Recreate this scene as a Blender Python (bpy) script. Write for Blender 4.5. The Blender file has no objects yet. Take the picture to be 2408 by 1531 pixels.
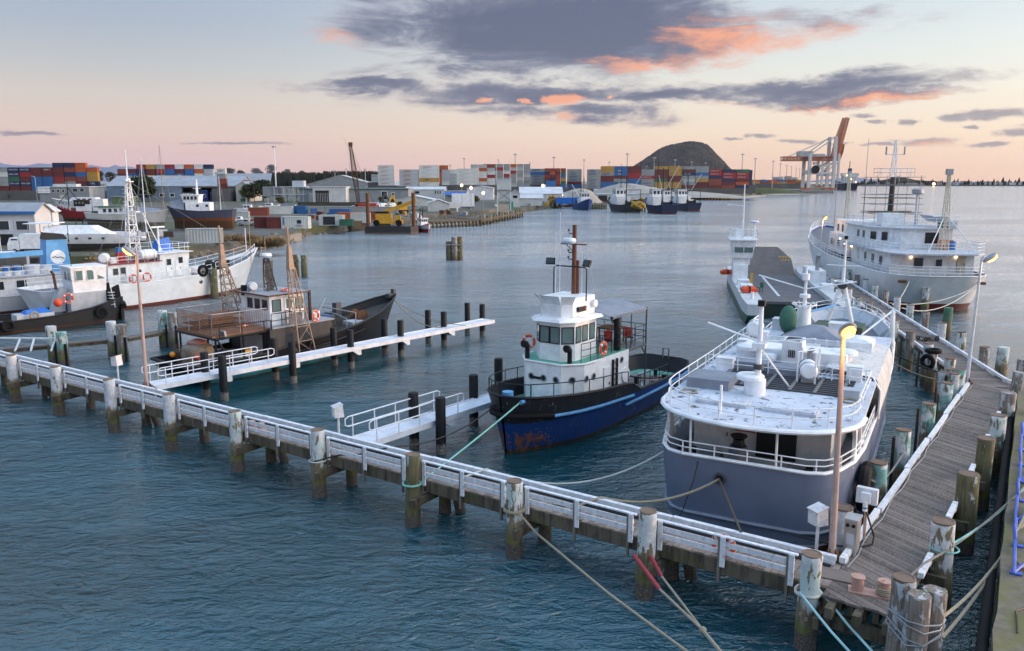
import bpy, math, random
from mathutils import Vector, Matrix
random.seed(7)
R = math.radians
S = bpy.context.scene
COL = S.collection

# ---------------------------------------------------------------- camera
IMW, IMH, FPX, HZN, CAMH = 2407.0, 1531.0, 1900.0, 425.0, 13.0
PITCH = math.atan((IMH/2-HZN)/FPX)
cam = bpy.data.cameras.new('camera')
cam.sensor_width = 36.0
cam.lens = 36.0*FPX/IMW
cam.clip_start = 0.5
cam.clip_end = 30000
camo = bpy.data.objects.new('camera', cam)
camo.location = (0, 0, CAMH)
camo.rotation_euler = (math.pi/2-PITCH, 0, 0)
COL.objects.link(camo)
S.camera = camo
S.render.resolution_x, S.render.resolution_y = 1024, 651
S.view_settings.view_transform = 'Standard'
S.view_settings.look = 'None'
S.view_settings.exposure = 1.16
S.view_settings.gamma = 1.0
S.cycles.use_denoising = True
S.cycles.max_bounces = 6
S.cycles.diffuse_bounces = 3
S.cycles.glossy_bounces = 3
S.cycles.transmission_bounces = 4
S.cycles.volume_bounces = 0
S.cycles.sample_clamp_indirect = 6
S.cycles.caustics_reflective = False
S.cycles.caustics_refractive = False

# survey: bearings measured from the viewpoint -> points on the ground / water
_c, _s = math.cos(PITCH), math.sin(PITCH)
def ray(u, v):
    x = (u-IMW/2)/FPX; y = -(v-IMH/2)/FPX
    return (x, _c+y*_s, -_s+y*_c)
def P(u, v, z=0.0):
    r = ray(u, v); t = (z-CAMH)/r[2]
    return Vector((r[0]*t, r[1]*t, z))
def ZY(u, v, y):
    r = ray(u, v); t = y/r[1]
    return Vector((r[0]*t, y, CAMH+r[2]*t))
def azel(u, v):
    r = ray(u, v)
    return math.atan2(r[0], r[1]), math.atan2(r[2], math.hypot(r[0], r[1]))

# ---------------------------------------------------------------- node helper
class NT:
    def __init__(s, tree): s.t = tree; s.n = tree.nodes; s.l = tree.links
    def node(s, typ, **kw):
        n = s.n.new(typ)
        for k, v in kw.items(): setattr(n, k, v)
        return n
    def put(s, sock, val):
        if isinstance(val, bpy.types.NodeSocket): s.l.new(val, sock)
        elif val is not None: sock.default_value = val
    def m(s, op, a, b=None, c=None, clamp=False):
        n = s.node('ShaderNodeMath', operation=op, use_clamp=clamp)
        s.put(n.inputs[0], a)
        if b is not None: s.put(n.inputs[1], b)
        if c is not None: s.put(n.inputs[2], c)
        return n.outputs[0]
    def vm(s, op, a, b=None, scale=None):
        n = s.node('ShaderNodeVectorMath', operation=op)
        s.put(n.inputs[0], a)
        if b is not None: s.put(n.inputs[1], b)
        if scale is not None: s.put(n.inputs[3], scale)
        return n.outputs['Value'] if op in ('LENGTH', 'DOT_PRODUCT', 'DISTANCE') else n.outputs[0]
    def mix(s, f, a, b, mode='MIX'):
        n = s.node('ShaderNodeMix', data_type='RGBA', blend_type=mode)
        s.put(n.inputs[0], f); s.put(n.inputs[6], col4(a)); s.put(n.inputs[7], col4(b))
        return n.outputs[2]
    def ss(s, x, a, b, lo=0.0, hi=1.0):
        n = s.node('ShaderNodeMapRange', interpolation_type='SMOOTHSTEP')
        s.put(n.inputs[0], x); s.put(n.inputs[1], a); s.put(n.inputs[2], b); s.put(n.inputs[3], lo); s.put(n.inputs[4], hi)
        return n.outputs[0]
    def noise(s, vec, scale, detail=4, rough=.55, dist=0.0, out=0):
        n = s.node('ShaderNodeTexNoise')
        if vec is not None: s.l.new(vec, n.inputs['Vector'])
        n.inputs['Scale'].default_value = scale; n.inputs['Detail'].default_value = detail
        n.inputs['Roughness'].default_value = rough; n.inputs['Distortion'].default_value = dist
        return n.outputs[out]
    def mapping(s, vec, loc=(0,0,0), rot=(0,0,0), sc=(1,1,1), typ='POINT'):
        n = s.node('ShaderNodeMapping', vector_type=typ)
        s.l.new(vec, n.inputs[0])
        n.inputs[1].default_value = loc; n.inputs[2].default_value = rot; n.inputs[3].default_value = sc
        return n.outputs[0]
    def sep(s, vec):
        n = s.node('ShaderNodeSeparateXYZ'); s.l.new(vec, n.inputs[0]); return n.outputs
    def comb(s, x, y, z=0.0):
        n = s.node('ShaderNodeCombineXYZ'); s.put(n.inputs[0], x); s.put(n.inputs[1], y); s.put(n.inputs[2], z); return n.outputs[0]
    def ramp(s, f, stops):
        n = s.node('ShaderNodeValToRGB'); r = n.color_ramp
        while len(r.elements) < len(stops): r.elements.new(0.5)
        for e, (p, c) in zip(r.elements, stops): e.position = p; e.color = col4(c)
        s.put(n.inputs[0], f); return n.outputs[0]
def col4(c):
    if isinstance(c, (bpy.types.NodeSocket, float)): return c
    return (c[0], c[1], c[2], 1.0)
def lin(r, g, b):
    f = lambda v: v/12.92 if v <= .04045 else ((v+.055)/1.055)**2.4
    return (f(r/255), f(g/255), f(b/255))

# ---------------------------------------------------------------- sky
SUN_AZ, SUN_EL = R(84), R(2.6)
w = bpy.data.worlds.new('World'); S.world = w; w.use_nodes = True
T = NT(w.node_tree); w.node_tree.nodes.clear()
tc = T.node('ShaderNodeTexCoord')
dirv = tc.outputs['Generated']
dx, dy, dz = T.sep(dirv)
az = T.m('ARCTAN2', dx, dy)
hor = T.m('SQRT', T.m('ADD', T.m('MULTIPLY', dx, dx), T.m('MULTIPLY', dy, dy)))
el = T.m('ARCTAN2', dz, hor)
# sky gradient: cool side (left), sunset side (right); overhead brightened to light the scene
elp = T.m('MULTIPLY', T.m('ADD', el, 0.02), 1.0/1.6)
def ev(deg): return (R(deg)+.02)/1.6
def lk(r, g, b_, k): return tuple(x*k for x in lin(r, g, b_))
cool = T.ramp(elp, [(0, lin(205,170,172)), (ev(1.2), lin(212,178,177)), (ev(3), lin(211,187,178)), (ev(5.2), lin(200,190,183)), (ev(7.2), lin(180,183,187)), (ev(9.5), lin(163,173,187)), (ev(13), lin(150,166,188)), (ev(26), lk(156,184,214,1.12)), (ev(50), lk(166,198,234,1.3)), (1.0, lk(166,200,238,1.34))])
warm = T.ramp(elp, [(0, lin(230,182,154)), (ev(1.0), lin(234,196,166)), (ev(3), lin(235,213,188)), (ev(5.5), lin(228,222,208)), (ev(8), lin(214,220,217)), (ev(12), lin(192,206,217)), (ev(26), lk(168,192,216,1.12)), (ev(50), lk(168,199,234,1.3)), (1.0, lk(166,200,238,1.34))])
azd = T.m('COSINE', T.m('SUBTRACT', az, R(55)))
wf = T.ss(azd, .12, 0.97)
skyc = T.mix(wf, cool, warm)
# added glow, centred off-frame past the sun, strengthened to light right-facing sides
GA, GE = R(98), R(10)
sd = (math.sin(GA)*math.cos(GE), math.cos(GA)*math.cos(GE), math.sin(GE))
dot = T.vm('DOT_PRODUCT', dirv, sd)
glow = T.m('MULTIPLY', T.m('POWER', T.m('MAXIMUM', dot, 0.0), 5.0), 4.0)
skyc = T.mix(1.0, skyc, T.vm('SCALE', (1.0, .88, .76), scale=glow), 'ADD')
# clouds: ellipses in azimuth / elevation, their outline torn by noise
def n2d(vec, sc, detail, rough, off=0.0, dist=0.0, out=0, tilt=0.0):
    n = T.node('ShaderNodeTexNoise', noise_dimensions='2D')
    T.l.new(T.mapping(vec, loc=(off, off*.37, 0), rot=(0,0,R(tilt)), sc=(sc[0], sc[1], 1)), n.inputs['Vector'])
    n.inputs['Scale'].default_value = 1.0; n.inputs['Detail'].default_value = detail; n.inputs['Roughness'].default_value = rough; n.inputs['Distortion'].default_value = dist
    return n.outputs[out]
ae = T.comb(az, el)
na = n2d(ae, (6, 17), 6, .66); nb = n2d(ae, (7, 21), 6, .66, 5.3)
nv = T.vm('SUBTRACT', T.comb(na, nb), (.5, .5, 0))
warp = T.vm('MULTIPLY_ADD', nv, (.20, .055, 0)); T.l.new(ae, warp.node.inputs[2])
nc = n2d(ae, (48, 75), 4, .62, 9.1)
ncv = T.vm('SUBTRACT', T.comb(nc, nb), (.5, .5, 0))
warp2 = T.vm('MULTIPLY_ADD', ncv, (.045, .022, 0)); T.l.new(ae, warp2.node.inputs[2])
def blob(vec, u, v, ru, rv, dens=1.0):
    a0, e0 = azel(u, v); ia, ie = FPX/(ru*.93), FPX/(rv*.95)
    mp = T.vm('MULTIPLY_ADD', vec, (ia, ie, 0)); mp.node.inputs[2].default_value = (-a0*ia, -e0*ie, 0)
    n = T.vm('LENGTH', mp)
    return T.m('MULTIPLY_ADD', n, -dens, dens)
def union(lst):
    o = lst[0]
    for b in lst[1:]: o = T.m('MAXIMUM', o, b)
    return o
big = union([blob(warp, *a) for a in [
    (1330, 60, 480, 135, 1.7), (1580, 100, 280, 70, 1.3), (930, 60, 260, 80, .75), (1230, -80, 900, 110),
    (1230, 222, 500, 46), (870, 203, 260, 30, .9), (1560, 226, 520, 34), (1960, 200, 360, 40), (2040, 232, 280, 20),
    (1330, 268, 330, 32, .9), (1150, 160, 450, 30, .7), (1900, 45, 340, 38, .55), (640, -560, 330, 210, .75), (2120, -330, 260, 170, .75)]])
small = union([blob(warp2, *a) for a in [
    (2240, 277, 44, 13), (2135, 287, 30, 9), (2026, 272, 40, 10), (1785, 321, 46, 10), (1885, 333, 66, 9),
    (2175, 336, 90, 13), (2330, 268, 110, 12), (2390, 313, 60, 13), (2330, 342, 60, 7), (2062, 288, 20, 7), (2290, 299, 26, 7), (2075, 341, 44, 7), (1985, 336, 44, 6), (1722, 327, 30, 6),
    (555, 339, 170, 5), (65, 316, 100, 7), (2550, 290, 140, 15), (2850, 330, 200, 14), (-200, 300, 170, 8)]])
n3 = n2d(ae, (8, 38), 7, .68, 3.3, .5, tilt=-3)
n3c = T.m('SUBTRACT', n3, .5)
thick = T.m('MULTIPLY_ADD', n3c, 1.25, big)
acov = T.ss(thick, -.08, 0.74)
sthick = T.m('MULTIPLY_ADD', n3c, .35, small)
scov = T.ss(sthick, 0.05, 0.6, 0.0, .75)
cov = T.m('MAXIMUM', acov, scov)
cthick = T.m('MAXIMUM', thick, T.m('MULTIPLY', sthick, .8))
ccol = T.ramp(T.m('MULTIPLY', cthick, 1.0, clamp=True), [(0, lin(206,190,184)), (.2, lin(158,150,160)), (.5, lin(112,116,138)), (1.0, lin(86,94,120))])
lit = union([blob(warp, *a) for a in [(640, -560, 330, 210, 1.2), (2120, -330, 260, 170, 1.2), (1745, 112, 240, 66, 1.2), (1880, 70, 280, 44, .7), (1560, 152, 280, 24, .8), (1950, 245, 380, 16, .9), (1250, 302, 380, 14, .6), (700, 100, 130, 26, .7)]])
lit2 = union([blob(warp2, *a) for a in [(1325, 236, 60, 19, 1.3), (1432, 226, 22, 10), (1320, 275, 60, 18, .8), (1138, 236, 26, 7, .9), (1235, 238, 14, 7, .9), (2180, 340, 80, 12, .7)]])
lf = T.m('MAXIMUM', T.ss(T.m('MULTIPLY_ADD', n3c, 2.2, lit), 0.0, .95, 0, .9), T.ss(T.m('MULTIPLY_ADD', n3c, 1.1, lit2), 0.0, .7, 0, .9))
ccol = T.mix(lf, ccol, lin(238,162,126))
skyc = T.mix(T.m('MAXIMUM', T.m('MULTIPLY', cov, .94), T.m('MULTIPLY', T.ss(T.m('MULTIPLY_ADD', n3c, 1.1, lit2), .05, .6), .75)), skyc, ccol)
# a share of physical twilight sky
nish = T.node('ShaderNodeTexSky', sky_type='NISHITA', sun_disc=False)
nish.sun_elevation = SUN_EL; nish.sun_rotation = SUN_AZ
nadd = T.mix(1.0, skyc, T.mix(0.004, (0,0,0), nish.outputs[0]), 'ADD')
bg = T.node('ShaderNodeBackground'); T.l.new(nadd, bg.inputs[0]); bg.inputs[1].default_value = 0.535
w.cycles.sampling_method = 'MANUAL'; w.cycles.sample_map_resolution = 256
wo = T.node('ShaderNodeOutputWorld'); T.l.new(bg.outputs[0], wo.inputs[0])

# ---------------------------------------------------------------- sun, just above the horizon to the right
sl = bpy.data.lights.new('sun', 'SUN'); sl.energy = 0.9; sl.angle = R(1.5); sl.color = (1.0, .56, .30)
so = bpy.data.objects.new('sun', sl); COL.objects.link(so)
so.rotation_euler = Vector((-math.sin(SUN_AZ)*math.cos(SUN_EL), -math.cos(SUN_AZ)*math.cos(SUN_EL), -math.sin(SUN_EL))).to_track_quat('-Z', 'Y').to_euler()

# ---------------------------------------------------------------- mesh builder
class MB:
    def __init__(s): s.v = []; s.f = []
    def quad(s, *ps):
        b = len(s.v); s.v += [tuple(p) for p in ps]; s.f.append(tuple(range(b, b+len(ps)))); return s
    def box(s, c, d, rz=0.0, M=None):
        x, y, z = d[0]/2, d[1]/2, d[2]/2; b = len(s.v); cs, sn = math.cos(rz), math.sin(rz)
        for px, py, pz in ((-x,-y,-z),(x,-y,-z),(x,y,-z),(-x,y,-z),(-x,-y,z),(x,-y,z),(x,y,z),(-x,y,z)):
            if M is not None: q = M @ Vector((px,py,pz)); s.v.append((q.x+c[0], q.y+c[1], q.z+c[2]))
            else: s.v.append((c[0]+px*cs-py*sn, c[1]+px*sn+py*cs, c[2]+pz))
        for f in ((0,3,2,1),(4,5,6,7),(0,1,5,4),(1,2,6,5),(2,3,7,6),(3,0,4,7)): s.f.append(tuple(b+i for i in f))
        return s
    def bar(s, a, b, wd, h, up=(0,0,1)):
        a, b = Vector(a), Vector(b); d = b-a; L = d.length; d.normalize()
        u = Vector(up); sd = d.cross(u)
        if sd.length < 1e-4: sd = d.cross(Vector((1,0,0)))
        sd.normalize(); u = sd.cross(d)
        return s.box((a+b)/2, (L, wd, h), M=Matrix((d, sd, u)).transposed())
    def tube(s, pts, r, n=6, cap=True, r2=None):
        pts = [Vector(p) for p in pts]; m = len(pts)
        rs = r if isinstance(r, (list, tuple)) else ([r]*m if r2 is None else [r+(r2-r)*i/(m-1) for i in range(m)])
        b = len(s.v); prev = None
        for i, p in enumerate(pts):
            d = (pts[min(i+1, m-1)]-pts[max(i-1, 0)])
            if d.length < 1e-9: d = Vector((0,0,1))
            d.normalize()
            if prev is None:
                a = d.cross(Vector((0,0,1)))
                if a.length < .05: a = d.cross(Vector((1,0,0)))
            else: a = prev-d*prev.dot(d)
            a.normalize(); prev = a; c = d.cross(a)
            for k in range(n):
                t = 2*math.pi*k/n; q = p+(a*math.cos(t)+c*math.sin(t))*rs[i]; s.v.append((q.x, q.y, q.z))
        for i in range(m-1):
            for k in range(n):
                k2 = (k+1) % n; s.f.append((b+i*n+k, b+i*n+k2, b+(i+1)*n+k2, b+(i+1)*n+k))
        if cap: s.f.append(tuple(b+k for k in range(n))[::-1]); s.f.append(tuple(b+(m-1)*n+k for k in range(n)))
        return s
    def cyl(s, c, r, h, n=12, r2=None): return s.tube([(c[0],c[1],c[2]), (c[0],c[1],c[2]+h)], r, n, True, r2)
    def lathe(s, prof, n=16, c=(0,0,0), ax=None):
        b = len(s.v); m = len(prof)
        for r, z in prof:
            for k in range(n):
                t = 2*math.pi*k/n; q = Vector((r*math.cos(t), r*math.sin(t), z))
                if ax is not None: q = ax @ q
                s.v.append((q.x+c[0], q.y+c[1], q.z+c[2]))
        for i in range(m-1):
            for k in range(n):
                k2 = (k+1) % n; s.f.append((b+i*n+k, b+i*n+k2, b+(i+1)*n+k2, b+(i+1)*n+k))
        s.f.append(tuple(b+k for k in range(n))[::-1]); s.f.append(tuple(b+(m-1)*n+k for k in range(n)))
        return s
    def torus(s, c, Rr, r, ax=None, n=20, k=8, a0=0.0, a1=2*math.pi):
        b = len(s.v); full = abs(a1-a0-2*math.pi) < 1e-6; m = n if full else n+1
        for i in range(m):
            t = a0+(a1-a0)*i/n
            for j in range(k):
                p = 2*math.pi*j/k; q = Vector(((Rr+r*math.cos(p))*math.cos(t), (Rr+r*math.cos(p))*math.sin(t), r*math.sin(p)))
                if ax is not None: q = ax @ q
                s.v.append((q.x+c[0], q.y+c[1], q.z+c[2]))
        for i in range(n):
            i2 = (i+1) % m
            for j in range(k):
                j2 = (j+1) % k; s.f.append((b+i*k+j, b+i2*k+j, b+i2*k+j2, b+i*k+j2))
        return s
    def prism(s, poly, z0, z1, M=None):
        b = len(s.v); n = len(poly)
        for z in (z0, z1):
            for p in poly:
                q = Vector((p[0], p[1], z))
                if M is not None: q = M @ q
                s.v.append((q.x, q.y, q.z))
        s.f.append(tuple(b+i for i in range(n))[::-1]); s.f.append(tuple(b+n+i for i in range(n)))
        for i in range(n):
            j = (i+1) % n; s.f.append((b+i, b+j, b+n+j, b+n+i))
        return s
    def xz(s, poly, y0, y1):        # poly in x,z ; extruded along y
        return s.prism(poly, y0, y1, Matrix(((1,0,0,0),(0,0,1,0),(0,1,0,0),(0,0,0,1))))
    def yz(s, poly, x0, x1):
        return s.prism(poly, x0, x1, Matrix(((0,0,1,0),(1,0,0,0),(0,1,0,0),(0,0,0,1))))
    def loft(s, rings, closed=True, cap=True):
        b = len(s.v); n = len(rings[0])
        for r in rings: s.v += [tuple(p) for p in r]
        for i in range(len(rings)-1):
            for k in range(n if closed else n-1):
                k2 = (k+1) % n; s.f.append((b+i*n+k, b+i*n+k2, b+(i+1)*n+k2, b+(i+1)*n+k))
        if cap and closed:
            s.f.append(tuple(b+k for k in range(n))[::-1]); e = b+(len(rings)-1)*n; s.f.append(tuple(e+k for k in range(n)))
        return s
    def sphere(s, c, r, n=10, m=6, sc=(1,1,1)):
        prof = []
        for i in range(m+1):
            t = math.pi*i/m-math.pi/2; prof.append((max(r*math.cos(t), r*.02), r*math.sin(t)))
        b = len(s.v); s.lathe(prof, n)
        for i in range(b, len(s.v)):
            q = s.v[i]; s.v[i] = (q[0]*sc[0]+c[0], q[1]*sc[1]+c[1], q[2]*sc[2]+c[2])
        return s
    def mesh(s, name, mat, smooth=False):
        me = bpy.data.meshes.new(name); me.from_pydata(s.v, [], s.f)
        if mat is not None: me.materials.append(mat)
        if smooth is True: me.polygons.foreach_set('use_smooth', [True]*len(me.polygons))
        me.update(); 
        if smooth == 'auto':
            me.polygons.foreach_set('use_smooth', [True]*len(me.polygons))
            me.set_sharp_from_angle(angle=R(38))
        return me
    def build(s, name, mat, parent=None, smooth='auto', loc=None, rz=None):
        return put(name, s.mesh(name, mat, smooth), parent, loc, rz)
def put(name, me, parent=None, loc=None, rz=None):
    o = bpy.data.objects.new(name, me); COL.objects.link(o)
    if parent is not None: o.parent = parent
    if loc is not None: o.location = loc
    if rz is not None: o.rotation_euler = (0, 0, rz)
    return o
def tag(o, label, cat, group=None):
    o['label'] = label; o['category'] = cat
    if group: o['group'] = group
    return o
def thing(name, label, cat, loc=(0,0,0), rz=0.0, group=None):
    o = bpy.data.objects.new(name, None); COL.objects.link(o); o.empty_display_size = .2
    o.location = loc; o.rotation_euler = (0, 0, rz)
    return tag(o, label, cat, group)
def kind(o, k): o['kind'] = k; return o
def copy_tree(o, parent=None):
    c = o.copy(); COL.objects.link(c)
    if parent is not None: c.parent = parent
    for ch in list(o.children): copy_tree(ch, c)
    return c
def sag(a, b, s_, n=10):
    a, b = Vector(a), Vector(b); out = []
    for i in range(n+1):
        t = i/n; p = a.lerp(b, t); p.z -= s_*4*t*(1-t); out.append(p)
    return out
def AX(axis):
    if axis == 'x': return Matrix.Rotation(math.pi/2, 3, 'Y')
    if axis == 'y': return Matrix.Rotation(-math.pi/2, 3, 'X')
    return Matrix.Identity(3)

# ---------------------------------------------------------------- materials
MATS = {}
def newmat(name):
    m = bpy.data.materials.new(name); m.use_nodes = True; MATS[name] = m
    t = NT(m.node_tree); b = m.node_tree.nodes['Principled BSDF']
    return m, t, b
def paint(name, c, rough=.5, dirt=.25, rust=0.0, metal=0.0, scale=1.5, streak=True, dirtc=(.09,.075,.06), rustc=(.16,.055,.02), spec=.4, bump=.0):
    """painted / plain surface with soft dirt, vertical streaks and optional rust patches"""
    m, t, b = newmat(name)
    tcn = t.node('ShaderNodeTexCoord'); ob = tcn.outputs['Object']
    n = t.noise(ob, scale, 5, .6)
    c0 = tuple(x*.86 for x in c); c1 = tuple(min(1, x*1.10) for x in c)
    colr = t.mix(t.ss(n, .3, .7), c0, c1)
    if dirt > 0:
        st = t.noise(t.mapping(ob, sc=(2.6, 2.6, .22) if streak else (1,1,1)), scale*1.5, 6, .62)
        d = t.ss(st, .62-.26*dirt, .86, 0, min(.85, dirt*1.6))
        colr = t.mix(d, colr, dirtc)
    if rust > 0:
        rn = t.noise(ob, scale*1.7, 8, .68, .3)
        rs = t.noise(t.mapping(ob, sc=(3, 3, .3)), scale*1.1, 6, .6)
        rr = t.m('MAXIMUM', rn, rs)
        f = t.ss(rr, .715-.24*rust, .755-.22*rust, 0, .92)
        colr = t.mix(f, colr, t.mix(t.noise(ob, scale*9, 4), rustc, tuple(x*2.2 for x in rustc)))
        t.put(b.inputs['Roughness'], t.mix(f, (rough,)*3, (.85,)*3))
    else: b.inputs['Roughness'].default_value = rough
    t.put(b.inputs['Base Color'], colr)
    b.inputs['Metallic'].default_value = metal
    b.inputs['Specular IOR Level'].default_value = spec
    if bump > 0:
        bn = t.node('ShaderNodeBump'); bn.inputs['Strength'].default_value = bump; bn.inputs['Distance'].default_value = .02
        t.l.new(t.noise(ob, scale*4, 5), bn.inputs['Height']); t.l.new(bn.outputs[0], b.inputs['Normal'])
    return m
def emit(name, c, st):
    m, t, b = newmat(name)
    b.inputs['Base Color'].default_value = col4(c); b.inputs['Emission Color'].default_value = col4(c); b.inputs['Emission Strength'].default_value = st
    return m
# ---------------------------------------------------------------- shared materials
WHITE = paint('white_paint', (.82,.83,.85), .45, .14)
WHITE_R = paint('white_paint_rusty', (.74,.76,.78), .5, .30, .12)
WHITE_W = paint('white_paint_worn', (.66,.67,.70), .6, .45, .0, scale=3, dirtc=(.16,.13,.10))
GREYW = paint('pale_grey_paint', (.50,.53,.58), .5, .3)
BLACK = paint('black_paint', (.012,.0125,.015), .45, .25, .0, dirtc=(.07,.065,.06), spec=.25)
BLACKR = paint('black_rubber', (.010,.010,.011), .8, .25, dirtc=(.05,.05,.05), spec=.2)
RUST = paint('rusty_steel', (.15,.065,.032), .85, .4, .5)
DARKST = paint('dark_steel', (.06,.062,.068), .55, .3, .12)
GALV = paint('galvanised_steel', (.34,.35,.37), .5, .3, .10, metal=.4)
ORANGE = paint('orange_red_plastic', (.75,.085,.03), .45, .1)
RED = paint('red_paint', (.42,.03,.03), .5, .25)
BLUE = paint('blue_plastic', (.03,.16,.42), .45, .15)
LBLUE = paint('light_blue_paint', (.12,.36,.66), .45, .2)
YELL = paint('yellow_paint', (.62,.33,.03), .5, .3, .06)
GREEN = paint('green_paint', (.02,.12,.07), .5, .3)
DECKGREEN = paint('green_deck_paint', (.12,.36,.28), .7, .5, .06, streak=False, scale=.9, dirtc=(.07,.10,.09))
GREYDECK = paint('grey_deck', (.17,.175,.19), .75, .5, .05, streak=False)
TARP = paint('grey_tarpaulin', (.24,.26,.31), .6, .3, bump=.3)
BTARP = paint('blue_tarpaulin', (.02,.15,.55), .5, .15, bump=.4)
WOODD = paint('dark_wet_timber', (.055,.045,.034), .85, .5, dirtc=(.09,.10,.03), scale=2.5, bump=.4)
CONC = paint('concrete', (.27,.25,.22), .9, .5, streak=False, bump=.3)
ROPE = paint('hemp_rope', (.34,.29,.21), .9, .3, scale=9)
ROPEG = paint('green_rope', (.25,.56,.48), .8, .15)
ROPEA = paint('aqua_rope', (.42,.68,.70), .8, .15)
ROPEW = paint('white_rope', (.60,.58,.53), .85, .2)
CABLE = paint('black_cable', (.012,.012,.013), .5, .1)
def glassmat(name, c=(.02,.028,.035), rough=.04):
    m, t, b = newmat(name); b.inputs['Base Color'].default_value = col4(c); b.inputs['Roughness'].default_value = rough
    b.inputs['IOR'].default_value = 1.5; b.inputs['Specular IOR Level'].default_value = .6
    return m
GLASS = glassmat('window_glass')
GLASSL = glassmat('window_glass_painted_reflection', (.13,.20,.20))  # paler teal base paints reflections and interior light; gloss as in the plain glass
def seeglass():
    m, t, b = newmat('clear_glass'); b.inputs['Base Color'].default_value = (.8,.86,.85,1); b.inputs['Roughness'].default_value = .02
    b.inputs['Transmission Weight'].default_value = 1.0; b.inputs['IOR'].default_value = 1.05; b.inputs['Specular IOR Level'].default_value = 1.0
    return m
LAMPGLOW = emit('lamp_glow', (1.0,.36,.07), 2.6)
WLAMP = emit('work_lamp_glow', (1.0,.60,.28), 5.0)

# weathered deck planks: every plank its own tone
m, t, b = newmat('weathered_plank')
oi = t.node('ShaderNodeObjectInfo'); tcn = t.node('ShaderNodeTexCoord'); geo = t.node('ShaderNodeNewGeometry')
ob = t.vm('ADD', tcn.outputs['Object'], t.comb(t.m('MULTIPLY', oi.outputs['Random'], 50.0), t.m('MULTIPLY', oi.outputs['Random'], 31.0)))
gr = t.noise(t.mapping(ob, sc=(1.2, 26, 8)), 1.0, 6, .65)
bl = t.noise(geo.outputs['Position'], .55, 4, .6)
base = t.mix(oi.outputs['Random'], (.075,.058,.05), (.20,.165,.145))
base = t.mix(t.ss(gr, .35, .8), base, (.25,.205,.18))
base = t.mix(t.ss(bl, .48, .72, 0, .7), base, (.085,.07,.06))
t.put(b.inputs['Base Color'], base); b.inputs['Roughness'].default_value = .8
bn = t.node('ShaderNodeBump'); bn.inputs['Strength'].default_value = .35; bn.inputs['Distance'].default_value = .01
t.l.new(gr, bn.inputs['Height']); t.l.new(bn.outputs[0], b.inputs['Normal'])
PLANK = m

# mossy timber beams
m, t, b = newmat('mossy_beam')
tcn = t.node('ShaderNodeTexCoord'); geo = t.node('ShaderNodeNewGeometry'); pos = geo.outputs['Position']
st = t.noise(t.mapping(pos, sc=(3, 3, .5)), 1.3, 6, .65)
c = t.mix(t.ss(st, .3, .62), (.035,.028,.02), (.15,.118,.085))
c = t.mix(t.ss(t.noise(pos, 1.9, 6, .65), .5, .66, 0, .75), c, (.085,.088,.022))
t.put(b.inputs['Base Color'], c); b.inputs['Roughness'].default_value = .9
bn = t.node('ShaderNodeBump'); bn.inputs['Strength'].default_value = .5; bn.inputs['Distance'].default_value = .02
t.l.new(st, bn.inputs['Height']); t.l.new(bn.outputs[0], b.inputs['Normal'])
MOSS = m

def pilemat(name, paintc, amount, woodc=(.19,.155,.095), z0=1.4, tint=None):
    """tidal pile: barnacles, weed line, bare wood, then peeling paint above the deck"""
    m, t, b = newmat(name)
    geo = t.node('ShaderNodeNewGeometry'); pos = geo.outputs['Position']; z = t.sep(pos)[2]
    oi = t.node('ShaderNodeObjectInfo')
    jit = t.m('MULTIPLY', t.m('SUBTRACT', t.noise(t.mapping(pos, sc=(4,4,1)), 1.2, 5, .6), .5), 1.1)
    zz = t.m('ADD', z, jit)
    grain = t.noise(t.mapping(pos, sc=(14, 14, .8)), 1.0, 6, .65)
    c = t.mix(t.ss(grain, .3, .7), tuple(x*.62 for x in woodc), tuple(x*1.45 for x in woodc))
    c = t.mix(t.ss(t.noise(pos, 2.3, 6, .65), .52, .70, 0, .8), c, (.075,.085,.02))
    peel = t.noise(t.vm('ADD', t.mapping(pos, sc=(2.2, 2.2, .75)), t.comb(t.m('MULTIPLY', oi.outputs['Random'], 40), 0.0)), 2.0, 8, .62, .2)
    pf = t.m('MULTIPLY', t.ss(peel, .62-.3*amount, .655-.3*amount), t.ss(zz, z0-.1, z0+.12))
    pc = t.mix(t.ss(t.noise(pos, 5, 5), .4, .7), tuple(x*.75 for x in paintc), paintc)
    if tint: pc = t.mix(t.ss(t.noise(pos, 1.6, 4), .47, .6), pc, tint)
    c = t.mix(pf, c, pc)
    c = t.mix(t.m('MULTIPLY', t.ss(zz, .95, .75), .75), c, (.125,.14,.03))
    c = t.mix(t.m('MULTIPLY', t.ss(zz, .62, .5), .95), c, t.mix(t.ss(t.noise(pos, 30, 3), .45, .65), (.055,.043,.037), (.21,.175,.15)))
    t.put(b.inputs['Base Color'], c); b.inputs['Roughness'].default_value = .85
    bn = t.node('ShaderNodeBump'); bn.inputs['Strength'].default_value = .6; bn.inputs['Distance'].default_value = .015
    t.l.new(t.m('ADD', grain, t.m('MULTIPLY', pf, .6)), bn.inputs['Height']); t.l.new(bn.outputs[0], b.inputs['Normal'])
    return m
PILEW = pilemat('pile_white_peeling', (.70,.71,.72), .6, tint=(.52,.63,.60))
PILEV = pilemat('pile_very_white', (.70,.71,.74), .92)
PILEM = pilemat('pile_mossy', (.50,.56,.55), .12, (.13,.115,.06))
PILET = pilemat('pile_turquoise_peeling', (.22,.46,.42), .66, tint=(.62,.66,.66))
PILEO = pilemat('pile_old_wood', (.55,.56,.58), .28, (.22,.18,.155))
m, t, b = newmat('black_sleeve_pile')
geo = t.node('ShaderNodeNewGeometry'); pos = geo.outputs['Position']; z = t.sep(pos)[2]
zz = t.m('ADD', z, t.m('MULTIPLY', t.noise(pos, 5, 5, .6), .35))
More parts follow.
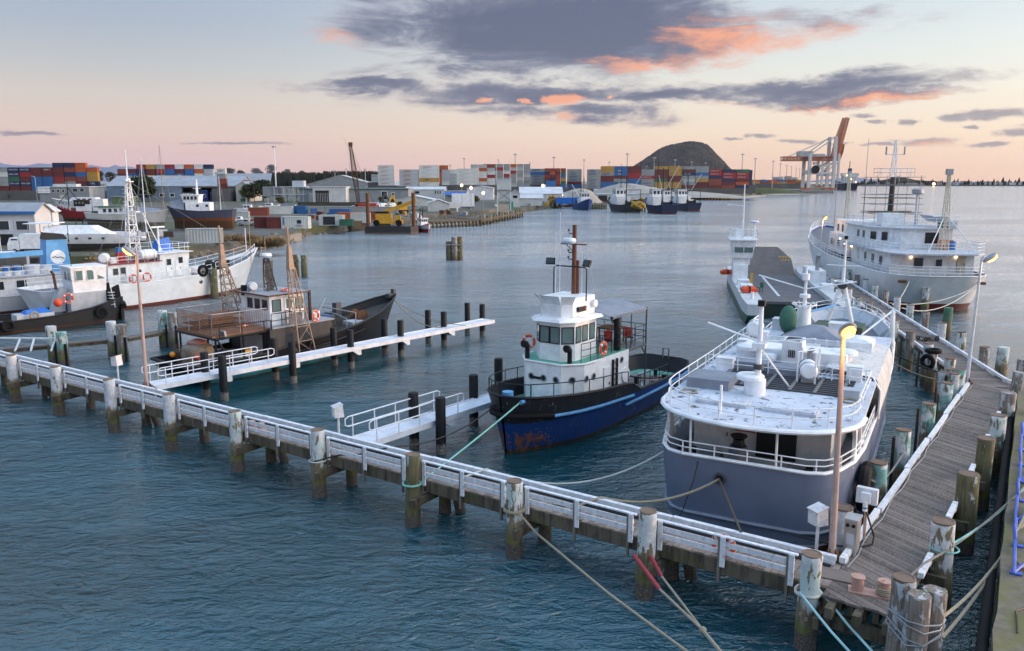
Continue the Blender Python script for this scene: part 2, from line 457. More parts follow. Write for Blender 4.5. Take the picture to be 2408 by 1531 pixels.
c = t.mix(t.ss(zz, .72, .62), (.009,.010,.012), t.mix(t.ss(t.noise(pos, 22, 4, .6), .45, .55), (.03,.027,.025), (.26,.24,.22)))
t.put(b.inputs['Base Color'], c); b.inputs['Roughness'].default_value = .55; b.inputs['Specular IOR Level'].default_value = .25
BPILE = m

# ---------------------------------------------------------------- water
m, t, b = newmat('harbour_water')
geo = t.node('ShaderNodeNewGeometry'); pos = geo.outputs['Position']
px, py, pz = t.sep(pos)
dist = t.vm('LENGTH', pos)
wv = t.mapping(pos, rot=(0,0,R(14)), sc=(.55, 1.0, 1))
h1 = t.noise(wv, .34, 3, .5, .8)
h2 = t.noise(t.mapping(pos, rot=(0,0,R(-8)), sc=(.6, 1.15, 1)), 1.5, 4, .58, 1.0)
h3 = t.noise(t.mapping(pos, rot=(0,0,R(24)), sc=(.7, 1.2, 1)), 4.6, 3, .6, .8)
patch = t.ss(t.noise(t.mapping(pos, sc=(.3, 1, 1)), .05, 5, .6, .8), .36, .66, .35, 1.35)
hh = t.m('ADD', t.m('MULTIPLY', h1, .85), t.m('ADD', t.m('MULTIPLY', h2, .50), t.m('MULTIPLY', h3, .16)))
bn = t.node('ShaderNodeBump'); bn.inputs['Distance'].default_value = 1.0
t.put(bn.inputs['Strength'], t.m('MULTIPLY', patch, t.ss(dist, 25, 170, .62, 1.3)))
t.l.new(hh, bn.inputs['Height']); t.l.new(bn.outputs[0], b.inputs['Normal'])
body = t.mix(t.ss(t.noise(pos, .06, 4, .55), .38, .62), (.002,.040,.052), (.004,.078,.108))
t.put(b.inputs['Base Color'], body)
b.inputs['Roughness'].default_value = .12; b.inputs['IOR'].default_value = 1.38
b.inputs['Specular IOR Level'].default_value = .9
t.put(b.inputs['Coat Weight'], t.ss(dist, 32, 120, .11, .95)); b.inputs['Coat Roughness'].default_value = .14; b.inputs['Coat IOR'].default_value = 9.0
t.l.new(bn.outputs[0], b.inputs['Coat Normal'])
WATER = m
kind(MB().quad((-9000,-400,0),(9000,-400,0),(9000,14000,0),(-9000,14000,0)).build('water', WATER, smooth=False), 'structure')

# ---------------------------------------------------------------- the long front jetty
E1 = Vector((-.826, .563, 0)).normalized(); N1 = Vector((.563, .826, 0)).normalized()
J0 = Vector((8.28, 20.95, 0))
def J(t_, n_, z): return J0+E1*t_+N1*n_+Vector((0,0,z))
RZ1 = math.atan2(E1.y, E1.x)
DZ = 1.75
jet = thing('timber_jetty', 'long weathered timber jetty with white rails crossing the foreground on mossy piles', 'jetty', J(0,0,0), RZ1)
# local frame of the jetty: x along (to the left, away), y toward the viewer (-N1)
def JL(t_, n_, z): return (t_, -n_, z)
PT = [0, 4.95, 9.93, 14.62, 19.8, 25.1, 30.2, 35.3, 40.9, 46.0, 51.2, 56.4]
def pile_mesh(r, z1, mat, z0=-1.2, n=14, seed=0, rough_top=False):
    rnd = random.Random(seed); prof = []; zs = [z0, .0, .45, .9, 1.3, max(1.35, z1-.25), z1-.03, z1] if z1 > 1.7 else [z0, .0, .2, .4, .6, z1-.25, z1-.03, z1]
    mb = MB(); rings = []
    ph = rnd.random()*6
    for i, z in enumerate(zs):
        rr = r*(1.06-.03*i*.6) if i < 6 else r*(.985 if i == 6 else .93)
        ring = []
        for k in range(n):
            a = 2*math.pi*k/n; wob = 1+.025*math.sin(3*a+ph)+.02*math.sin(5*a+i*.6+ph)
            dzz = rnd.uniform(-.07, .03) if rough_top and i >= 6 else 0
            ring.append((rr*wob*math.cos(a)+.012*math.sin(z*2+ph), rr*wob*math.sin(a), z+dzz))
        rings.append(ring)
    mb.loft(rings)
    return mb.mesh('pile', mat, 'auto')
CAPM = paint('rusty_pile_cap', (.22,.15,.11), .9, .4, .3, streak=False)
cap_me = MB().lathe([(.27,0),(.275,.06),(.235,.065),(.225,.045),(.02,.05)], 14).mesh('cap_ring', CAPM, 'auto')
bolt_me = MB().box((0,0,0),(.09,.05,.09)).mesh('bolt', paint('rusty_bolt', (.30,.22,.18), .8, .3, .3))
pmats = [PILEW, PILEW, PILEW, PILEM, PILEW, PILEW, PILEV, PILEV, PILEV, PILEV, PILEV, PILEV]
for i, tt in enumerate(PT):
    top = 2.82+.05*math.sin(i*2.1)
    p = put('pile', pile_mesh(.29, top, pmats[i], seed=i), jet, JL(tt, 0, 0), i*.7)
    p.rotation_euler = (random.uniform(-.022,.022), random.uniform(-.022,.022), i*.7); put('cap_ring', cap_me, p, (0,0,top-.03))
    # half-cap beam under the deck, bolted to the pile
    bm = MB().box((0,-1.0,0),(.16,2.8,.32)).build('cap_beam', MOSS, jet, loc=JL(tt-.35, -.1, 1.05))
    for k in (0, 1): put('bolt', bolt_me, p, (-.32+k*.02, .12*(-1)**k+.28, 1.06+.06*(-1)**k), 0)
    put('bolt', bolt_me, p, (-.06, .31, 1.02)); put('bolt', bolt_me, p, (.1, .31, 1.1))
    bp = put('pile', pile_mesh(.24, 1.35, PILEM, seed=i+40), jet, JL(tt-.2, 1.7, 0), i)
    if i % 2 == 1: MB().tube([(0,0,-1.2),(.0,.8,1.35)], .21, 10).build('raker_pile', PILEM, jet, loc=JL(tt-.75, 2.4, 0))
# planks across the deck
PLANKL = PLANK.copy(); PLANKL.name = 'pale_weathered_plank'
for n_ in PLANKL.node_tree.nodes:
    if n_.type == 'MIX':
        for s_ in (6, 7): n_.inputs[s_].default_value = tuple(min(1, v_*1.55) for v_ in n_.inputs[s_].default_value[:3])+(1,)
plank_me = [MB().box((0,0,0),(w_,1.60+.05*k,.07)).mesh('plank', PLANKL) for k, w_ in enumerate((.196,.19,.185))]
x = -.34; k = 0
while x < 58:
    put('plank', plank_me[k % 3], jet, (x, -1.28+random.uniform(-.02,.02), DZ-.035+random.uniform(-.006,.006)), random.uniform(-.004,.004))
    x += .204; k += 1
for nn in (.75, 1.3, 1.9):
    MB().box((28.3,0,0),(59.4,.2,.3)).build('stringer', MOSS, jet, loc=JL(0, nn, DZ-.24))
for i in range(12):        # fascia boards along the front edge
    a0 = -1.3+i*5.0
    MB().box((a0+2.5,0,0),(4.985,.10,.46)).build('fascia_board', MOSS, jet, loc=JL(0, .44+.012*(i % 2), DZ-.25))
# railings: one section between each two piles
RAILW = paint('white_rail_worn', (.78,.79,.83), .6, .5, 0, scale=4, dirtc=(.20,.17,.15), streak=False)
post_me = MB().box((0,0,0),(.15,.055,.95)).mesh('post', RAILW)
BAREWOOD = paint('bare_post_wood', (.20,.175,.14), .85, .4, dirtc=(.07,.07,.03))
postb_me = MB().box((0,0,0),(.07,.09,1.45)).mesh('post_backing', BAREWOOD)
for i in range(len(PT)-1):
    x0, x1 = PT[i]+.60, PT[i+1]-.27
    if i == 0: x0 = .5
    rl = bpy.data.objects.new('railing', None); COL.objects.link(rl); rl.parent = jet
    L = x1-x0; mx = (x0+x1)/2; y = -.335
    dn = random.uniform(-.02, .02)
    MB().box((0,0,0),(L+.16,.13,.045)).build('top_rail', RAILW, rl, loc=(mx, y-.05, 2.50+dn))
    for z in (2.25, 1.99):
        for s_ in (0, 1):
            MB().box((0,0,0),(L/2-.02,.04,.16)).build('rail', RAILW, rl, loc=(x0+L*(.25+.5*s_), y-.05, z+dn+random.uniform(-.015,.015)))
    for q in (0, .5, 1):
        put('post', post_me, rl, (x0+.07+(L-.14)*q, y+.035, 2.03+dn))
        put('post_backing', postb_me, rl, (x0+.07+(L-.14)*q+.11, y+.0, 1.76+dn))
# kerb along the back edge on blocks
kblock = MB().box((0,0,0),(.42,.2,.11)).mesh('kerb_block', RAILW)
x = -.3; i = 0
while x < 57:
    L = 5.2
    MB().box((L/2,0,0),(L-.03,.18,.15)).build('kerb', RAILW, jet, loc=(x, -2.0+.03*(i % 2), DZ+.19))
    for q in (.25, 1.9, 3.5, 4.9): put('kerb_block', kblock, jet, (x+q, -2.0, DZ+.06))
    x += L; i += 1
MB().tube([JL(-.2+q*2.0, 1.78+.05*math.sin(q*1.7), DZ+.03) for q in range(29)], .035, 6).build('cable', CABLE, jet)
MB().tube([JL(-.2+q*2.0, 1.68+.04*math.sin(q*1.1+1), DZ+.03) for q in range(29)], .025, 6).build('cable', CABLE, jet)

# ---------------------------------------------------------------- right-hand jetty with diagonal planks
E2 = Vector((.589,.808,0)).normalized(); N2 = Vector((E2.y,-E2.x,0))     # along / to the right
K0 = Vector((9.74, 22.27, 0)); RZ2 = math.atan2(E2.y, E2.x)
rj = thing('plank_jetty', 'wide timber jetty with diagonal planks and white kerbs running away on the right', 'jetty', K0, RZ2)
def RL(t_, n_, z): return (t_, -n_, z)      # local x along, y to the left
LEN2 = 26.8; WD2 = 2.02
sk = math.tan(R(28))
def clip_poly(poly, ax, lim, keep_greater):
    out = []; n = len(poly)
    for i in range(n):
        p, q_ = poly[i], poly[(i+1) % n]
        ip = (p[ax] >= lim) == keep_greater; iq = (q_[ax] >= lim) == keep_greater
        if ip: out.append(p)
        if ip != iq:
            t_ = (lim-p[ax])/(q_[ax]-p[ax]); out.append((p[0]+(q_[0]-p[0])*t_, p[1]+(q_[1]-p[1])*t_))
    return out
# planks run from the left kerb down to the right, toward the viewer
XF = -2.03
def skew_poly(wd):
    a = wd/2/math.cos(R(28)); h = WD2/2; s_ = sk*h
    return [(-a-s_, -h), (a-s_, -h), (a+s_, h), (-a+s_, h)]
sp = [MB().prism(skew_poly(wv_), -.035, .035).mesh('plank', PLANK) for wv_ in (.19, .185, .196)]
x = -3.3; k = 0
while x < LEN2+.4:
    z = DZ-.035+random.uniform(-.006,.006)
    if x-WD2/2*sk-.12 > XF: put('plank', sp[k % 3], rj, (x, -.0-WD2/2, z))
    else:
        poly = clip_poly([(px_+x, py_-WD2/2) for px_, py_ in skew_poly(.19)], 0, XF+random.uniform(-.05,.03), True)
        if len(poly) >= 3: MB().prism(poly, z-.035, z+.035).build('plank', PLANK, rj)
    x += .236; k += 1
MB().box((0,0,0),(.2,2.5,.4)).build('edge_beam', MOSS, rj, loc=(XF+.2, -1.0, 1.0))
for k in range(7): MB().box((0,0,0),(.6,.16,.38)).build('joist_end', MOSS, rj, loc=(XF+.42, -.1-.32*k, DZ-.26))
for nn in (.3, 1.0, 1.75):
    MB().box((LEN2/2-1,0,0),(LEN2+3,.2,.3)).build('stringer', MOSS, rj, loc=RL(0, nn, DZ-.235))
# kerbs
RK = RAILW
kl = [(.1,4.6),(4.75,4.8),(9.6,4.6),(14.3,4.5),(18.9,4.4),(23.4,3.0)]
for i, (a, L) in enumerate(kl):
    MB().box((a+L/2,0,0),(L-.04,.17,.16)).build('kerb', RK, rj, loc=(0, .02-.05*(i % 2), DZ+.16))
    for q in (.3, L/2, L-.3): MB().box((0,0,0),(.35,.17,.1)).build('kerb_block', RK, rj, loc=(a+q, .02, DZ+.04))
RP = [2.6, 7.5, 12.2, 16.9, 21.4, 26.1]       # right piles
for i, a in enumerate(RP):
    if i < 6: 
        MB().box((0,0,0),(1.6,.16,.16)).build('kerb', RK, rj, loc=(a-1.35, -WD2-.02, DZ+.16))
        MB().box((0,0,0),(.3,.16,.1)).build('kerb_block', RK, rj, loc=(a-.9, -WD2-.02, DZ+.04))
        MB().box((0,0,0),(.16,3.0,.34)).build('cap_beam', MOSS, rj, loc=(a-.5, -1.0, 1.12))
    mt = [PILEW, PILEM, PILEM, PILEW, PILEO, PILEO][i]
    top = [2.85,2.9,2.95,2.75,2.85,2.95][i]
    p = put('pile', pile_mesh(.34+.03*math.sin(i*2), top, mt, seed=60+i), rj, RL(a, WD2+.30, 0), i); p.rotation_euler = (random.uniform(-.03,.03), random.uniform(-.03,.03), i)
    if i < 4: put('cap_ring', cap_me, p, (0,0,top-.03)); p.children[0].scale = (1.2,1.2,1)
    for q in (0,1): put('bolt', bolt_me, p, (-.33, -.12+.24*q, .9))
LP = [3.9, 7.8, 12.0, 16.4, 20.4]
for i, a in enumerate([2.2, 7.2, 11.6, 17.0, 21.9, 25.0]):
    mt = [PILEV, PILET, PILET, PILET, PILET, PILEW][i]
    top = [2.75,2.8,2.9,2.8,2.8,2.7][i]
    p = put('pile', pile_mesh(.30, top, mt, seed=80+i), rj, RL(a, -.50, 0), i); p.rotation_euler = (random.uniform(-.03,.03), random.uniform(-.03,.03), i)
    put('cap_ring', cap_me, p, (0,0,top-.03)); p.children[0].scale = (1.1,1.1,1)
    if i > 0: MB().box((0,0,0),(.22,.1,3.0)).build('fender_board', WOODD, rj, loc=(a+.1, .92, 1.0))
MB().tube([RL(.0+q*1.1, .16+.06*math.sin(q*1.9), DZ+.03) for q in range(25)], .022, 6).build('cable', GALV, rj)

# ---------------------------------------------------------------- far leg of the right-hand jetty
L0, L2 = Vector((25.8,44.5,0)), Vector((36.5,94.4,0))
E3 = (L2-L0).normalized(); RZ3 = math.atan2(E3.y, E3.x); N3 = Vector((E3.y,-E3.x,0))
fj = thing('plank_jetty', 'far leg of the timber jetty leading on beside the white ships', 'jetty', L0, RZ3)
LEN3 = (L2-L0).length; WD3 = 2.2
fp = [MB().box((0,0,0),(w_,WD3,.07)).mesh('plank', PLANK) for w_ in (.3,.29,.305)]
x = -.6; k = 0
while x < LEN3:
    put('plank', fp[k % 3], fj, (x, -WD3/2+.1, DZ-.043+random.uniform(-.004,.004))); x += .316; k += 1
MB().prism([(-2.4,-3.0),(1.0,-2.3),(.2,0),(-1.5,.5)], DZ-.10, DZ-.05).build('bend_platform', PLANK, fj)
for nn in (.2, 2.1): MB().box((LEN3/2,0,0),(LEN3,.2,.3)).build('stringer', MOSS, fj, loc=(0, -nn, DZ-.24))
x = .2; i = 0
while x < LEN3-3:
    for s_ in (0, 1):
        if s_ == 0 and i in (0,): continue
        MB().box((2.1,0,0),(4.1,.16,.15)).build('kerb', RAILW, fj, loc=(x, .05 if s_ == 0 else -WD3+.1, DZ+.17))
        for q in (.3, 2.1, 3.9): MB().box((0,0,0),(.4,.15,.1)).build('kerb_block', RAILW, fj, loc=(x+q, .05 if s_ == 0 else -WD3+.1, DZ+.05))
    x += 4.25; i += 1
MB().bar((-2.3,-2.95,DZ+.17),(.3,-WD3+.1,DZ+.17), .16, .15).build('kerb', RAILW, fj)
for i in range(13):
    a = 1.5+i*4.4
    for s_ in (0, 1):
        if s_ == 1 and i in (0, ): continue
        p = put('pile', pile_mesh(.30, 2.8+.12*math.sin(i*3+s_), (PILEW, PILEV, PILEO)[(i+s_) % 3], seed=100+i*2+s_), fj, (a, .55 if s_ == 0 else -WD3-.5, 0), i)
        put('cap_ring', cap_me, p, (0,0,2.8+.12*math.sin(i*3+s_)-.03)); p.children[0].scale = (1.1,1.1,1)
        if s_ == 0: MB().box((0,0,0),(.2,.1,3.0)).build('fender_board', WOODD, fj, loc=(a+.1, 1.05, .9))

# ---------------------------------------------------------------- concrete quay at the right edge
m, t, b = newmat('mossy_concrete')
tcn = t.node('ShaderNodeTexCoord'); ob = tcn.outputs['Object']
n = t.noise(ob, .5, 6, .65, .4)
c = t.mix(t.ss(t.noise(ob, 3.0, 6, .7), .3, .7), (.14,.115,.085), (.22,.185,.13))
c = t.mix(t.ss(n, .44, .58, 0, .8), c, (.16,.15,.045))
c = t.mix(t.ss(t.noise(ob, .35, 4, .6), .55, .68, 0, .7), c, (.06,.052,.045))
t.put(b.inputs['Base Color'], c); b.inputs['Roughness'].default_value = .9
bn = t.node('ShaderNodeBump'); bn.inputs['Strength'].default_value = .5; bn.inputs['Distance'].default_value = .02
t.l.new(t.noise(ob, 7, 6, .7), bn.inputs['Height']); t.l.new(bn.outputs[0], b.inputs['Normal'])
MOSSC = m
Q0 = P(2330, 1531, 2.0); Q1 = P(2392, 930, 2.0)
QE = (Q1-Q0); QL = QE.length; QE.normalize(); RZQ = math.atan2(QE.y, QE.x)
QUAY = thing('quay', 'mossy concrete quay with black fender pipe at the right edge', 'quay', (Q0.x, Q0.y, 0), RZQ)
mb = MB(); edge = []
for i in range(31):
    edge.append((-6+i*(QL+8)/30, random.uniform(-.05,.03)))
mb.prism([(QL+2,-9),(-6,-9)]+edge, -1.0, 2.0).build('quay_slab', MOSSC, QUAY)
for i in range(9): MB().tube([(-6+i*3.4,.2,1.5+.04*(i % 2)),(-6+i*3.4+3.3,.2,1.62+.04*(i % 2))], .14, 10).build('fender_pipe', BLACKR, QUAY)
# ---------------------------------------------------------------- boat helpers (local frame: x to the bow, y to port, z up from the water)
def onb(b, x, y, z):
    a = b.rotation_euler[2]; c, s_ = math.cos(a), math.sin(a)
    return Vector((b.location.x+x*c-y*s_, b.location.y+x*s_+y*c, b.location.z+z))
def interp(st, a):
    """stations sorted by x: linear interpolation -> (half breadth, sheer z)"""
    for p, q_ in zip(st, st[1:]):
        if p[0] <= a <= q_[0]:
            f = (a-p[0])/max(1e-6, q_[0]-p[0]); return p[2]+(q_[2]-p[2])*f, p[4]+(q_[4]-p[4])*f
    e = st[0] if a < st[0][0] else st[-1]; return e[2], e[4]
def hull(par, st, mat, deckmat, bul=.7, pw=.8, capr=.05, capmat=None, innermat=None, zb=-.8, nz=7, transom=True, deck=True):
    """st: stations from stern to bow (x at deck, x at waterline, half breadth deck, half breadth waterline, sheer z)"""
    def pt(s_, z, sg):
        xd, xw, bd, bw, zd = s_
        if z < 0: y = bw*(.7+.3*(z-zb)/(-zb)); x = xw
        else: f = z/zd; y = bw+(bd-bw)*f**pw; x = xw+(xd-xw)*f**1.2
        return (x, sg*y, z)
    rings = []
    for s_ in st:
        zs = [zb]+[s_[4]*k/nz for k in range(nz+1)]
        rings.append([pt(s_, z, 1) for z in reversed(zs)]+[pt(s_, z, -1) for z in zs])
    mb = MB(); mb.loft(rings, closed=False)
    if transom: mb.f.append(tuple(range(len(rings[0])))[::-1])
    h = mb.build('hull', mat, par)
    ins = .09
    def inn(s_, z=None):
        q_ = pt(s_, s_[4]-bul if z is None else z, 1)
        return (q_[0]+(ins if s_ is st[0] else 0)-(ins if s_ is st[-1] else 0), max(0, q_[1]-ins))
    if deck:
        mb = MB(); sec = [[(inn(s_)[0], inn(s_)[1], s_[4]-bul), (inn(s_)[0], -inn(s_)[1], s_[4]-bul)] for s_ in st]
        mb.loft(sec, closed=False); mb.build('deck', deckmat, par, smooth=False)
    if bul > .05:
        mb = MB()
        for sg in (1, -1):
            mb.loft([[(inn(s_, s_[4])[0], sg*inn(s_, s_[4])[1], s_[4]), (inn(s_)[0], sg*inn(s_)[1], s_[4]-bul)] for s_ in st], closed=False)
        if transom: s_ = st[0]; a_, b_ = inn(s_, s_[4]), inn(s_); mb.quad((a_[0], a_[1], s_[4]), (a_[0], -a_[1], s_[4]), (b_[0], -b_[1], s_[4]-bul), (b_[0], b_[1], s_[4]-bul))
        mb.build('bulwark_inside', innermat or mat, par)
    if capr:
        ln = [(s_[0], s_[2]-ins/2, s_[4]) for s_ in st]+[(s_[0], -s_[2]+ins/2, s_[4]) for s_ in reversed(st)]
        if transom: ln.append(ln[0])
        MB().tube(ln, capr+ins*.5, 6, False).build('gunwale', capmat or mat, par)
    return h
def side_line(st, x0, x1, sg, dz=0.0, inset=.1, n=12):
    out = []
    for i in range(n+1):
        x = x0+(x1-x0)*i/n; bd, zd = interp(st, x); out.append((x, sg*(bd-inset), zd+dz))
    return out
def railmb(mb, pts, h, levels=2, step=1.2, r=.022, close=False, base=0.0):
    pts = [Vector(p) for p in pts]
    if close: pts.append(pts[0])
    for k in range(levels):
        hh = h*(k+1)/levels; mb.tube([p+Vector((0,0,hh)) for p in pts], r, 5)
    acc = 0.0; nxt = 0.0
    for a, b in zip(pts, pts[1:]):
        L = (b-a).length
        while nxt <= acc+L+1e-6:
            p = a.lerp(b, (nxt-acc)/max(L, 1e-6)); mb.tube([p+Vector((0,0,base)), p+Vector((0,0,h))], r*.9, 5, False); nxt += step
        acc += L
    p = pts[-1]; mb.tube([p, p+Vector((0,0,h))], r*.9, 5, False)
    return mb
def rail(par, pts, h, mat, levels=2, step=1.2, r=.022, close=False, name='railing'):
    return railmb(MB(), pts, h, levels, step, r, close).build(name, mat, par)
def house(par, poly, z0, z1, mat, name='house', top=None):
    mb = MB()
    if top is None: mb.prism(poly, z0, z1)
    else: mb.loft([[(p[0], p[1], z0) for p in poly], [(p[0], p[1], z1) for p in top]])
    return mb.build(name, mat, par, smooth=False)
def win(par, c, ang, w_, h, glass=None, frame=None, fr=.05, tilt=0.0, name='window', dep=.03):
    """framed pane facing the plan direction ang (local)"""
    f = MB(); f.box((0,-w_/2-fr/2,0),(dep,fr,h+2*fr)); f.box((0,w_/2+fr/2,0),(dep,fr,h+2*fr)); f.box((0,0,h/2+fr/2),(dep,w_,fr)); f.box((0,0,-h/2-fr/2),(dep,w_,fr))
    o = f.build(name, frame or BLACK, par, smooth=False, loc=c); o.rotation_euler = (0, tilt, ang)
    MB().box((-.004,0,0),(dep*.5,w_,h)).build('pane', glass or GLASS, o, smooth=False)
    return o
def door(par, c, ang, w_, h, mat, handle=True):
    o = MB().box((0,0,0),(.05,w_,h)).build('door', mat, par, smooth=False, loc=c); o.rotation_euler = (0,0,ang)
    if handle: MB().box((.045,w_*.36,0),(.05,.04,.14)).build('handle', DARKST, o)
    return o
def porthole(par, c, ang, r=.16, mat=None):
    o = MB().torus((0,0,0), r, .035, AX('x'), 14, 6).build('porthole', mat or GALV, par, loc=c); o.rotation_euler = (0,0,ang)
    MB().lathe([(.001,0),(r,.0),(r,.01),(.001,.012)], 12, ax=AX('x')).build('pane', GLASS, o)
    return o
def mast(par, x, y, z0, z1, r, mat, name='mast', arms=(), r2=None, lean=0.0):
    mb = MB().tube([(x,y,z0),(x+lean,y,z1)], r, 8, True, r2 if r2 is not None else r*.6)
    for z, hw in arms: mb.tube([(x+lean*(z-z0)/(z1-z0),y-hw,z),(x+lean*(z-z0)/(z1-z0),y+hw,z)], r*.45, 5)
    return mb.build(name, mat, par)
def buoy(label, loc, ang, tilt=0.0, Rr=.30, group=None):
    o = thing('lifebuoy', label, 'lifebuoy', loc, ang, group); o.rotation_euler = (0, tilt, ang)
    MB().torus((0,0,0), Rr, .075, AX('x'), 20, 8).build('ring', ORANGE, o)
    for k in range(4):
        a = math.pi/4+k*math.pi/2
        MB().torus((0,0,0), Rr, .08, AX('x'), 3, 8, a-.12, a+.12).build('band', WHITE, o)
    MB().torus((0,0,0), Rr+.1, .012, AX('x'), 20, 5).build('grab_line', ROPEW, o)
    return o
def tyre(label, loc, ang, Rr=.33, r=.12, flat=False, group='tyre fenders'):
    o = MB().torus((0,0,0), Rr, r, AX('z') if flat else AX('x'), 18, 8).build('tyre_fender', BLACKR, None, loc=loc); o.rotation_euler = (0,0,ang)
    return tag(o, label, 'tyre', group)
def raft(label, loc, ang, L=1.3, r=.33, mat=None):
    o = thing('liferaft_canister', label, 'liferaft', loc, ang)
    MB().lathe([(.02,-L/2),(r*.75,-L/2+.02),(r,-L/2+.14),(r,-.06),(r*1.04,-.05),(r*1.04,.05),(r,.06),(r,L/2-.14),(r*.75,L/2-.02),(.02,L/2)], 16, ax=AX('x')).build('canister', mat or WHITE, o)
    for q in (-L*.28, L*.28): MB().torus((q,0,0), r+.005, .018, AX('x'), 16, 5).build('strap', DARKST, o)
    mb = MB()
    for q in (-L*.3, L*.3): mb.box((q,0,-r-.06),(.08,r*1.6,.16))
    mb.build('cradle', GALV, o)
    return o
def radar(par, c, r=.45):
    o = MB().lathe([(r*.9,0),(r,.05),(r,.16),(r*.9,.26),(.02,.30)], 16, c).build('radar_dome', WHITE, par)
    MB().lathe([(r*1.005,.05),(r*1.005,.10)], 16, c).build('blue_band', LBLUE, o)
    return o
def rope(label, pts, r, mat, name='mooring_rope', group='mooring ropes'):
    o = MB().tube(pts, r, 6).build(name, mat); return tag(o, label, 'rope', group)
def bandmat(name, bands, rust=.15, dirt=.3, rough=.45, spec=.25, edge=.03, bow=None):
    """hull paint in horizontal bands: [(z_top, colour), ...] measured from the water, last without limit"""
    m, t, b = newmat(name)
    tcn = t.node('ShaderNodeTexCoord'); ob = tcn.outputs['Object']; z = t.sep(ob)[2]
    z = t.m('ADD', z, t.m('MULTIPLY', t.m('SUBTRACT', t.noise(ob, 1.5, 3), .5), edge))
    c = bands[-1][1]
    for zt, cc in reversed(bands[:-1]): c = t.mix(t.ss(z, zt-.012, zt+.012), cc, c)
    n = t.noise(ob, .7, 5, .6); c = t.mix(t.ss(n, .35, .7, 0, .16), c, (.03,.03,.03))
    st = t.noise(t.mapping(ob, sc=(2.4, 2.4, .16)), 1.6, 6, .62)
    c = t.mix(t.ss(st, .62-.2*dirt, .85, 0, .6*dirt+.1), c, (.16,.15,.14))
    rn = t.m('MAXIMUM', t.noise(ob, 1.9, 8, .7, .3), t.noise(t.mapping(ob, sc=(3, 3, .22)), 1.3, 7, .66))
    if bow: # scuffed, rust-bitten patch round the bow: (x from, x full, z top)
        xo = t.sep(ob)[0]; rn = t.m('ADD', rn, t.m('MULTIPLY', t.m('MULTIPLY', t.ss(xo, bow[0], bow[1]), t.ss(z, bow[2], bow[2]-.8)), .20))
    rf = t.ss(rn, .735-.24*rust, .775-.22*rust, 0, .9)
    if bow: # pale scratches
        sc = t.noise(t.mapping(ob, rot=(0,R(35),0), sc=(9, 9, 1.4)), 1.2, 5, .7)
        c = t.mix(t.m('MULTIPLY', t.ss(sc, .62, .66), t.ss(t.noise(ob, .5, 3), .45, .6, 0, .8)), c, (.42,.42,.44))
    c = t.mix(rf, c, t.mix(t.noise(ob, 12, 4), (.09,.03,.012), (.30,.12,.05)))
    wl = t.m('MULTIPLY', t.ss(z, .35, .05), t.ss(t.noise(t.mapping(ob, sc=(1.5,1.5,4)), 2.2, 6, .7), .4, .6, .25, .9))
    c = t.mix(wl, c, (.035,.04,.025))
    t.put(b.inputs['Base Color'], c); t.put(b.inputs['Roughness'], t.mix(rf, (rough,)*3, (.85,)*3)); b.inputs['Specular IOR Level'].default_value = spec
    bn = t.node('ShaderNodeBump'); bn.inputs['Strength'].default_value = .25; bn.inputs['Distance'].default_value = .05
    ox, oy, oz = t.sep(ob); bk = t.node('ShaderNodeTexBrick'); bk.inputs['Scale'].default_value = 1.0; bk.inputs['Mortar Size'].default_value = .012; bk.inputs['Brick Width'].default_value = 2.4; bk.inputs['Row Height'].default_value = 1.05
    t.l.new(t.comb(t.m('ADD', ox, oy), oz), bk.inputs['Vector'])
    t.l.new(t.m('SUBTRACT', t.m('MULTIPLY', t.noise(t.mapping(ob, sc=(.8,.8,.8)), .9, 3), 1.6), t.m('MULTIPLY', bk.outputs['Fac'], .35)), bn.inputs['Height']); t.l.new(bn.outputs[0], b.inputs['Normal'])
    return m

def remap_z(root, f):
    """reshape the heights of a finished boat: every part and sub-part"""
    done = set()
    def go(o, z0):
        oz = o.location.z
        if o.type == 'MESH' and o.data.name not in done:
            done.add(o.data.name)
            if abs(oz) < 1e-6 and z0 == 0:
                for v in o.data.vertices: v.co.z = f(v.co.z)
                o.data.update()
        if abs(oz) > 1e-6 and z0 == 0: o.location.z = f(oz)
        for ch in o.children: go(ch, z0+oz)
    for ch in root.children: go(ch, 0)
# ---------------------------------------------------------------- blue tug
d_ = Vector((.59,.807,0)).normalized(); c_ = Vector((-.29,37.3,0))+d_*8.5
tug = thing('tugboat', 'navy blue tug with tall white wheelhouse and rusty mast moored at centre', 'tugboat', c_, math.atan2(-d_.y, -d_.x))
m = bandmat('tug_hull_paint', [(.25,(.02,.018,.02)), (1.62,(.008,.044,.18)), (9,(.018,.019,.024))], rust=.10, dirt=.45, bow=(4.6, 7.6, 1.7))
st = [(-8.9,-8.0,1.15,.8,1.75), (-8.6,-7.7,1.75,1.2,1.72), (-7.8,-7.0,2.15,1.6,1.66), (-6,-5.6,2.38,1.95,1.62), (-3,-3,2.45,2.1,1.66), (-.62,-.62,2.45,2.12,1.72), (.25,.25,2.45,2.12,2.2),
      (1.2,1.2,2.45,2.12,2.34), (3.5,3.4,2.42,2.05,2.5), (5.6,5.3,2.25,1.7,2.7), (7.2,6.8,1.85,1.05,2.86), (8.2,7.8,1.35,.5,2.94), (8.75,8.35,.75,.2,2.98), (8.98,8.5,.06,.05,3.0)]
hull(tug, st, m, DECKGREEN, bul=.85, capmat=BLACK, innermat=BLACK, capr=.03)
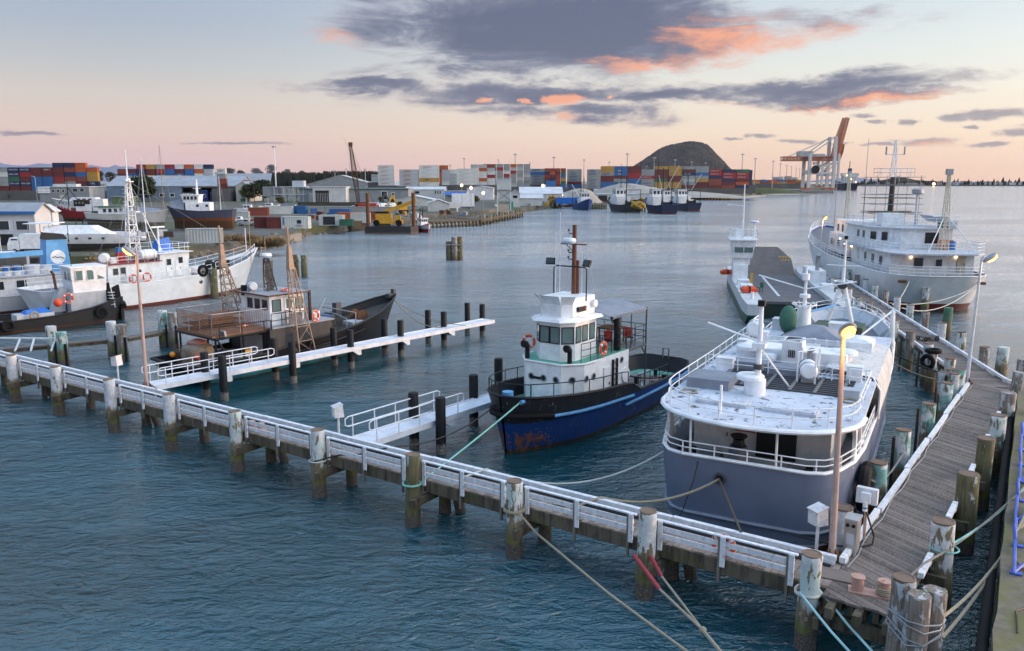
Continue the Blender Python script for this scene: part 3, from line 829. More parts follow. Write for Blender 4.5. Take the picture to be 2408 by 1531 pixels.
# light blue fender pipes
def fend(x0, x1, z0, z1, name='fender_pipe', mat=None, sg=1, n=8, out=.06, r=.085):
    pts = []
    for i in range(n+1):
        x = x0+(x1-x0)*i/n; s_ = None
        z = z0+(z1-z0)*i/n
        for p, q_ in zip(st, st[1:]):
            if p[0] <= x <= q_[0]:
                f = (x-p[0])/(q_[0]-p[0]); bd = p[2]+(q_[2]-p[2])*f; bw = p[3]+(q_[3]-p[3])*f; zd = p[4]+(q_[4]-p[4])*f
                pts.append((x, sg*(bw+(bd-bw)*(z/zd)**.8+out), z))
    f = MB().tube(pts, r, 8).build(name, mat or LBLUE, tug)
    mb = MB()
    for p in pts[1:-1]: mb.tube([(p[0]-.02,p[1],p[2]),(p[0]+.02,p[1],p[2])], r*1.12, 8)
    mb.build('clamp', GALV, f)
for sg in (1, -1):
    fend(.1, 7.0, 1.50, 1.86, sg=sg); fend(-8.5, .9, 1.36, 1.12, sg=sg, n=11)
mb = MB(); ring = [(x, y, z) for x, y, z in [(7.0,1.75,1.9),(8.0,1.25,2.0),(8.75,.65,2.06),(9.02,0,2.08),(8.75,-.65,2.06),(8.0,-1.25,2.0),(7.0,-1.75,1.9)]]
MB().tube(ring, .13, 8).build('bow_fender', BLACKR, tug)
# scraped rusty anchor pocket
MB().box((7.40,.98,.95),(.7,.10,.6), rz=R(-36)).build('anchor_pocket', RUST, tug)
MB().box((7.40,1.02,1.05),(.4,.10,.26), rz=R(-36)).build('scraped_patch', paint('bare_scrape', (.45,.38,.33), .8, .4, .3), tug)
# lower house
X = lambda a: 8.5-a
lo = [(X(3.2),-1.1),(X(3.2),1.05),(X(4.1),1.85),(X(8.7),1.9),(X(8.7),-1.9),(X(4.1),-1.85)][::-1]
house(tug, lo, 1.5, 3.95, WHITE, 'lower_house')
MB().prism([(p[0]*1.0, p[1]*.985) for p in lo], 3.955, 3.97).build('boat_deck', DECKGREEN, tug, smooth=False)
mb = MB(); lp = [(X(3.16),-1.12),(X(3.16),1.08),(X(4.08),1.89),(X(5.1),1.93)]
mb.tube([(a,b_,3.95) for a, b_ in [(X(5.0),-1.9),(X(4.06),-1.88)]+lp], .05, 6).build('house_edge_trim', WHITE, tug)
fa = math.atan2(.9, .8)
for y in (-.75, 0.0, .75): porthole(tug, (X(3.19), y, 3.15), 0)
porthole(tug, (X(3.62), 1.44, 3.15), math.atan2(.9,.8)); porthole(tug, (X(4.3), 1.87, 3.15), math.pi/2); porthole(tug, (X(5.0), 1.875, 3.15), math.pi/2); porthole(tug, (X(7.9), 1.895, 3.5), math.pi/2)
MB().box((X(3.17),-.38,3.12),(.08,.5,.12)).build('nameplate', BLACK, tug)
dd = door(tug, (X(6.3), 1.9, 2.5), math.pi/2, .62, 1.8, WHITE)
for k in (0, 1): MB().box((X(6.9)-.0-k*.42,1.95,2.75),(.1,.09,1.9)).build('ladder_rail', BLACK, tug)
for k in range(6): MB().box((X(6.9)-.21,1.96,2.0+.3*k),(.34,.05,.04)).build('ladder_rung', DARKST, tug)
MB().lathe([(.02,-.03),(.42,-.03),(.42,.03),(.02,.03)], 14, (X(8.35),1.93,2.6), AX('y')).build('hatch_cover', WHITE, tug)
# wheelhouse
wl_ = [(X(3.75),-.62),(X(3.75),.62),(X(4.3),1.16),(X(6.4),1.16),(X(6.4),-1.16),(X(4.3),-1.16)][::-1]
house(tug, wl_, 3.97, 6.0, WHITE, 'wheelhouse')
br = [(X(3.42),-.78),(X(3.42),.78),(X(4.15),1.45),(X(6.65),1.45),(X(6.65),-1.45),(X(4.15),-1.45)][::-1]
MB().loft([[(p[0],p[1],6.0) for p in br],[(p[0]*.98,p[1]*.9,6.12) for p in br],[(p[0],p[1]*.72,6.2) for p in wl_]]).build('roof_brim', WHITE, tug, smooth=False)
for y in (-.31, .31): win(tug, (X(3.73), y, 5.3), 0, .50, .78, GLASSL)
win(tug, (X(4.02), .9, 5.3), math.atan2(.55,.54), .56, .78, GLASSL); win(tug, (X(4.02), -.9, 5.3), -math.atan2(.55,.54), .56, .78, GLASSL)
for x in (4.62, 5.25, 5.95): win(tug, (X(x), 1.175, 5.3), math.pi/2, .42, .76, GLASSL)
# upper monkey island with flared wind deflector
up = [(X(3.95),-.55),(X(3.95),.55),(X(4.35),.98),(X(6.5),.98),(X(6.5),-.98),(X(4.35),-.98)][::-1]
house(tug, up, 6.2, 7.15, WHITE, 'upper_bulwark')
for a, y0, y1 in ((0,-.5,.5),): MB().quad((X(3.93),y0,6.85),(X(3.93),y1,6.85),(X(3.6),y1+.1,7.3),(X(3.6),y0-.1,7.3)).build('wind_deflector', WHITE, tug, smooth=False)
for sg in (1,-1): MB().quad((X(3.95),sg*.55,6.85),(X(4.35),sg*.98,6.85),(X(4.12),sg*1.28,7.3),(X(3.62),sg*.72,7.3)).build('wind_deflector', WHITE, tug, smooth=False)
MB().box((X(5.1),1.05,6.55),(.75,.12,.24)).build('lightbox', BLACK, tug); MB().box((X(5.35),1.12,6.55),(.1,.05,.1)).build('port_light', ORANGE, tug)
MB().lathe([(.01,-.1),(.2,-.1),(.22,0),(.2,.1),(.01,.1)], 12, (X(6.3),1.08,6.7), AX('y')).build('searchlight', WHITE, tug)
# mast
RM = paint('rusty_mast', (.13,.055,.035), .8, .4, .6)
mb = MB().tube([(X(6.0),0,7.1),(X(6.0),0,10.75)], .14, 8, True, .11); mb.tube([(X(6.15),.12,6.9),(X(6.15),.12,8.9)], .10, 8)
for z in (8.95, 9.3, 9.95, 10.3): mb.tube([(X(6.0),0,z),(X(6.0),-.35,z)], .03, 5)
mb.tube([(X(6.0),-.85,9.75),(X(6.0),.75,9.75)], .035, 6).tube([(X(6.0),-.5,9.72),(X(6.0),0,9.3)], .025, 5)
ms = mb.build('mast', RM, tug)
for z in (9.0, 9.35, 10.0, 10.4): MB().cyl((X(6.0),-.36,z), .05, .12, 8).build('mast_light', DARKST, ms)
radar(tug, (X(5.85),-.22,9.8), .36)
ar = [(X(5.6),-1.0,7.0),(X(5.6),-1.0,8.5),(X(5.6),-.88,8.62),(X(5.6),.88,8.62),(X(5.6),1.0,8.5),(X(5.6),1.0,6.9)]
MB().tube(ar, .035, 6).build('light_arch', BLACK, tug)
for sg in (1,-1):
    f = MB().box((0,0,0),(.12,.5,.34)).build('floodlight', BLACK, tug, loc=(X(5.45),sg*1.1,8.85)); f.rotation_euler = (0,R(-25),R(-15*sg))
    MB().box((.066,0,0),(.01,.42,.27)).build('lens', GLASS, f)
for x, y, z1, z0 in ((5.3,-.7,10.4,6.9),(5.4,-.5,11.4,6.9),(6.3,.3,9.2,7)): MB().tube([(X(x),y,z0),(X(x),y,z1)], .014, 4).build('whip_antenna', WHITE, tug)
mb = MB()
for y, e in ((-1.2,-.85),(1.2,.75),(-.6,-.2)): mb.tube([(X(6.2),y,7.0),(X(6.0),e,9.75),(X(6.0),0,10.6)], .008, 4)
mb.build('stay_wires', GALV, tug)
# boat-deck rail, canopy, platform
rail(tug, [(X(4.0),1.72,3.97),(X(4.6),1.82,3.97),(X(6.6),1.82,3.97),(X(6.6),1.3,3.97)], 1.0, BLACK, 3, .75, .022)
rail(tug, [(X(7.5),1.85,3.97),(X(8.7),1.85,3.97),(X(10.8),1.85,3.97),(X(10.8),-1.85,3.97),(X(7.0),-1.85,3.97)], 1.05, BLACK, 3, 1.0, .022)
SL = paint('grey_slats', (.20,.21,.24), .7, .3)
for k in range(17): MB().box((0,0,0),(.105,3.7,.05)).build('slat', SL, tug, loc=(X(8.8)-.06-k*.125, 0, 3.93))
mb = MB()
for y in (-1.85, 1.85):
    mb.tube([(X(10.8),y,.9),(X(10.8),y,6.0)], .05, 6); mb.tube([(X(10.8),y,3.3),(X(10.2),y,3.9)], .04, 6); mb.tube([(X(8.8),y,3.85),(X(10.8),y,3.85)], .05, 6)
    mb.tube([(X(7.2),y*.9,3.97),(X(7.2),y*.9,5.95)], .035, 6); mb.tube([(X(9.0),y,3.97),(X(9.0),y,5.95)], .035, 6)
mb.build('canopy_frame', DARKST, tug)
cn = []
for x, dz in ((6.9,0),(8.2,.04),(9.5,.02),(10.85,0)):
    cn.append([(X(x),1.85,5.82+dz*.5),(X(x),1.9,5.96+dz),(X(x),1.0,6.14-dz),(X(x),0,6.36-dz),(X(x),-1.0,6.14-dz),(X(x),-1.9,5.96+dz),(X(x),-1.85,5.82+dz*.5)])
MB().loft(cn, closed=False).build('canopy', TARP, tug)
# deck clutter under the canopy
MB().box((X(9.6),.3,4.85),(1.3,1.3,.06)).build('table_top', RUST, tug)
for q in ((9.1,-.2),(10.1,-.2),(9.1,.8),(10.1,.8)): MB().box((X(q[0]),q[1],4.42),(.07,.07,.84)).build('table_leg', RUST, tug)
for x, y in ((8.2,.9),(8.6,-.3),(9.8,1.3)):
    ch = thing('deck_chair', ('dark folding chair by the tug canopy post','dark folding chair deep under the tug canopy','dark folding chair by the tug outer rail')[(8.2,8.6,9.8).index(x)], 'chair', onb(tug, X(x), y, 3.97), tug.rotation_euler[2]+.6)
    MB().box((0,0,.42),(.45,.45,.05)).build('seat', BLACK, ch); MB().box((-.22,0,.68),(.05,.45,.5)).build('backrest', RED, ch)
    for a in (-.18,.18):
        for b_ in (-.18,.18): MB().cyl((a,b_,0),.018,.42,6).build('leg', DARKST, ch)
# funnel uptake and cowl vents
def cowl(x, y, z0, h=.9, r=.15, mat=BLACK, ang=0.0):
    o = MB().tube([(x,y,z0),(x,y,z0+h*.6)], r*.8, 10).build('cowl_vent', mat, tug)
    ca, sa = math.cos(ang), math.sin(ang)
    MB().tube([(x,y,z0+h*.55),(x+.03*ca,y+.03*sa,z0+h*.78),(x+.16*ca,y+.16*sa,z0+h*.9),(x+.34*ca,y+.34*sa,z0+h*.9)], [r*.8,r*.9,r*1.1,r*1.35], 10).build('cowl_mouth', mat, o)
cowl(X(3.55),-1.25,3.95); cowl(X(3.75),1.2,3.95); cowl(X(8.0),1.55,3.97,1.9,.24,BLACK,-2.4)
# deck fittings
for x, y in ((7.2,.9),(7.2,-.9),(3.6,2.05),(-1.3,2.0),(-3.5,1.75),(-5.4,1.5),(-2.0,2.0),(-6.3,.5),(-4.3,-.9),(-3.9,.4)):
    zz = interp(st, x)[1]-.85
    b_ = MB().cyl((x-.16,y,zz),.12,.62,10).build('bitt', BLACK, tug); MB().cyl((x-.16,y,zz+.58),.16,.07,10).build('bitt_cap', BLACK, b_)
w0 = MB().lathe([(.45,-.35),(.45,-.3),(.2,-.28),(.2,.28),(.45,.3),(.45,.35)], 14, (X(9.9),0,1.45), AX('y')).build('towing_winch', DARKST, tug)
MB().torus((X(14.6),0,1.2), 1.35, .06, None, 20, 6, -1.7, 1.7).build('towing_rail', RUST, tug); MB().box((X(14.2),.1,1.3),(1.5,.14,.1)).build('towing_beam', GALV, tug)
MB().tube([(X(17.1),.35,1.7),(X(17.1),.35,2.35),(X(17.1),-.05,2.35),(X(17.1),-.05,1.7)], .05, 6).build('stern_frame', DARKST, tug)
MB().box((X(12.6),0,.93),(3.2,2.6,.06)).build('stern_hatch', GREYDECK, tug)
MB().prism([(X(10.9),1.2),(X(10.9),-1.2),(X(15.2),-1.0),(X(15.2),1.0)], .9, .98).build('after_deck_plate', GREYDECK, tug)
rail(tug, side_line(st, .6, 8.2, 1, .02, .12, 10), .62, BLACK, 1, 1.3, .028); rail(tug, side_line(st, .6, 8.2, -1, .02, .12, 10), .62, BLACK, 1, 1.3, .028)
rail(tug, [(8.2,1.25,2.95),(8.7,.6,2.98),(8.85,0,3.0),(8.7,-.6,2.98),(8.2,-1.25,2.95)], .62, BLACK, 1, .8, .028)
rail(tug, side_line(st, -4.4, -.6, 1, .0, .12, 6), .75, BLACK, 2, 1.2, .025)
MB().cyl((7.6,-.55,2.1), .28, .75, 14).build('paint_drum', LBLUE, tug)
MB().box((6.2,.35,2.15),(.9,.8,.35)).build('deck_locker', WHITE, tug)
MB().lathe([(.01,-.12),(.1,-.12),(.1,.12),(.01,.12)], 10, (8.55,1.0,2.78), AX('x')).build('fairlead', LBLUE, tug)
buoy('orange lifebuoy hung on the boat-deck rail of the blue tug', onb(tug, X(5.9), 1.9, 4.45), tug.rotation_euler[2]+math.pi/2)
buoy('orange lifebuoy on the far side of the blue tug wheelhouse', onb(tug, X(4.4), -1.75, 4.65), tug.rotation_euler[2]+.3)
rope('pale green rope lying on the after deck of the blue tug', [onb(tug, x, y, z) for x, y, z in ((-.3,1.6,1.6),(-.9,1.2,1.1),(-2,1.1,.95),(-3.4,1.3,.95),(-4.4,.6,.95))], .04, ROPEA)
# ---------------------------------------------------------------- grey ship moored stern-to in the corner
d_ = Vector((.475,.88,0)).normalized(); pr = Vector((d_.y,-d_.x,0)); c_ = d_*42.5-pr*5.75
gs = thing('ship', 'slate grey ship with rounded stern and white upper deck moored in the jetty corner', 'ship', c_, math.atan2(d_.y, d_.x))
m = bandmat('grey_hull_paint', [(.42,(.10,.02,.02)), (.50,(.62,.63,.66)), (9,(.175,.205,.29))], rust=.04, dirt=.4, rough=.38)
X = lambda a: a-42.5
st = [(X(27.6),X(28.0),2.2,1.9,3.28), (X(27.85),X(28.2),2.75,2.45,3.27), (X(28.5),X(28.8),3.15,2.9,3.25), (X(29.8),X(30.0),3.48,3.3,3.2), (X(32),X(32),3.6,3.5,3.05), (X(38),X(38),3.65,3.55,3.0), (X(44),X(44),3.65,3.5,3.05),
      (X(47.0),X(46.8),3.62,3.2,3.15), (X(47.6),X(47.2),3.6,3.1,3.95), (X(50),X(49.2),3.5,2.5,4.2), (X(53),X(51.6),3.1,1.5,4.6), (X(55.5),X(53.4),2.3,.7,4.95), (X(57.0),X(54.3),1.3,.25,5.15), (X(57.7),X(54.7),.1,.05,5.25)]
hull(gs, st, m, GREYDECK, bul=.95, capmat=WHITE, innermat=GREYW, capr=.03, pw=.9)
for z in (.98,): 
    pts = []
    for s_ in [s for s in st if s[0] < X(48)]:
        f = z/s_[4]; y = s_[3]+(s_[2]-s_[3])*f**.9; x = s_[1]+(s_[0]-s_[1])*f**1.2; pts.append((x-.02 if s_ is st[0] else x, y+.02, z))
    MB().tube([(p[0],-p[1],p[2]) for p in reversed(pts)]+[(pts[0][0]-.05,0,z)]+pts, .075, 6).build('rubbing_strake', paint('strake_grey', (.24,.27,.34), .45, .3), gs)
# stern accommodation, set in from the promenade
WALL = paint('cream_white_wall', (.66,.64,.62), .5, .25, .06)
ZD = 2.2; ZU = 5.25
house(gs, [(X(30.6),-2.55),(X(45.5),-2.55),(X(45.5),2.55),(X(30.6),2.55)], ZD, ZU-.1, WALL, 'accommodation')
door(gs, (X(30.58), 1.5, 3.3), math.pi, .75, 1.9, WALL); 
MB().box((X(30.55),-.62,3.55),(.1,1.45,1.9)).build('doorway_shade_panel', paint('painted_interior_shade', (.012,.012,.014), .6, .2), gs)  # black panel on the wall: shade of the doorway put into colour
MB().box((X(30.5),.55,3.9),(.14,.75,.55)).build('red_locker', RED, gs)
cpst = MB().lathe([(.42,0),(.40,.5),(.32,.75),(.36,.85),(.34,1.0),(.30,1.05)], 16, (X(29.5),.55,ZD)).build('capstan', GREYDECK, gs)
MB().lathe([(.3,0),(.22,.1),(.2,.35),(.32,.5),(.3,.56)], 14, (X(29.5),.55,ZD+1.05)).build('capstan_head', BLACK, cpst)
MB().box((X(29.3),1.6,ZD+.3),(1.2,.8,.6)).build('deck_box', GREYDECK, gs); MB().box((X(29.6),-1.5,ZD+.25),(.8,.6,.5)).build('deck_box', GREYDECK, gs)
# upper deck slab with rounded stern
ud = []
for a in range(-90, 91, 10):
    t_ = R(a); ud.append((X(30.6)-3.15*math.cos(t_)**.75 if abs(a) < 90 else X(30.6), 3.6*math.sin(t_)))
ud = ud+[(X(47.2),3.45),(X(47.2),-3.45)]
UDM = paint('worn_white_deck', (.58,.62,.70), .6, .35, .5, streak=False, rustc=(.045,.035,.035), scale=.75)
MB().prism(ud[::-1], ZU-.24, ZU).build('upper_deck', UDM, gs, smooth=False)
MB().tube([(p[0],p[1],ZU-.12) for p in ud[:19]], .13, 8).build('deck_edge', WHITE, gs)
rail(gs, [(p[0]+.15,p[1]*.96,ZU) for p in ud[:19]]+[(X(36.3),3.35,ZU)], 1.0, WHITE, 2, 1.25, .028)
rail(gs, [(X(30.6),-3.4,ZU),(X(35.2),-3.4,ZU),(X(35.2),-2.6,ZU)], 1.0, WHITE, 2, 1.2, .028)
# stern promenade rail + supports
pl = [(s_[0]+.06, s_[2]-.06, s_[4]) for s_ in st[:5]]
prl = [(p[0],-p[1],p[2]) for p in reversed(pl)]+pl
rail(gs, prl, .62, WHITE, 2, 1.15, .03)
for y in (-2.9, -1.05, 2.0): MB().tube([(X(28.15) if abs(y) < 2.5 else X(28.55),y,3.1),(X(28.1) if abs(y) < 2.5 else X(28.5),y,ZU-.2)], .045, 6).build('stanchion', WHITE, gs)
for sg in (1, -1):
    o = MB(); o.xz([(X(29.6),3.0),(X(30.9),3.0),(X(30.45),3.5),(X(30.35),4.4),(X(30.8),ZU-.22),(X(29.4),ZU-.22),(X(29.85),4.4),(X(29.9),3.6)], sg*3.38-.06, sg*3.38+.06)
    o.build('deck_support', WHITE, gs)
    for x in (31.6, 33.2): MB().tube([(X(x),sg*3.45,3.0),(X(x),sg*3.4,ZU-.2)], .06, 6).build('stanchion', WHITE, gs)
    rail(gs, side_line(st, X(31.2), X(36.5), sg, 0, .08, 5), .75, WHITE, 2, 1.0, .028)
# skylights and mast on the upper deck
for y in (1.3, -1.15):
    o = MB().box((X(30.0),y,ZU+.08),(1.0,1.9,.16)).build('deck_hatch', GREYW, gs); MB().box((X(30.0),y,ZU+.18),(.85,1.75,.05)).build('hatch_lid', UDM, o)
o = MB(); o.cyl((X(31.9),.55,ZU), .42, .9, 14); o.build('mast_housing', WHITE, gs)
MB().lathe([(.2,0),(.52,.02),(.55,.22),(.5,.3),(.1,.34)], 14, (X(31.9),.75,ZU+.85)).build('mushroom_vent', WHITE, gs)
mm = MB().tube([(X(31.9),.45,ZU),(X(31.9),.45,ZU+5.2)], .13, 8, True, .08)
mm.tube([(X(31.9),.45,ZU+3.1),(X(32.2),2.6,ZU+3.9)], .055, 6).tube([(X(31.9),.45,ZU+3.1),(X(31.9),-1.6,ZU+3.55)], .05, 6).box((X(31.9),.45,ZU+2.9),(.5,.5,.28)).tube([(X(31.9),.45,ZU+2.8),(X(33.6),-.5,ZU)], .04, 6)
mm = mm.build('signal_mast', WHITE, gs); MB().box((X(31.9),.45,ZU+5.35),(.26,.26,.34)).build('lantern', BLACK, mm); MB().cyl((X(31.9),.45,ZU+1.5),.2,.3,10).build('lantern', DARKST, mm)
MB().tube([(X(28.5),1.05,ZU),(X(28.5),1.05,ZU+1.55)], .05, 6).build('flag_staff', WHITE, gs)
MB().box((X(32.6),2.4,ZU+.3),(1.7,1.7,.6)).build('covered_hatch', TARP, gs)
# grating of grey bars
for k in range(9): MB().box((X(33.0)+k*.33,-.2,ZU+.05),(.13,5.2,.1)).build('grating_bar', DARKST, gs)
for k in range(6): MB().box((X(34.3),-2.5+k*.95,ZU+.13),(2.9,.12,.06)).build('grating_bar', GREYDECK, gs)
# midship: funnel, vents, lockers
ZM = ZU
MB().box((X(38.2),.1,ZM+.55),(1.6,4.6,1.1)).build('engine_casing', WHITE, gs)
fn = MB(); fn.loft([[(X(36.9),-.45,ZM),(X(38.0),-.45,ZM),(X(38.0),.45,ZM),(X(36.9),.45,ZM)],[(X(36.75),-.42,ZM+1.9),(X(37.75),-.42,ZM+2.0),(X(37.75),.42,ZM+2.0),(X(36.75),.42,ZM+1.9)]])
fn = fn.build('funnel', WHITE, gs, smooth=False); MB().box((X(37.25),0,ZM+1.98),(.7,.6,.06)).build('funnel_opening', BLACK, fn)
for k in range(4): MB().box((X(36.8),-.12+.08*k,ZM+1.1),(.14,.03,.5)).build('louvre', BLACK, fn)
MB().tube([(X(37.4),-.7,ZM),(X(37.4),-.7,ZM+1.2),(X(37.2),-.8,ZM+1.4)], .14, 8).build('exhaust_pipe', GALV, gs)
for x, y, s_ in ((37.6,2.0,1.0),(38.5,-2.0,.95),(37.0,1.0,.6)):
    o = MB().cyl((X(x),y,ZM),.36*s_,.95*s_,14).build('mushroom_vent', WHITE, gs); MB().lathe([(.3*s_,0),(.6*s_,.03),(.6*s_,.25),(.5*s_,.34),(.05,.38)], 16, (X(x),y,ZM+.9*s_)).build('vent_hood', WHITE, o)
MB().box((X(36.2),1.6,ZM+.3),(1.0,1.5,.6)).build('covered_locker', TARP, gs); MB().box((X(36.0),-.2,ZM+.25),(.9,1.8,.5)).build('covered_locker', TARP, gs)
rail(gs, [(X(35.3),3.3,ZM),(X(35.3),-3.2,ZM)], 1.0, WHITE, 2, 1.3, .026)
rail(gs, [(X(36.3),3.35,ZM),(X(46.8),3.35,ZM)], 1.0, WHITE, 2, 1.2, .026)
raft('white liferaft canister on a frame beside the grey ship funnel', onb(gs, X(34.9), -1.0, 5.25), gs.rotation_euler[2]+.2, 1.25, .36)
mb = MB()
for x in (34.4, 35.4):
    for y in (-1.35,-.65): mb.tube([(X(x),y,ZU),(X(x),y,ZU+2.0)], .04, 5)
mb.tube([(X(34.4),-.65,ZU+2),(X(35.4),-1.35,ZU+2)], .03, 5); mb.build('raft_frame', WHITE, gs)
# lattice bulkhead of slotted panel
for k in range(5): MB().box((X(41.2),.1,ZM+.35+.15*k),(.05,6.0,.085)).build('lattice_bar', WHITE, gs)
for k in range(13): MB().box((X(41.2),-2.9+k*.5,ZM+.6),(.07,.06,.9)).build('lattice_post', WHITE, gs)
# white side shelter (canvas) on the starboard side
CANV = paint('dirty_canvas', (.60,.60,.60), .8, .7, 0, scale=1.2, dirtc=(.16,.15,.13), bump=.3)
sh = []
for x in (36.4, 38.2, 40.2, 42.2, 44.0): sh.append([(X(x),-3.72,3.1),(X(x),-3.72,4.7),(X(x),-3.55,5.35),(X(x),-3.1,5.55),(X(x),-1.9,5.85),(X(x),-1.5,5.8)])
MB().loft(sh, closed=False).build('canvas_shelter', CANV, gs)
MB().tube([(X(36.35),-3.72,3.1),(X(36.35),-3.72,4.7),(X(36.35),-3.4,5.5),(X(36.35),-1.6,5.87)], .05, 6).build('shelter_frame', WHITE, gs)
MB().box((X(40),-2.4,4.2),(6.5,.08,2.0)).build('shelter_inner_wall', paint('rusty_inner_wall', (.12,.06,.05), .8, .5, .4), gs)
# forward of midship: covered machinery, boxes, crane pedestal, A-frame mast
cov = MB(); cov.loft([[(X(42.6),-1.8,5.3),(X(45.6),-1.8,5.3),(X(45.6),1.9,5.3),(X(42.6),1.9,5.3)],[(X(43.0),-1.3,5.9),(X(45.2),-1.3,5.9),(X(45.2),1.3,5.9),(X(43.0),1.5,5.8)],[(X(44.0),-.3,6.5),(X(44.5),-.3,6.5),(X(44.5),.3,6.5),(X(44.0),.3,6.5)]])
cov.build('tarp_cover', TARP, gs)
MB().loft([[(X(42.0),-2.9,5.3),(X(43.6),-2.9,5.3),(X(43.6),-1.5,5.3),(X(42.0),-1.5,5.3)],[(X(42.0),-2.9,6.0),(X(43.6),-2.9,6.0),(X(43.6),-1.5,6.0),(X(42.0),-1.5,6.0)],[(X(42.2),-2.5,6.25),(X(43.4),-2.5,6.25),(X(43.4),-1.9,6.25),(X(42.2),-1.9,6.25)]]).build('deck_locker', WHITE, gs)
cp = MB().tube([(X(45.8),.9,4.8),(X(45.8),.9,7.6)], .42, 12, True, .36).build('crane_pedestal', WHITE, gs)
MB().torus((X(45.8),.9,7.75), .62, .05, None, 16, 6).build('pedestal_ring', WHITE, cp)
mb = MB()
for k in range(10): a = k*.628; mb.tube([(X(45.8)+.42*math.cos(a),.9+.42*math.sin(a),7.5),(X(45.8)+.64*math.cos(a),.9+.64*math.sin(a),7.9)], .03, 5)
mb.build('pedestal_cage', WHITE, cp)
mb = MB().tube([(X(45.8),.9,7.7),(X(45.8),.9,10.8)], .10, 8, True, .06); mb.tube([(X(45.8),.9,9.0),(X(45.8),3.4,9.9)], .05, 6); mb.tube([(X(45.8),.9,9.0),(X(46.2),-1.6,9.7)], .05, 6); mb.cyl((X(45.8),.9,9.7),.2,.5,10); mb.cyl((X(45.8),.9,8.3),.28,.25,12)
mb.build('radar_mast', WHITE, cp)
MB().tube([(X(45.8),.6,7.2),(X(47.4),-.5,7.5)], .09, 8).build('crane_jib', LBLUE, gs)
gc = MB().sphere((X(44.6),1.5,6.7), .66, 12, 8, (.72,.72,1.75)).build('green_cover', paint('green_canvas', (.05,.14,.10), .8, .3, bump=.4), gs); MB().cyl((X(44.6),1.5,5.2),.1,.8,8).build('stand', WHITE, gc)
raft('white liferaft canister near the green cover on the grey ship', onb(gs, X(41.6), 2.6, 5.65), gs.rotation_euler[2]+.1, 1.3, .40)
mb = MB()
for q in (40.9, 42.3):
    mb.tube([(X(q),2.9,5.2),(X(q+.3),2.6,7.4)], .05, 6); mb.tube([(X(q+.9),2.7,5.2),(X(q+.3),2.6,7.4)], .045, 6)
mb.tube([(X(41.2),2.6,7.4),(X(42.6),2.6,7.4)], .04, 6); mb.build('davit_frame', WHITE, gs)
# forecastle
MB().box((X(49.2),-.6,4.6),(1.9,2.6,1.9)).build('winch_house', paint('rusty_green_winch', (.05,.10,.07), .7, .5, .5), gs)
for k in range(4): MB().box((X(48.25),-1.6+.66*k,4.3),(.06,.5,1.1)).build('winch_panel', WHITE, gs)
am = MB().tube([(X(50.2),-1.4,4.0),(X(50.6),-.5,8.9)], .13, 8).tube([(X(50.2),.5,4.0),(X(50.6),-.45,8.9)], .13, 8).tube([(X(50.6),-.47,8.3),(X(50.6),-.47,12.6)], .10, 8, True, .05)
for z in (5.4, 6.5, 7.5): am.tube([(X(50.35),-1.15+(z-5.2)*.16,z),(X(50.35),.2-(z-5.2)*.16,z)], .05, 6)
am.tube([(X(50.6),-1.4,10.3),(X(50.6),.5,10.3)], .05, 6).torus((X(50.6),-.47,8.95), .5, .05, None, 14, 6); am = am.build('a_frame_mast', WHITE, gs)
MB().lathe([(.02,-.15),(.28,-.12),(.2,.15),(.02,.2)], 12, (X(50.4),-.47,8.6), AX('x')).build('floodlight', DARKST, am); MB().box((X(50.6),-.47,12.7),(.2,.2,.3)).build('lantern', BLACK, am)
fl = [(s_[0], s_[2]-.1, s_[4]) for s_ in st[-6:]]
rail(gs, fl+[(p[0],-p[1],p[2]) for p in reversed(fl)], .75, WHITE, 2, 1.3, .028)
mb = MB()
for s_ in st[-5:-1]:
    for sg in (1,-1): mb.bar((s_[0],sg*(s_[2]-.14),s_[4]-.05),(s_[0]-.1,sg*max(.1,s_[2]-.65),s_[4]-.93), .05, .25)
mb.build('bulwark_stays', GREYW, gs)
lg = MB()
for sg in (-1,):
    lg.tube([(X(48.6),-3.45,3.9),(X(49.2),-3.3,7.0)], .13, 8).tube([(X(51.0),-3.3,4.4),(X(49.2),-3.3,7.0)], .11, 8).tube([(X(49.2),-3.3,7.0),(X(46.8),-2.0,5.4)], .06, 6)
lg.build('side_gallows', WHITE, gs)
for x, y, w_, h_, mt_ in ((33.0,-2.9,.5,.5,GREYW),(35.6,2.6,.6,.8,WHITE),(39.6,1.7,.9,.7,WHITE_R),(39.9,-.3,.7,.9,GREYW),(40.3,.6,.5,.5,WHITE_R),(39.5,2.6,.5,1.0,WHITE),(41.9,.6,.6,.6,GREYDECK),(36.1,-2.7,.5,.9,WHITE),(46.6,-.9,.9,1.0,WHITE_R),(47.0,2.2,.8,.9,GREYW),(43.2,2.6,.6,.7,WHITE),(41.8,-1.0,.8,.5,TARP)):
    b_ = MB().box((X(x),y,ZM+h_/2),(w_,w_*1.2,h_)).build('deck_locker', mt_, gs); MB().box((X(x),y,ZM+h_+.02),(w_+.06,w_*1.2+.06,.05)).build('lid', mt_, b_)
for k in range(5): MB().tube([(X(36.4),-1.6+.16*k,ZM+.08),(X(40.8),-1.9+.2*k,ZM+.08),(X(41.0),-1.9+.2*k,ZM+.6)], .035, 5).build('deck_pipe', (WHITE,GALV,RUST)[k % 3], gs)
for x, y in ((30.9,2.9),(33.4,2.9),(32.4,-2.9),(38.9,-2.7)): MB().torus((X(x),y,ZM+.07), .3, .05, None, 14, 5).build('hose_coil', (ROPE,CABLE)[int(x) % 2], gs)
for x, y in ((29.0,-2.0),(29.2,2.3)): b_ = MB().cyl((X(x),y,2.3),.13,.6,10).build('bitt', BLACK, gs); MB().cyl((X(x)+.45,y,2.3),.13,.6,10).build('bitt', BLACK, gs)
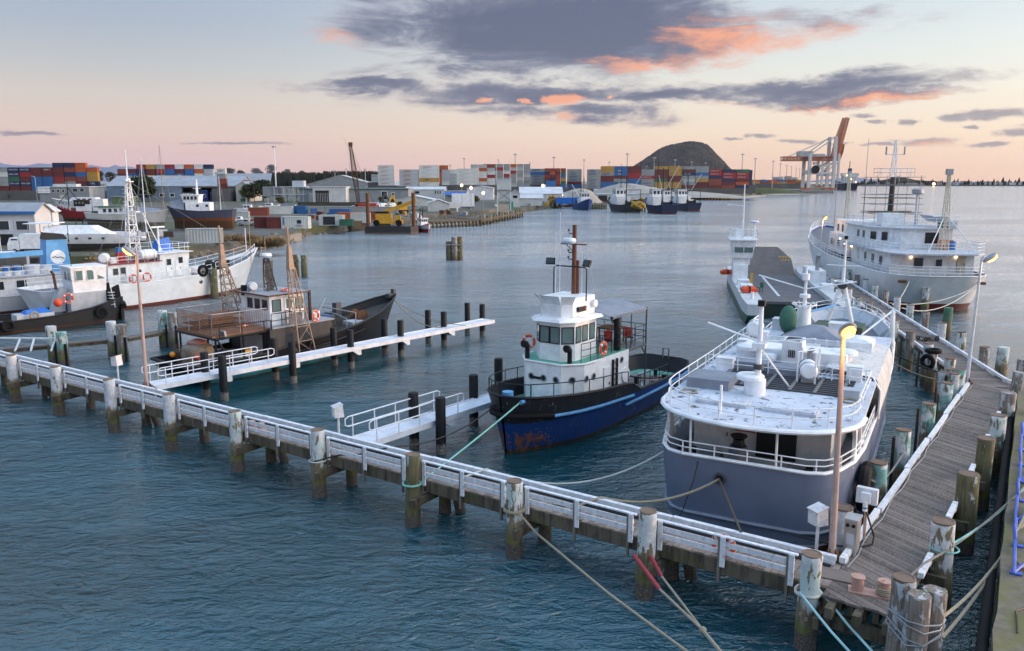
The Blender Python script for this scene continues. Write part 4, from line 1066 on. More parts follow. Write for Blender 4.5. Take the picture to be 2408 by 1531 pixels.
remap_z(gs, lambda z: z if z < 3.3 else (3.3+(z-3.3)*.71 if z < 5.25 else 4.685+(z-5.25)*.68))
# big tyres hung on the starboard quarter, hawse with lines
for k in (0, 1): tyre(('nearer','farther')[k]+' of two big black tyres hung on the grey ship quarter by the jetty', onb(gs, X(30.4)+.6*k, -3.78, 2.05), gs.rotation_euler[2]+math.pi/2, .62, .22)
hw = MB().torus((X(27.62),.75,2.55), .17, .05, AX('x'), 14, 6).build('hawse_hole', DARKST, gs)
MB().cyl((0,0,0),.14,.02,12).build('hole_plate', BLACK, hw).matrix_local = Matrix.Translation((X(27.6),.75,2.55)) @ Matrix.Rotation(math.pi/2, 4, 'Y')
hp = onb(gs, X(27.55), .75, 2.55)
rope('hemp rope from the grey stern hawse sagging across to the jetty on the left', [hp]+sag(hp, J(7.6,2.0,DZ+.30), .45, 12)[1:]+[J(8.2,1.4,DZ+.05),J(9.6,.8,DZ+.06)], .045, ROPE)
rope('dark rope from the grey stern hawse straight down to the jetty kerb', [hp, hp.lerp(J(2.6,2.0,DZ+.28),.5), J(2.6,2.0,DZ+.28)], .04, paint('dark_rope', (.10,.085,.06), .9, .2))
rope('thin black line hanging from the stern rail of the grey ship', [onb(gs, X(27.7), 1.55, 3.2), onb(gs, X(27.4), 1.6, 2.5), onb(gs, X(27.1), 1.9, 1.3), onb(gs, X(26.9), 2.2, .6)], .018, CABLE)
rope('thin orange hose down the starboard quarter of the grey ship', [onb(gs, X(28.9), -2.9, 4.5), onb(gs, X(28.6), -2.95, 3.2), onb(gs, X(28.5), -2.95, 1.6), onb(gs, X(28.3), -3.0, .9), J(-.4, 2.3, 1.7)], .018, paint('orange_hose', (.6,.25,.03), .5, .1))
# ---------------------------------------------------------------- black fishing boat by the first gangway
d_ = Vector((.64,.768,0)).normalized(); c_ = Vector((-22.3,50.7,0))+d_*9.85
bb = thing('fishing_boat', 'black steel fishing boat with rusty wire cages and lattice towers beside the white gangway', 'fishing boat', c_, math.atan2(d_.y, d_.x))
m = bandmat('black_hull_paint', [(.10,(.05,.06,.05)), (.62,(.03,.22,.27)), (9,(.007,.008,.012))], rust=.02, dirt=.0, edge=.3)
X = lambda a: a-9.85
st = [(X(.2),X(1.6),2.3,2.0,1.4), (X(1.5),X(2.0),2.45,2.2,1.4), (X(4),X(4),2.55,2.3,1.4), (X(6.4),X(6.4),2.6,2.3,1.5), (X(8),X(8),2.6,2.3,1.75), (X(11),X(11),2.62,2.15,2.0), (X(14),X(13.7),2.5,1.7,2.4), (X(16.5),X(15.9),2.05,1.0,2.95), (X(18.5),X(17.5),1.15,.4,3.5), (X(19.4),X(18.1),.5,.12,3.75), (X(19.8),X(18.3),.05,.03,3.85)]
hull(bb, st, m, paint('dark_worn_deck', (.06,.055,.05), .8, .5, .2, streak=False), bul=.6, capmat=BLACK, innermat=BLACK)
# sloping stern with rubber tiles
for i in range(5):
    for j in range(7):
        f = i/5; MB().box((0,0,0),(.05,.58,.27)).build('rubber_tile', BLACKR, bb, loc=(X(.2)+.28+f*1.05-.14, -2.05+j*.62*(1-.04*f)+.15, 1.05-f*1.05)).rotation_euler = (0,R(-48),0)
# superstructure: shelter deck and side walls
GWALL = paint('grubby_grey_wall', (.035,.037,.042), .6, .5, .18)
house(bb, [(X(6.2),-2.5),(X(11.4),-2.5),(X(11.4),2.5),(X(6.2),2.5)], .75, 3.05, GWALL, 'deckhouse')
MB().box((X(6.12),-.3,1.75),(.1,2.6,1.7)).build('pale_bulkhead', paint('grubby_white', (.5,.5,.5), .6, .4, .15), bb)
UD = paint('rusty_deck', (.20,.105,.065), .85, .5, .5, streak=False)
MB().box((X(4.4),.2,3.05),(4.4,4.7,.12)).build('cage_deck', UD, bb); MB().box((X(9),.0,3.1),(5.2,5.1,.08)).build('wheelhouse_deck', paint('grey_worn', (.32,.33,.36), .7, .4, .1, streak=False), bb)
mb = MB()
for x in (2.4, 4.4, 6.1):
    for y in (-2.1, 2.4): MB().tube([(X(x),y,.7),(X(x),y,3.0)], .07, 6).build('deck_post', BLACK, bb)
MB().tube([(X(3.6),-2.2,.8),(X(2.5),-2.1,2.9)], .06, 6).build('deck_brace', BLACK, bb)
for e in ((2.3,2.5),(6.5,-2.2)): MB().tube([(X(2.3),-2.2,2.92),(X(e[0]),e[1],2.92)], .09, 6).build('deck_edge_beam', BLACK, bb)
# wire cage fences
WIRE = paint('rusty_wire', (.22,.12,.075), .8, .3, .4)
def mesh_panel(a, b, h, step=.15, r=.009, mat=WIRE, name='wire_panel', par=bb):
    a, b = Vector(a), Vector(b); L = (b-a).length; mb = MB(); n = max(2, int(L/step))
    for i in range(n+1): p = a.lerp(b, i/n); mb.bar(p, p+Vector((0,0,h)), r*2, r*2, (1,0,0))
    for k in range(int(h/step)+1): z = Vector((0,0,k*step)); mb.bar(a+z, b+z, r*2, r*2)
    o = mb.build(name, mat, par, smooth=False); return o
ca = [(X(2.3),-1.9,3.12),(X(2.3),2.4,3.12),(X(6.4),2.4,3.12)]; cb = [(X(2.3),-1.9,3.12),(X(6.2),-2.2,3.12)]
for pl_ in (ca, cb):
    for a, b in zip(pl_, pl_[1:]):
        mesh_panel(a, b, 1.35); 
        fr = MB(); a, b = Vector(a), Vector(b); n = max(2, int((b-a).length/1.4))
        for i in range(n+1): p = a.lerp(b, i/n); fr.tube([p, p+Vector((0,0,1.38))], .035, 6)
        fr.tube([a+Vector((0,0,1.38)), b+Vector((0,0,1.38))], .035, 6); fr.build('fence_frame', GALV, bb)
MB().quad((X(2.3),.4,4.45),(X(2.3),2.4,4.45),(X(6.4),2.4,4.45),(X(6.4),.4,4.45))
for k in range(2):
    z = 3.5+.45*k
    MB().box((X(4.3),1.3,z),(3.6,1.9,.04)).build('cage_shelf', UD, bb)
    mesh_panel((X(2.6),.35,z),(X(6.2),.35,z), .42)
# wheelhouse
whp = [(X(6.8),-1.7),(X(9.6),-1.7),(X(9.9),-.9),(X(9.9),.9),(X(9.6),1.6),(X(6.8),1.6)]
house(bb, whp, 3.14, 5.2, WHITE, 'wheelhouse')
MB().prism([(X(6.5),-2.0),(X(9.9),-2.0),(X(10.2),0),(X(9.9),1.9),(X(6.5),1.9)], 5.2, 5.3).build('wheelhouse_roof', paint('roof_grey', (.36,.38,.42), .6, .3, .12, streak=False), bb)
MB().tube([(X(6.5),-2.0,5.25),(X(9.9),-2.0,5.25),(X(10.2),0,5.25),(X(9.9),1.9,5.25),(X(6.5),1.9,5.25),(X(6.5),-2.0,5.25)], .06, 6).build('roof_edge', RUST, bb)
for y in (-1.15, -.25, .65): win(bb, (X(6.78), y, 4.55), math.pi, .55, .62, GLASS, RUST)
win(bb, (X(7.35), -1.72, 4.5), -math.pi/2, .62, .75, GLASSL, BLACK); win(bb, (X(9.2), -1.72, 4.5), -math.pi/2, .5, .75, GLASSL, BLACK)
o = door(bb, (X(8.35), -1.73, 4.15), -math.pi/2, .75, 1.85, WHITE); MB().box((.03,0,.4),(.02,.45,.65)).build('door_window', GLASSL, o)
MB().box((X(10.0),-1.85,4.2),(.16,.16,2.2)).build('roof_post', BLACK, bb)
# lattice towers with copper-coloured box heads
COP = paint('weathered_copper', (.40,.27,.19), .6, .5, .2, scale=2)
def lattice(name, base, top, bw, tw, nseg, mat, par, r=.05, nleg=4):
    base, top = Vector(base), Vector(top); mb = MB(); legs = [(-1,-1),(1,-1),(1,1),(-1,1)][:nleg]
    def q_(k, t_): w_ = bw+(tw-bw)*t_; return base.lerp(top, t_)+Vector((legs[k][0]*w_/2, legs[k][1]*w_*.35, 0))
    for k in range(nleg): mb.tube([q_(k, 0), q_(k, 1)], r, 6)
    for i in range(nseg):
        t0, t1 = i/nseg, (i+1)/nseg
        for k in range(nleg):
            k2 = (k+1) % nleg; mb.tube([q_(k, t1), q_(k2, t1)], r*.6, 5, False); mb.tube([q_(k if i % 2 else k2, t0), q_(k2 if i % 2 else k, t1)], r*.5, 5, False)
    return mb.build(name, mat, par)
for (x, y, lean) in ((8.7,-2.75,0.0),(6.6,2.3,.0)):
    lat = lattice('lattice_tower', (X(x),y,1.0 if y < 0 else 3.1), (X(x)-.5,y+.35,7.1), 1.35, .42, 6, COP, bb)
    tx, ty = X(x)-.55, y+.37
    MB().loft([[(tx-.22,ty-.2,7.0),(tx+.22,ty-.2,7.0),(tx+.22,ty+.2,7.0),(tx-.22,ty+.2,7.0)],[(tx-.14,ty-.12,8.6),(tx+.08,ty-.12,8.6),(tx+.08,ty+.12,8.6),(tx-.14,ty+.12,8.6)]]).build('tower_head', COP, lat)
    MB().tube([(tx-.05,ty,8.6),(tx-.12,ty,9.9)], .07, 6).build('tower_spike', COP, lat)
lattice('mast', (X(8.2),.2,5.2), (X(7.9),.1,7.6), .75, .3, 4, DARKST, bb); MB().box((X(8.25),.25,6.3),(.5,.1,2.2)).build('mast_plate', DARKST, bb)
radar(bb, (X(7.9),.1,7.7), .42)
for x, y, z1 in ((6.9,.4,10.5),(7.3,-.3,8.5),(8.6,1.2,9.0)): MB().tube([(X(x),y,5.2),(X(x),y,z1)], .022, 5).build('whip_antenna', COP, bb)
MB().cyl((X(6.9),1.5,3.1),.28,1.9,12,.22).build('funnel', WHITE, bb); MB().cyl((X(6.9),1.5,5.0),.22,.7,12).build('funnel_top', BLACK, bb)
raft('white liferaft canister on the roof of the black fishing boat', onb(bb, X(7.0), .6, 5.72), bb.rotation_euler[2]+1.2, 1.0, .30)
buoy('lifebuoy lying flat on the wheelhouse roof of the black fishing boat', onb(bb, X(8.6), -1.0, 5.4), 0, R(90))
buoy('orange lifebuoy on the starboard side of the black boat behind the tower', onb(bb, X(10.0), -2.5, 3.5), bb.rotation_euler[2]-1.2, 0, .36)
buoy('pale lifebuoy inside the rusty cage fence of the black boat', onb(bb, X(5.4), -.5, 3.25), 0, R(85))
rail(bb, [(X(6.4),-2.45,3.14),(X(8.0),-2.5,3.14),(X(8.0),-1.8,3.14)], .95, BLACK, 2, .8, .03); MB().box((X(8.3),-2.52,3.55),(1.1,.05,.8)).build('rail_board', GREYDECK, bb)
rail(bb, [(X(2.6),-2.3,2.95),(X(4.4),-2.35,2.95),(X(6.3),-2.5,2.95)], .75, BLACK, 1, 1.6, .035)
# working deck aft: net bin, floats, boxes
NET = paint('old_net', (.28,.24,.19), .95, .4, scale=12, bump=1.0)
nb_ = MB(); prof = [(1.05,.65),(1.1,.9),(1.0,1.3),(1.08,1.7),(.95,2.1),(.55,2.3),(.1,2.35)]; nb_.lathe(prof, 18, (X(2.6),.6,0)); nb_ = nb_.build('net_pile', NET, bb)
MB().lathe([(.62,2.3),(.66,2.4),(.3,2.55),(.05,2.6)], 14, (X(2.6),.6,0)).build('net_drum_cap', paint('pink_rust', (.42,.2,.16), .8, .3, .3), nb_)
mesh_panel((X(1.7),1.7,.7),(X(3.5),1.7,.7), 1.5); mesh_panel((X(1.6),-.4,.7),(X(1.6),1.7,.7), 1.3)
mb = MB()
for i in range(26):
    a = i*1.1; mb.torus((X(2.6)+1.0*math.cos(a),.6+1.0*math.sin(a),.9+.04*i), .12, .035, Matrix.Rotation(a,3,'Z') @ AX('x'), 8, 5)
mb.build('net_folds', NET, bb)
for i, (x, y, z) in enumerate(((1.3,1.5,1.6),(2.0,-.35,1.55),(3.2,-.5,1.0))):
    tag(MB().sphere((0,0,0), .2, 10, 7).build('net_float', (paint('orange_float', (.75,.28,.03), .5, .1), ORANGE, paint('pink_float', (.6,.25,.22), .5, .2))[i], None, loc=onb(bb, X(x), y, z)), ('orange net float on the old net pile', 'red net float against the net bin', 'pink net float beside the net bin')[i], 'float', 'net floats')
for i, (x, y, s_, mt) in enumerate(((4.6,-1.6,.9,WHITE_W),(5.2,.8,.8,GREYDECK),(3.9,1.7,.8,TARP),(4.9,2.0,.7,TARP))):
    MB().loft([[(X(x)-s_/2,y-s_/2,.7),(X(x)+s_/2,y-s_/2,.7),(X(x)+s_/2,y+s_/2,.7),(X(x)-s_/2,y+s_/2,.7)],[(X(x)-s_/2.2,y-s_/2.2,.7+s_*.9),(X(x)+s_/2.2,y-s_/2.2,.7+s_*.95),(X(x)+s_/2.2,y+s_/2.2,.7+s_*.85),(X(x)-s_/2.2,y+s_/2.2,.7+s_*.9)]]).build('deck_bin', mt, bb)
GB = paint('green_plastic', (.02,.42,.12), .4, .1)
for i, (x, y) in enumerate(((5.3,-2.0),(5.75,-1.9))):
    o = thing('bucket', ('green plastic bucket on the black boat deck nearer the stern','green plastic jerrycan on the black boat deck by the bulkhead')[i], 'bucket', onb(bb, X(x), y, .72)); MB().cyl((0,0,0),.2,.42,12,.25).build('body', GB, o); MB().torus((0,0,.42),.24,.018,None,14,5).build('rim', GB, o)
MB().box((X(5.0),-1.55,1.65),(.5,.35,.25)).build('tool_box', YELL, bb)
mb = MB()
for s_ in range(5):
    p0 = Vector((X(1.0+s_*.9),-1.6+.3*s_,.9+.2*(s_ % 2))); mb.tube([p0, p0+Vector((.6,.5,.25)), p0+Vector((1.2,-.3,-.05)), p0+Vector((1.9,.2,.3))], .03, 5)
mb.build('loose_ropes', ROPE, bb)
fl_ = MB().box((0,0,0),(.14,.5,.36)).build('deck_floodlight', GALV, bb, loc=(X(2.9),-2.25,3.25)); fl_.rotation_euler = (0,.2,math.pi); MB().box((.075,0,0),(.01,.42,.28)).build('lens', GLASSL, fl_)
# foredeck: pots, arch, winch
POT = paint('dark_pot_wire', (.05,.06,.06), .7, .3, .3)
for i, (x, y, z, nm) in enumerate(((12.1,-.9,1.7,'lower crate pot by the black boat wheelhouse'),(12.2,.8,1.9,'crate pot on the far side of the foredeck'),(12.1,-.9,2.5,'crate pot stacked on top with a blue tray'),(13.4,.2,2.0,'crate pot nearest the bow of the black boat'))):
    o = thing('crayfish_pot', nm, 'fishing pot', onb(bb, X(x), y, z), bb.rotation_euler[2], 'pots on the black boat')
    for zz in (0, .72): MB().tube([(-.5,-.55,zz),(.5,-.55,zz),(.5,.55,zz),(-.5,.55,zz),(-.5,-.55,zz)], .025, 5).build('hoop', POT, o)
    for a, b in (((-.5,-.55,0),(.5,-.55,0)),((.5,-.55,0),(.5,.55,0)),((.5,.55,0),(-.5,.55,0)),((-.5,.55,0),(-.5,-.55,0))): mesh_panel(a, b, .72, .12, .012, POT, 'wire_side', o)
    if i == 2: MB().box((0,0,.5),(.9,1.0,.25)).build('blue_tray', BLUE, o)
MB().tube([(X(12.9),-2.3,1.7),(X(12.9),-2.3,2.9),(X(12.9),-1.0,3.15),(X(12.9),.4,3.15)], .05, 6).build('pipe_arch', GALV, bb); MB().tube([(X(14.0),-2.0,2.0),(X(14.0),-2.0,3.2),(X(13.4),-.4,3.4),(X(13.4),1.6,3.4)], .05, 6).build('pipe_arch', GALV, bb)
MB().tube([(X(11.6),-.6,3.3),(X(14.0),1.6,4.0)], .03, 5).build('boom', GALV, bb); MB().box((X(10.9),-1.2,3.4),(.5,.5,.5)).build('white_box', WHITE, bb)
mesh_panel((X(10.4),-2.3,3.12),(X(10.4),2.3,3.12), .9); MB().box((X(14.6),1.0,2.6),(.5,.5,2.0)).build('hauler', DARKST, bb)
MB().lathe([(.5,-.5),(.5,-.45),(.22,-.42),(.22,.42),(.5,.45),(.5,.5)], 14, (X(16.0),.1,2.5), AX('y')).build('anchor_winch', RUST, bb); MB().box((X(15.2),-.3,2.05),(1.2,1.2,.4)).build('deck_hatch', GREYW, bb)
MB().box((X(19.3),0,3.75),(.7,.5,.3)).build('bow_roller', DARKST, bb); MB().box((X(19.6),0,4.0),(.2,.35,.5)).build('anchor', DARKST, bb)
MB().tube(side_line(st, X(8.5), X(14.5), -1, -.55, -.03, 8), .06, 6).build('rubbing_strake', BLACK, bb)

# ---------------------------------------------------------------- white coaster at the left
d_ = Vector((.56,.83,0)).normalized(); c_ = Vector((-31.2,99,0))-d_*13.5
wc = thing('ship', 'white coaster with red boot top and white foremast lying off the left bank', 'ship', c_, math.atan2(d_.y, d_.x))
X = lambda a: a+13.5
m = bandmat('white_hull_paint', [(.42,(.16,.03,.025)), (9,(.84,.85,.87))], rust=.0, dirt=.15)
st = [(X(-27),X(-26),2.2,1.6,2.7), (X(-25.5),X(-25),2.9,2.5,2.65), (X(-22),X(-22),3.15,3.0,2.62), (X(-15),X(-15),3.2,3.05,2.62), (X(-10),X(-10.2),3.1,2.7,2.8), (X(-6),X(-6.8),2.7,1.9,3.2), (X(-3),X(-4.4),1.9,.9,3.8), (X(-1),X(-2.9),.85,.3,4.4), (X(0),X(-2.2),.06,.04,4.9)]
hull(wc, st, m, GREYDECK, bul=.35, capmat=WHITE, innermat=WHITE, capr=.02)
house(wc, [(X(-20.2),-2.2),(X(-11),-2.2),(X(-11),2.2),(X(-20.2),2.2)], 2.2, 4.6, WHITE_R, 'deckhouse'); house(wc, [(X(-14.4),-2.2),(X(-10.9),-2.2),(X(-10.9),2.2),(X(-14.4),2.2)], 4.6, 5.35, WHITE_R, 'wheelhouse')
MB().box((X(-12.6),0,5.38),(4.2,4.9,.08)).build('wheelhouse_roof', WHITE, wc); MB().box((X(-17.3),0,4.62),(6.2,4.7,.07)).build('boat_deck', paint('red_deck', (.30,.05,.05), .7, .3), wc)
door(wc, (X(-18.6),-2.22,3.5), -math.pi/2, .6, 1.5, GREYW); door(wc, (X(-13.4),-2.22,3.7), -math.pi/2, .65, 1.7, WHITE); door(wc, (X(-12.3),-2.22,3.7), -math.pi/2, .65, 1.7, WHITE)
for x, z in ((-19.4,3.9),(-18.6,3.95),(-13.4,4.4),(-12.0,4.5)): win(wc, (X(x),-2.25,z), -math.pi/2, .42, .55, GLASS, DARKST)
for x in (-16.8,): porthole(wc, (X(x),-2.22,3.7), -math.pi/2, .2)
MB().lathe([(.02,0),(.75,0),(.75,.25),(.4,.4),(.02,.42)], 16, (X(-17.0),-2.2,2.9), AX('y') @ Matrix.Rotation(math.pi,3,'X')).build('round_vent', WHITE, wc)
for x, z in ((-19.3,1.7),(-16.7,1.75),(-10.2,2.0),(-7.4,2.35),(-6.2,2.7)): porthole(wc, (X(x), -(interp(st, X(x))[0]*.97+.0), z), -math.pi/2, .2, DARKST)
rail(wc, side_line(st, X(-26), X(-8.6), -1, .0, .15, 12), .85, WHITE, 2, 1.6, .028); rail(wc, side_line(st, X(-26), X(-1), 1, .0, .15, 14), .85, WHITE, 2, 1.6, .028)
rail(wc, side_line(st, X(-8.0), X(-.8), -1, .0, .12, 8), .95, WHITE, 2, 1.4, .03); rail(wc, [(X(-14.2),-2.1,5.42),(X(-10.7),-2.1,5.42),(X(-10.7),2.1,5.42),(X(-14.2),2.1,5.42)], .9, WHITE, 2, 1.1, .026)
rail(wc, [(X(-20.1),-2.1,4.66),(X(-14.6),-2.1,4.66)], .7, WHITE, 2, 1.1, .024)
mm = lattice('lattice_mast', (X(-16.0),0,4.6), (X(-16.0),0,13.2), 1.3, .35, 9, WHITE, wc, .07)
MB().tube([(X(-16.0),0,13.2),(X(-16.0),0,16.2)], .09, 6, True, .04).build('topmast', WHITE, mm)
for z, hw in ((7.2,2.2),(9.8,1.5),(12.9,.7)): MB().box((X(-16),0,z),(.5,hw*2,.1)).build('mast_platform', WHITE, mm)
for y, z in ((-1.4,10.2),(1.4,10.2),(-.9,10.2),(.9,10.6),(-1.2,7.6)): MB().cyl((X(-16),y,z-.3),.14,.5,8).build('mast_light', GALV, mm)
for k in range(7): MB().torus((X(-16.35),.2,9.6+.42*k), .2, .02, None, 10, 4).build('ladder_hoop', WHITE, mm)
mb = MB()
for y, x1 in ((-2.0,-19),(2.0,-19),(-2.0,-12.5),(2.0,-12.5),(0,-2)): mb.tube([(X(-16),0,13.0),(X(x1),y,4.8)], .015, 4)
mb.build('stay_wires', GALV, mm)
MB().tube([(X(-13.2),-.9,5.4),(X(-14.6),0,9.6)], .06, 6).build('mast_strut', WHITE, wc); MB().tube([(X(-13.2),.9,5.4),(X(-14.6),0,9.6)], .06, 6).build('mast_strut', WHITE, wc)
MB().cyl((X(-13),0,5.4),.10,2.6,8).build('radar_post', WHITE, wc); MB().box((X(-13),0,8.05),(1.6,.18,.16)).build('radar_scanner', WHITE, wc)
raft('large white liferaft drum on the roof of the white coaster', onb(wc, X(-15.6), -1.8, 5.35), wc.rotation_euler[2], 1.9, .55); raft('white liferaft drum on the after end of the coaster roof', onb(wc, X(-20.0), -1.4, 5.3), wc.rotation_euler[2]+.9, 1.3, .5)
MB().lathe([(.45,4.65),(.5,5.1),(.45,5.6)], 14, (X(-17.6),-.2,0)).build('red_drum', RED, wc); MB().lathe([(.4,4.65),(.45,5.3),(.4,6.1)], 14, (X(-17.2),.5,0)).build('blue_drum', BLUE, wc); MB().cyl((X(-14.0),-1.5,4.65),.5,.8,14).build('blue_tub', LBLUE, wc); MB().cyl((X(-19.0),-.9,4.65),.5,.55,14).build('vent_drum', WHITE_R, wc)
MB().loft([[(X(-12.9),.2,5.42),(X(-11.2),.2,5.42),(X(-11.2),1.6,5.42),(X(-12.9),1.6,5.42)],[(X(-12.7),.4,6.6),(X(-11.5),.4,6.9),(X(-11.5),1.4,6.7),(X(-12.7),1.4,6.5)]]).build('blue_tarp', BTARP, wc)
buoy('aft of the two orange lifebuoys on the white coaster rail', onb(wc, X(-18.1), -3.12, 3.1), wc.rotation_euler[2]-math.pi/2, 0, .42); buoy('forward of the two orange lifebuoys on the white coaster rail', onb(wc, X(-16.6), -3.14, 3.15), wc.rotation_euler[2]-math.pi/2, 0, .42)
tyre('single black tyre hung on the white coaster rail', onb(wc, X(-9.9), -3.1, 3.2), wc.rotation_euler[2]-math.pi/2, .52, .17, group='tyres on the coaster')
MB().cyl((X(-8.6),.3,2.6),.62,.75,14).build('deck_tank', WHITE, wc); MB().box((X(-10.2),.6,2.9),(1.2,2.2,.9)).build('deck_box', WHITE, wc)
MB().lathe([(.55,-.8),(.55,-.7),(.28,-.65),(.28,.65),(.55,.7),(.55,.8)], 14, (X(-6.2),.2,3.4), AX('y')).build('windlass', BLACK, wc); MB().box((X(-5.0),0,3.4),(1.3,.8,.9)).build('windlass_engine', BLACK, wc)
MB().cyl((X(-1.6),0,4.2),.05,3.2,6).build('bow_staff', WHITE, wc); MB().tube(side_line(st, X(-9.5), X(-4.5), -1, -1.4, .28, 6), .06, 6).build('rubbing_strake', WHITE, wc)

# ---------------------------------------------------------------- pusher tug at the left edge
e_ = Vector((.69,.724,0)).normalized(); c_ = Vector((-38.2,77.0,0))-e_*7
pt_ = thing('tugboat', 'black pusher tug with raised white wheelhouse and tyre fenders at the left edge', 'tugboat', c_, math.atan2(e_.y, e_.x))
X = lambda a: a+7
m = bandmat('pusher_hull_paint', [(.2,(.10,.03,.02)), (9,(.02,.02,.022))], rust=.2, dirt=.35)
st = [(X(-13.4),X(-13),1.2,.9,1.05), (X(-12.6),X(-12.4),1.9,1.6,1.02), (X(-10),X(-10),2.3,2.15,1.0), (X(-6),X(-6),2.4,2.25,1.12), (X(-3),X(-3),2.4,2.2,1.5), (X(-1),X(-1.1),2.2,1.7,1.95), (X(-.1),X(-.3),1.7,1.2,2.1)]
hull(pt_, st, m, GREYDECK, bul=.5, capmat=BLACK, innermat=BLACK)
MB().box((X(.0),0,1.1),(.25,3.3,2.2)).build('bow_plate', BLACK, pt_)
for y in (-1.2, 1.2): MB().loft([[(X(-.9),y-.22,1.3),(X(.25),y-.22,.2),(X(.25),y+.22,.2),(X(-.9),y+.22,1.3)],[(X(-.7),y-.2,3.0),(X(-.05),y-.2,3.3),(X(-.05),y+.2,3.3),(X(-.7),y+.2,3.0)]]).build('push_knee', BLACKR, pt_)
MB().tube([(X(.1),-1.9,1.3),(X(.35),-1.0,1.5),(X(.4),0,1.55),(X(.35),1.0,1.5),(X(.1),1.9,1.3)], .22, 8).build('bow_fender', BLACKR, pt_)
GH = paint('pusher_grey', (.42,.44,.48), .5, .3, .06)
house(pt_, [(X(-4.4),-1.5),(X(-1.3),-1.5),(X(-1.3),1.5),(X(-4.4),1.5)], 1.0, 2.9, GH, 'lower_house')
MB().loft([[(X(-5.6),-.5,1.2),(X(-4.6),-.5,1.2),(X(-4.6),.8,1.2),(X(-5.6),.8,1.2)],[(X(-4.9),-.45,3.3),(X(-4.3),-.45,3.3),(X(-4.3),.7,3.3),(X(-4.9),.7,3.3)]]).build('funnel_casing', GH, pt_); MB().tube([(X(-5.0),.2,3.2),(X(-5.1),.2,4.6),(X(-5.3),.2,4.9)], .12, 8).build('exhaust_pipe', RUST, pt_)
wb = [(X(-4.0),-1.25),(X(-1.2),-1.35),(X(-1.2),1.35),(X(-4.0),1.25)]; wt = [(X(-4.15),-1.35),(X(-1.05),-1.5),(X(-1.05),1.5),(X(-4.15),1.35)]
house(pt_, wb, 2.9, 5.15, WHITE, 'wheelhouse', wt)
MB().box((X(-2.6),0,5.2),(3.3,3.0,.12)).build('wheelhouse_roof', WHITE, pt_)
for x in (-3.45, -2.5, -1.6): win(pt_, (X(x), -1.42, 4.45), -math.pi/2, .55, .85, GLASSL, WHITE_W, .04)
for y in (-.75, .15): win(pt_, (X(-4.12), y, 4.45), math.pi, .5, .85, GLASSL, WHITE_W, .04)
for k in range(5): MB().box((X(-1.0),-1.9,1.6+.28*k),(.5,.5,.05)).build('step', GH, pt_)
MB().tube([(X(-.8),-2.1,1.3),(X(-1.0),-1.65,3.9)], .03, 6).build('handrail', WHITE, pt_)
MB().tube([(X(-3.6),0,5.2),(X(-3.6),0,9.0)], .03, 5).build('mast', BLACK, pt_)
for z in (6.2,6.9,7.5,8.1): MB().cyl((X(-3.6),.08*(-1)**int(z*3),z),.07,.16,8).build('mast_light', BLACK, pt_)
MB().box((X(-7.4),-.9,1.05),(3.0,1.6,.7)).build('engine_hatch', GREYW, pt_)
MB().loft([[(X(-8.2),-1.5,1.4),(X(-6.0),-1.5,1.4),(X(-6.0),-.2,1.4),(X(-8.2),-.2,1.4)],[(X(-8.0),-1.3,1.75),(X(-6.4),-1.2,1.7),(X(-6.3),-.5,1.8),(X(-8.0),-.4,1.65)]]).build('blue_tarp', BTARP, pt_)
tag(MB().sphere((0,0,0), .38, 12, 8).build('mooring_buoy', ORANGE, None, loc=onb(pt_, X(-5.5), -1.6, 2.2)), 'round red mooring buoy on the pusher tug deck', 'buoy')
buoy('orange lifebuoy under the pusher tug wheelhouse', onb(pt_, X(-4.6), -1.55, 2.5), pt_.rotation_euler[2]-math.pi/2, 0, .38)
for i, x in enumerate((-12.2,-11.0,-9.8)): tyre(('leftmost','middle','rightmost')[i]+' of three black tyres along the low stern of the pusher tug', onb(pt_, X(x), -(2.42 if x > -11.5 else 2.2), .72), pt_.rotation_euler[2]-math.pi/2-.1*(x < -11.5), .42, .16, group='tyres on the pusher tug')
tyre('black tyre hung under the pusher tug bow quarter', onb(pt_, X(-2.2), -2.5, 1.0), pt_.rotation_euler[2]-math.pi/2, .42, .16, group='tyres on the pusher tug')
MB().cyl((X(-10.6),-1.0,.55),.3,.6,12).build('mooring_bollard', BLACK, pt_); MB().torus((X(-7.6),-2.0,1.3),.32,.09,AX('y'),14,6).build('rope_coil', ROPE, pt_)

# ---------------------------------------------------------------- workboat with blue crane and funnel behind the pusher tug
wk = thing('workboat', 'white workboat with light blue deck crane and funnel behind the pusher tug', 'workboat', (-50.5, 82.5, 0), math.atan2(.70,.714))
m = bandmat('workboat_hull', [(.3,(.08,.03,.03)), (9,(.55,.56,.58))], rust=.12, dirt=.4)
st = [(-8,-7.6,2.6,2.3,1.7), (-5,-5,3.0,2.8,1.7), (2,2,3.0,2.8,1.75), (6,5.6,2.4,1.6,2.2), (8.4,7.4,.8,.3,2.7), (8.9,7.8,.05,.03,2.8)]
hull(wk, st, m, GREYDECK, bul=.4)
house(wk, [(-6,-2.6),(3.2,-2.6),(3.2,2.6),(-6,2.6)], 1.4, 3.6, WHITE_W, 'deckhouse'); MB().box((-1.4,0,3.65),(10,5.8,.12)).build('boat_deck', GREYW, wk)
rail(wk, [(-6.3,-2.8,3.7),(3.4,-2.8,3.7),(3.4,2.8,3.7)], .9, WHITE, 2, 1.2, .03)
for x in (-4.5,-2.5,-.5): win(wk, (x,-2.62,2.8), -math.pi/2, .9, .8, GLASS, WHITE_W)
fn = MB().loft([[(2.2,-1.2,3.7),(4.6,-1.2,3.7),(4.6,1.2,3.7),(2.2,1.2,3.7)],[(2.5,-1.05,7.0),(4.4,-1.05,7.0),(4.4,1.05,7.0),(2.5,1.05,7.0)]]).build('funnel', LBLUE, wk)
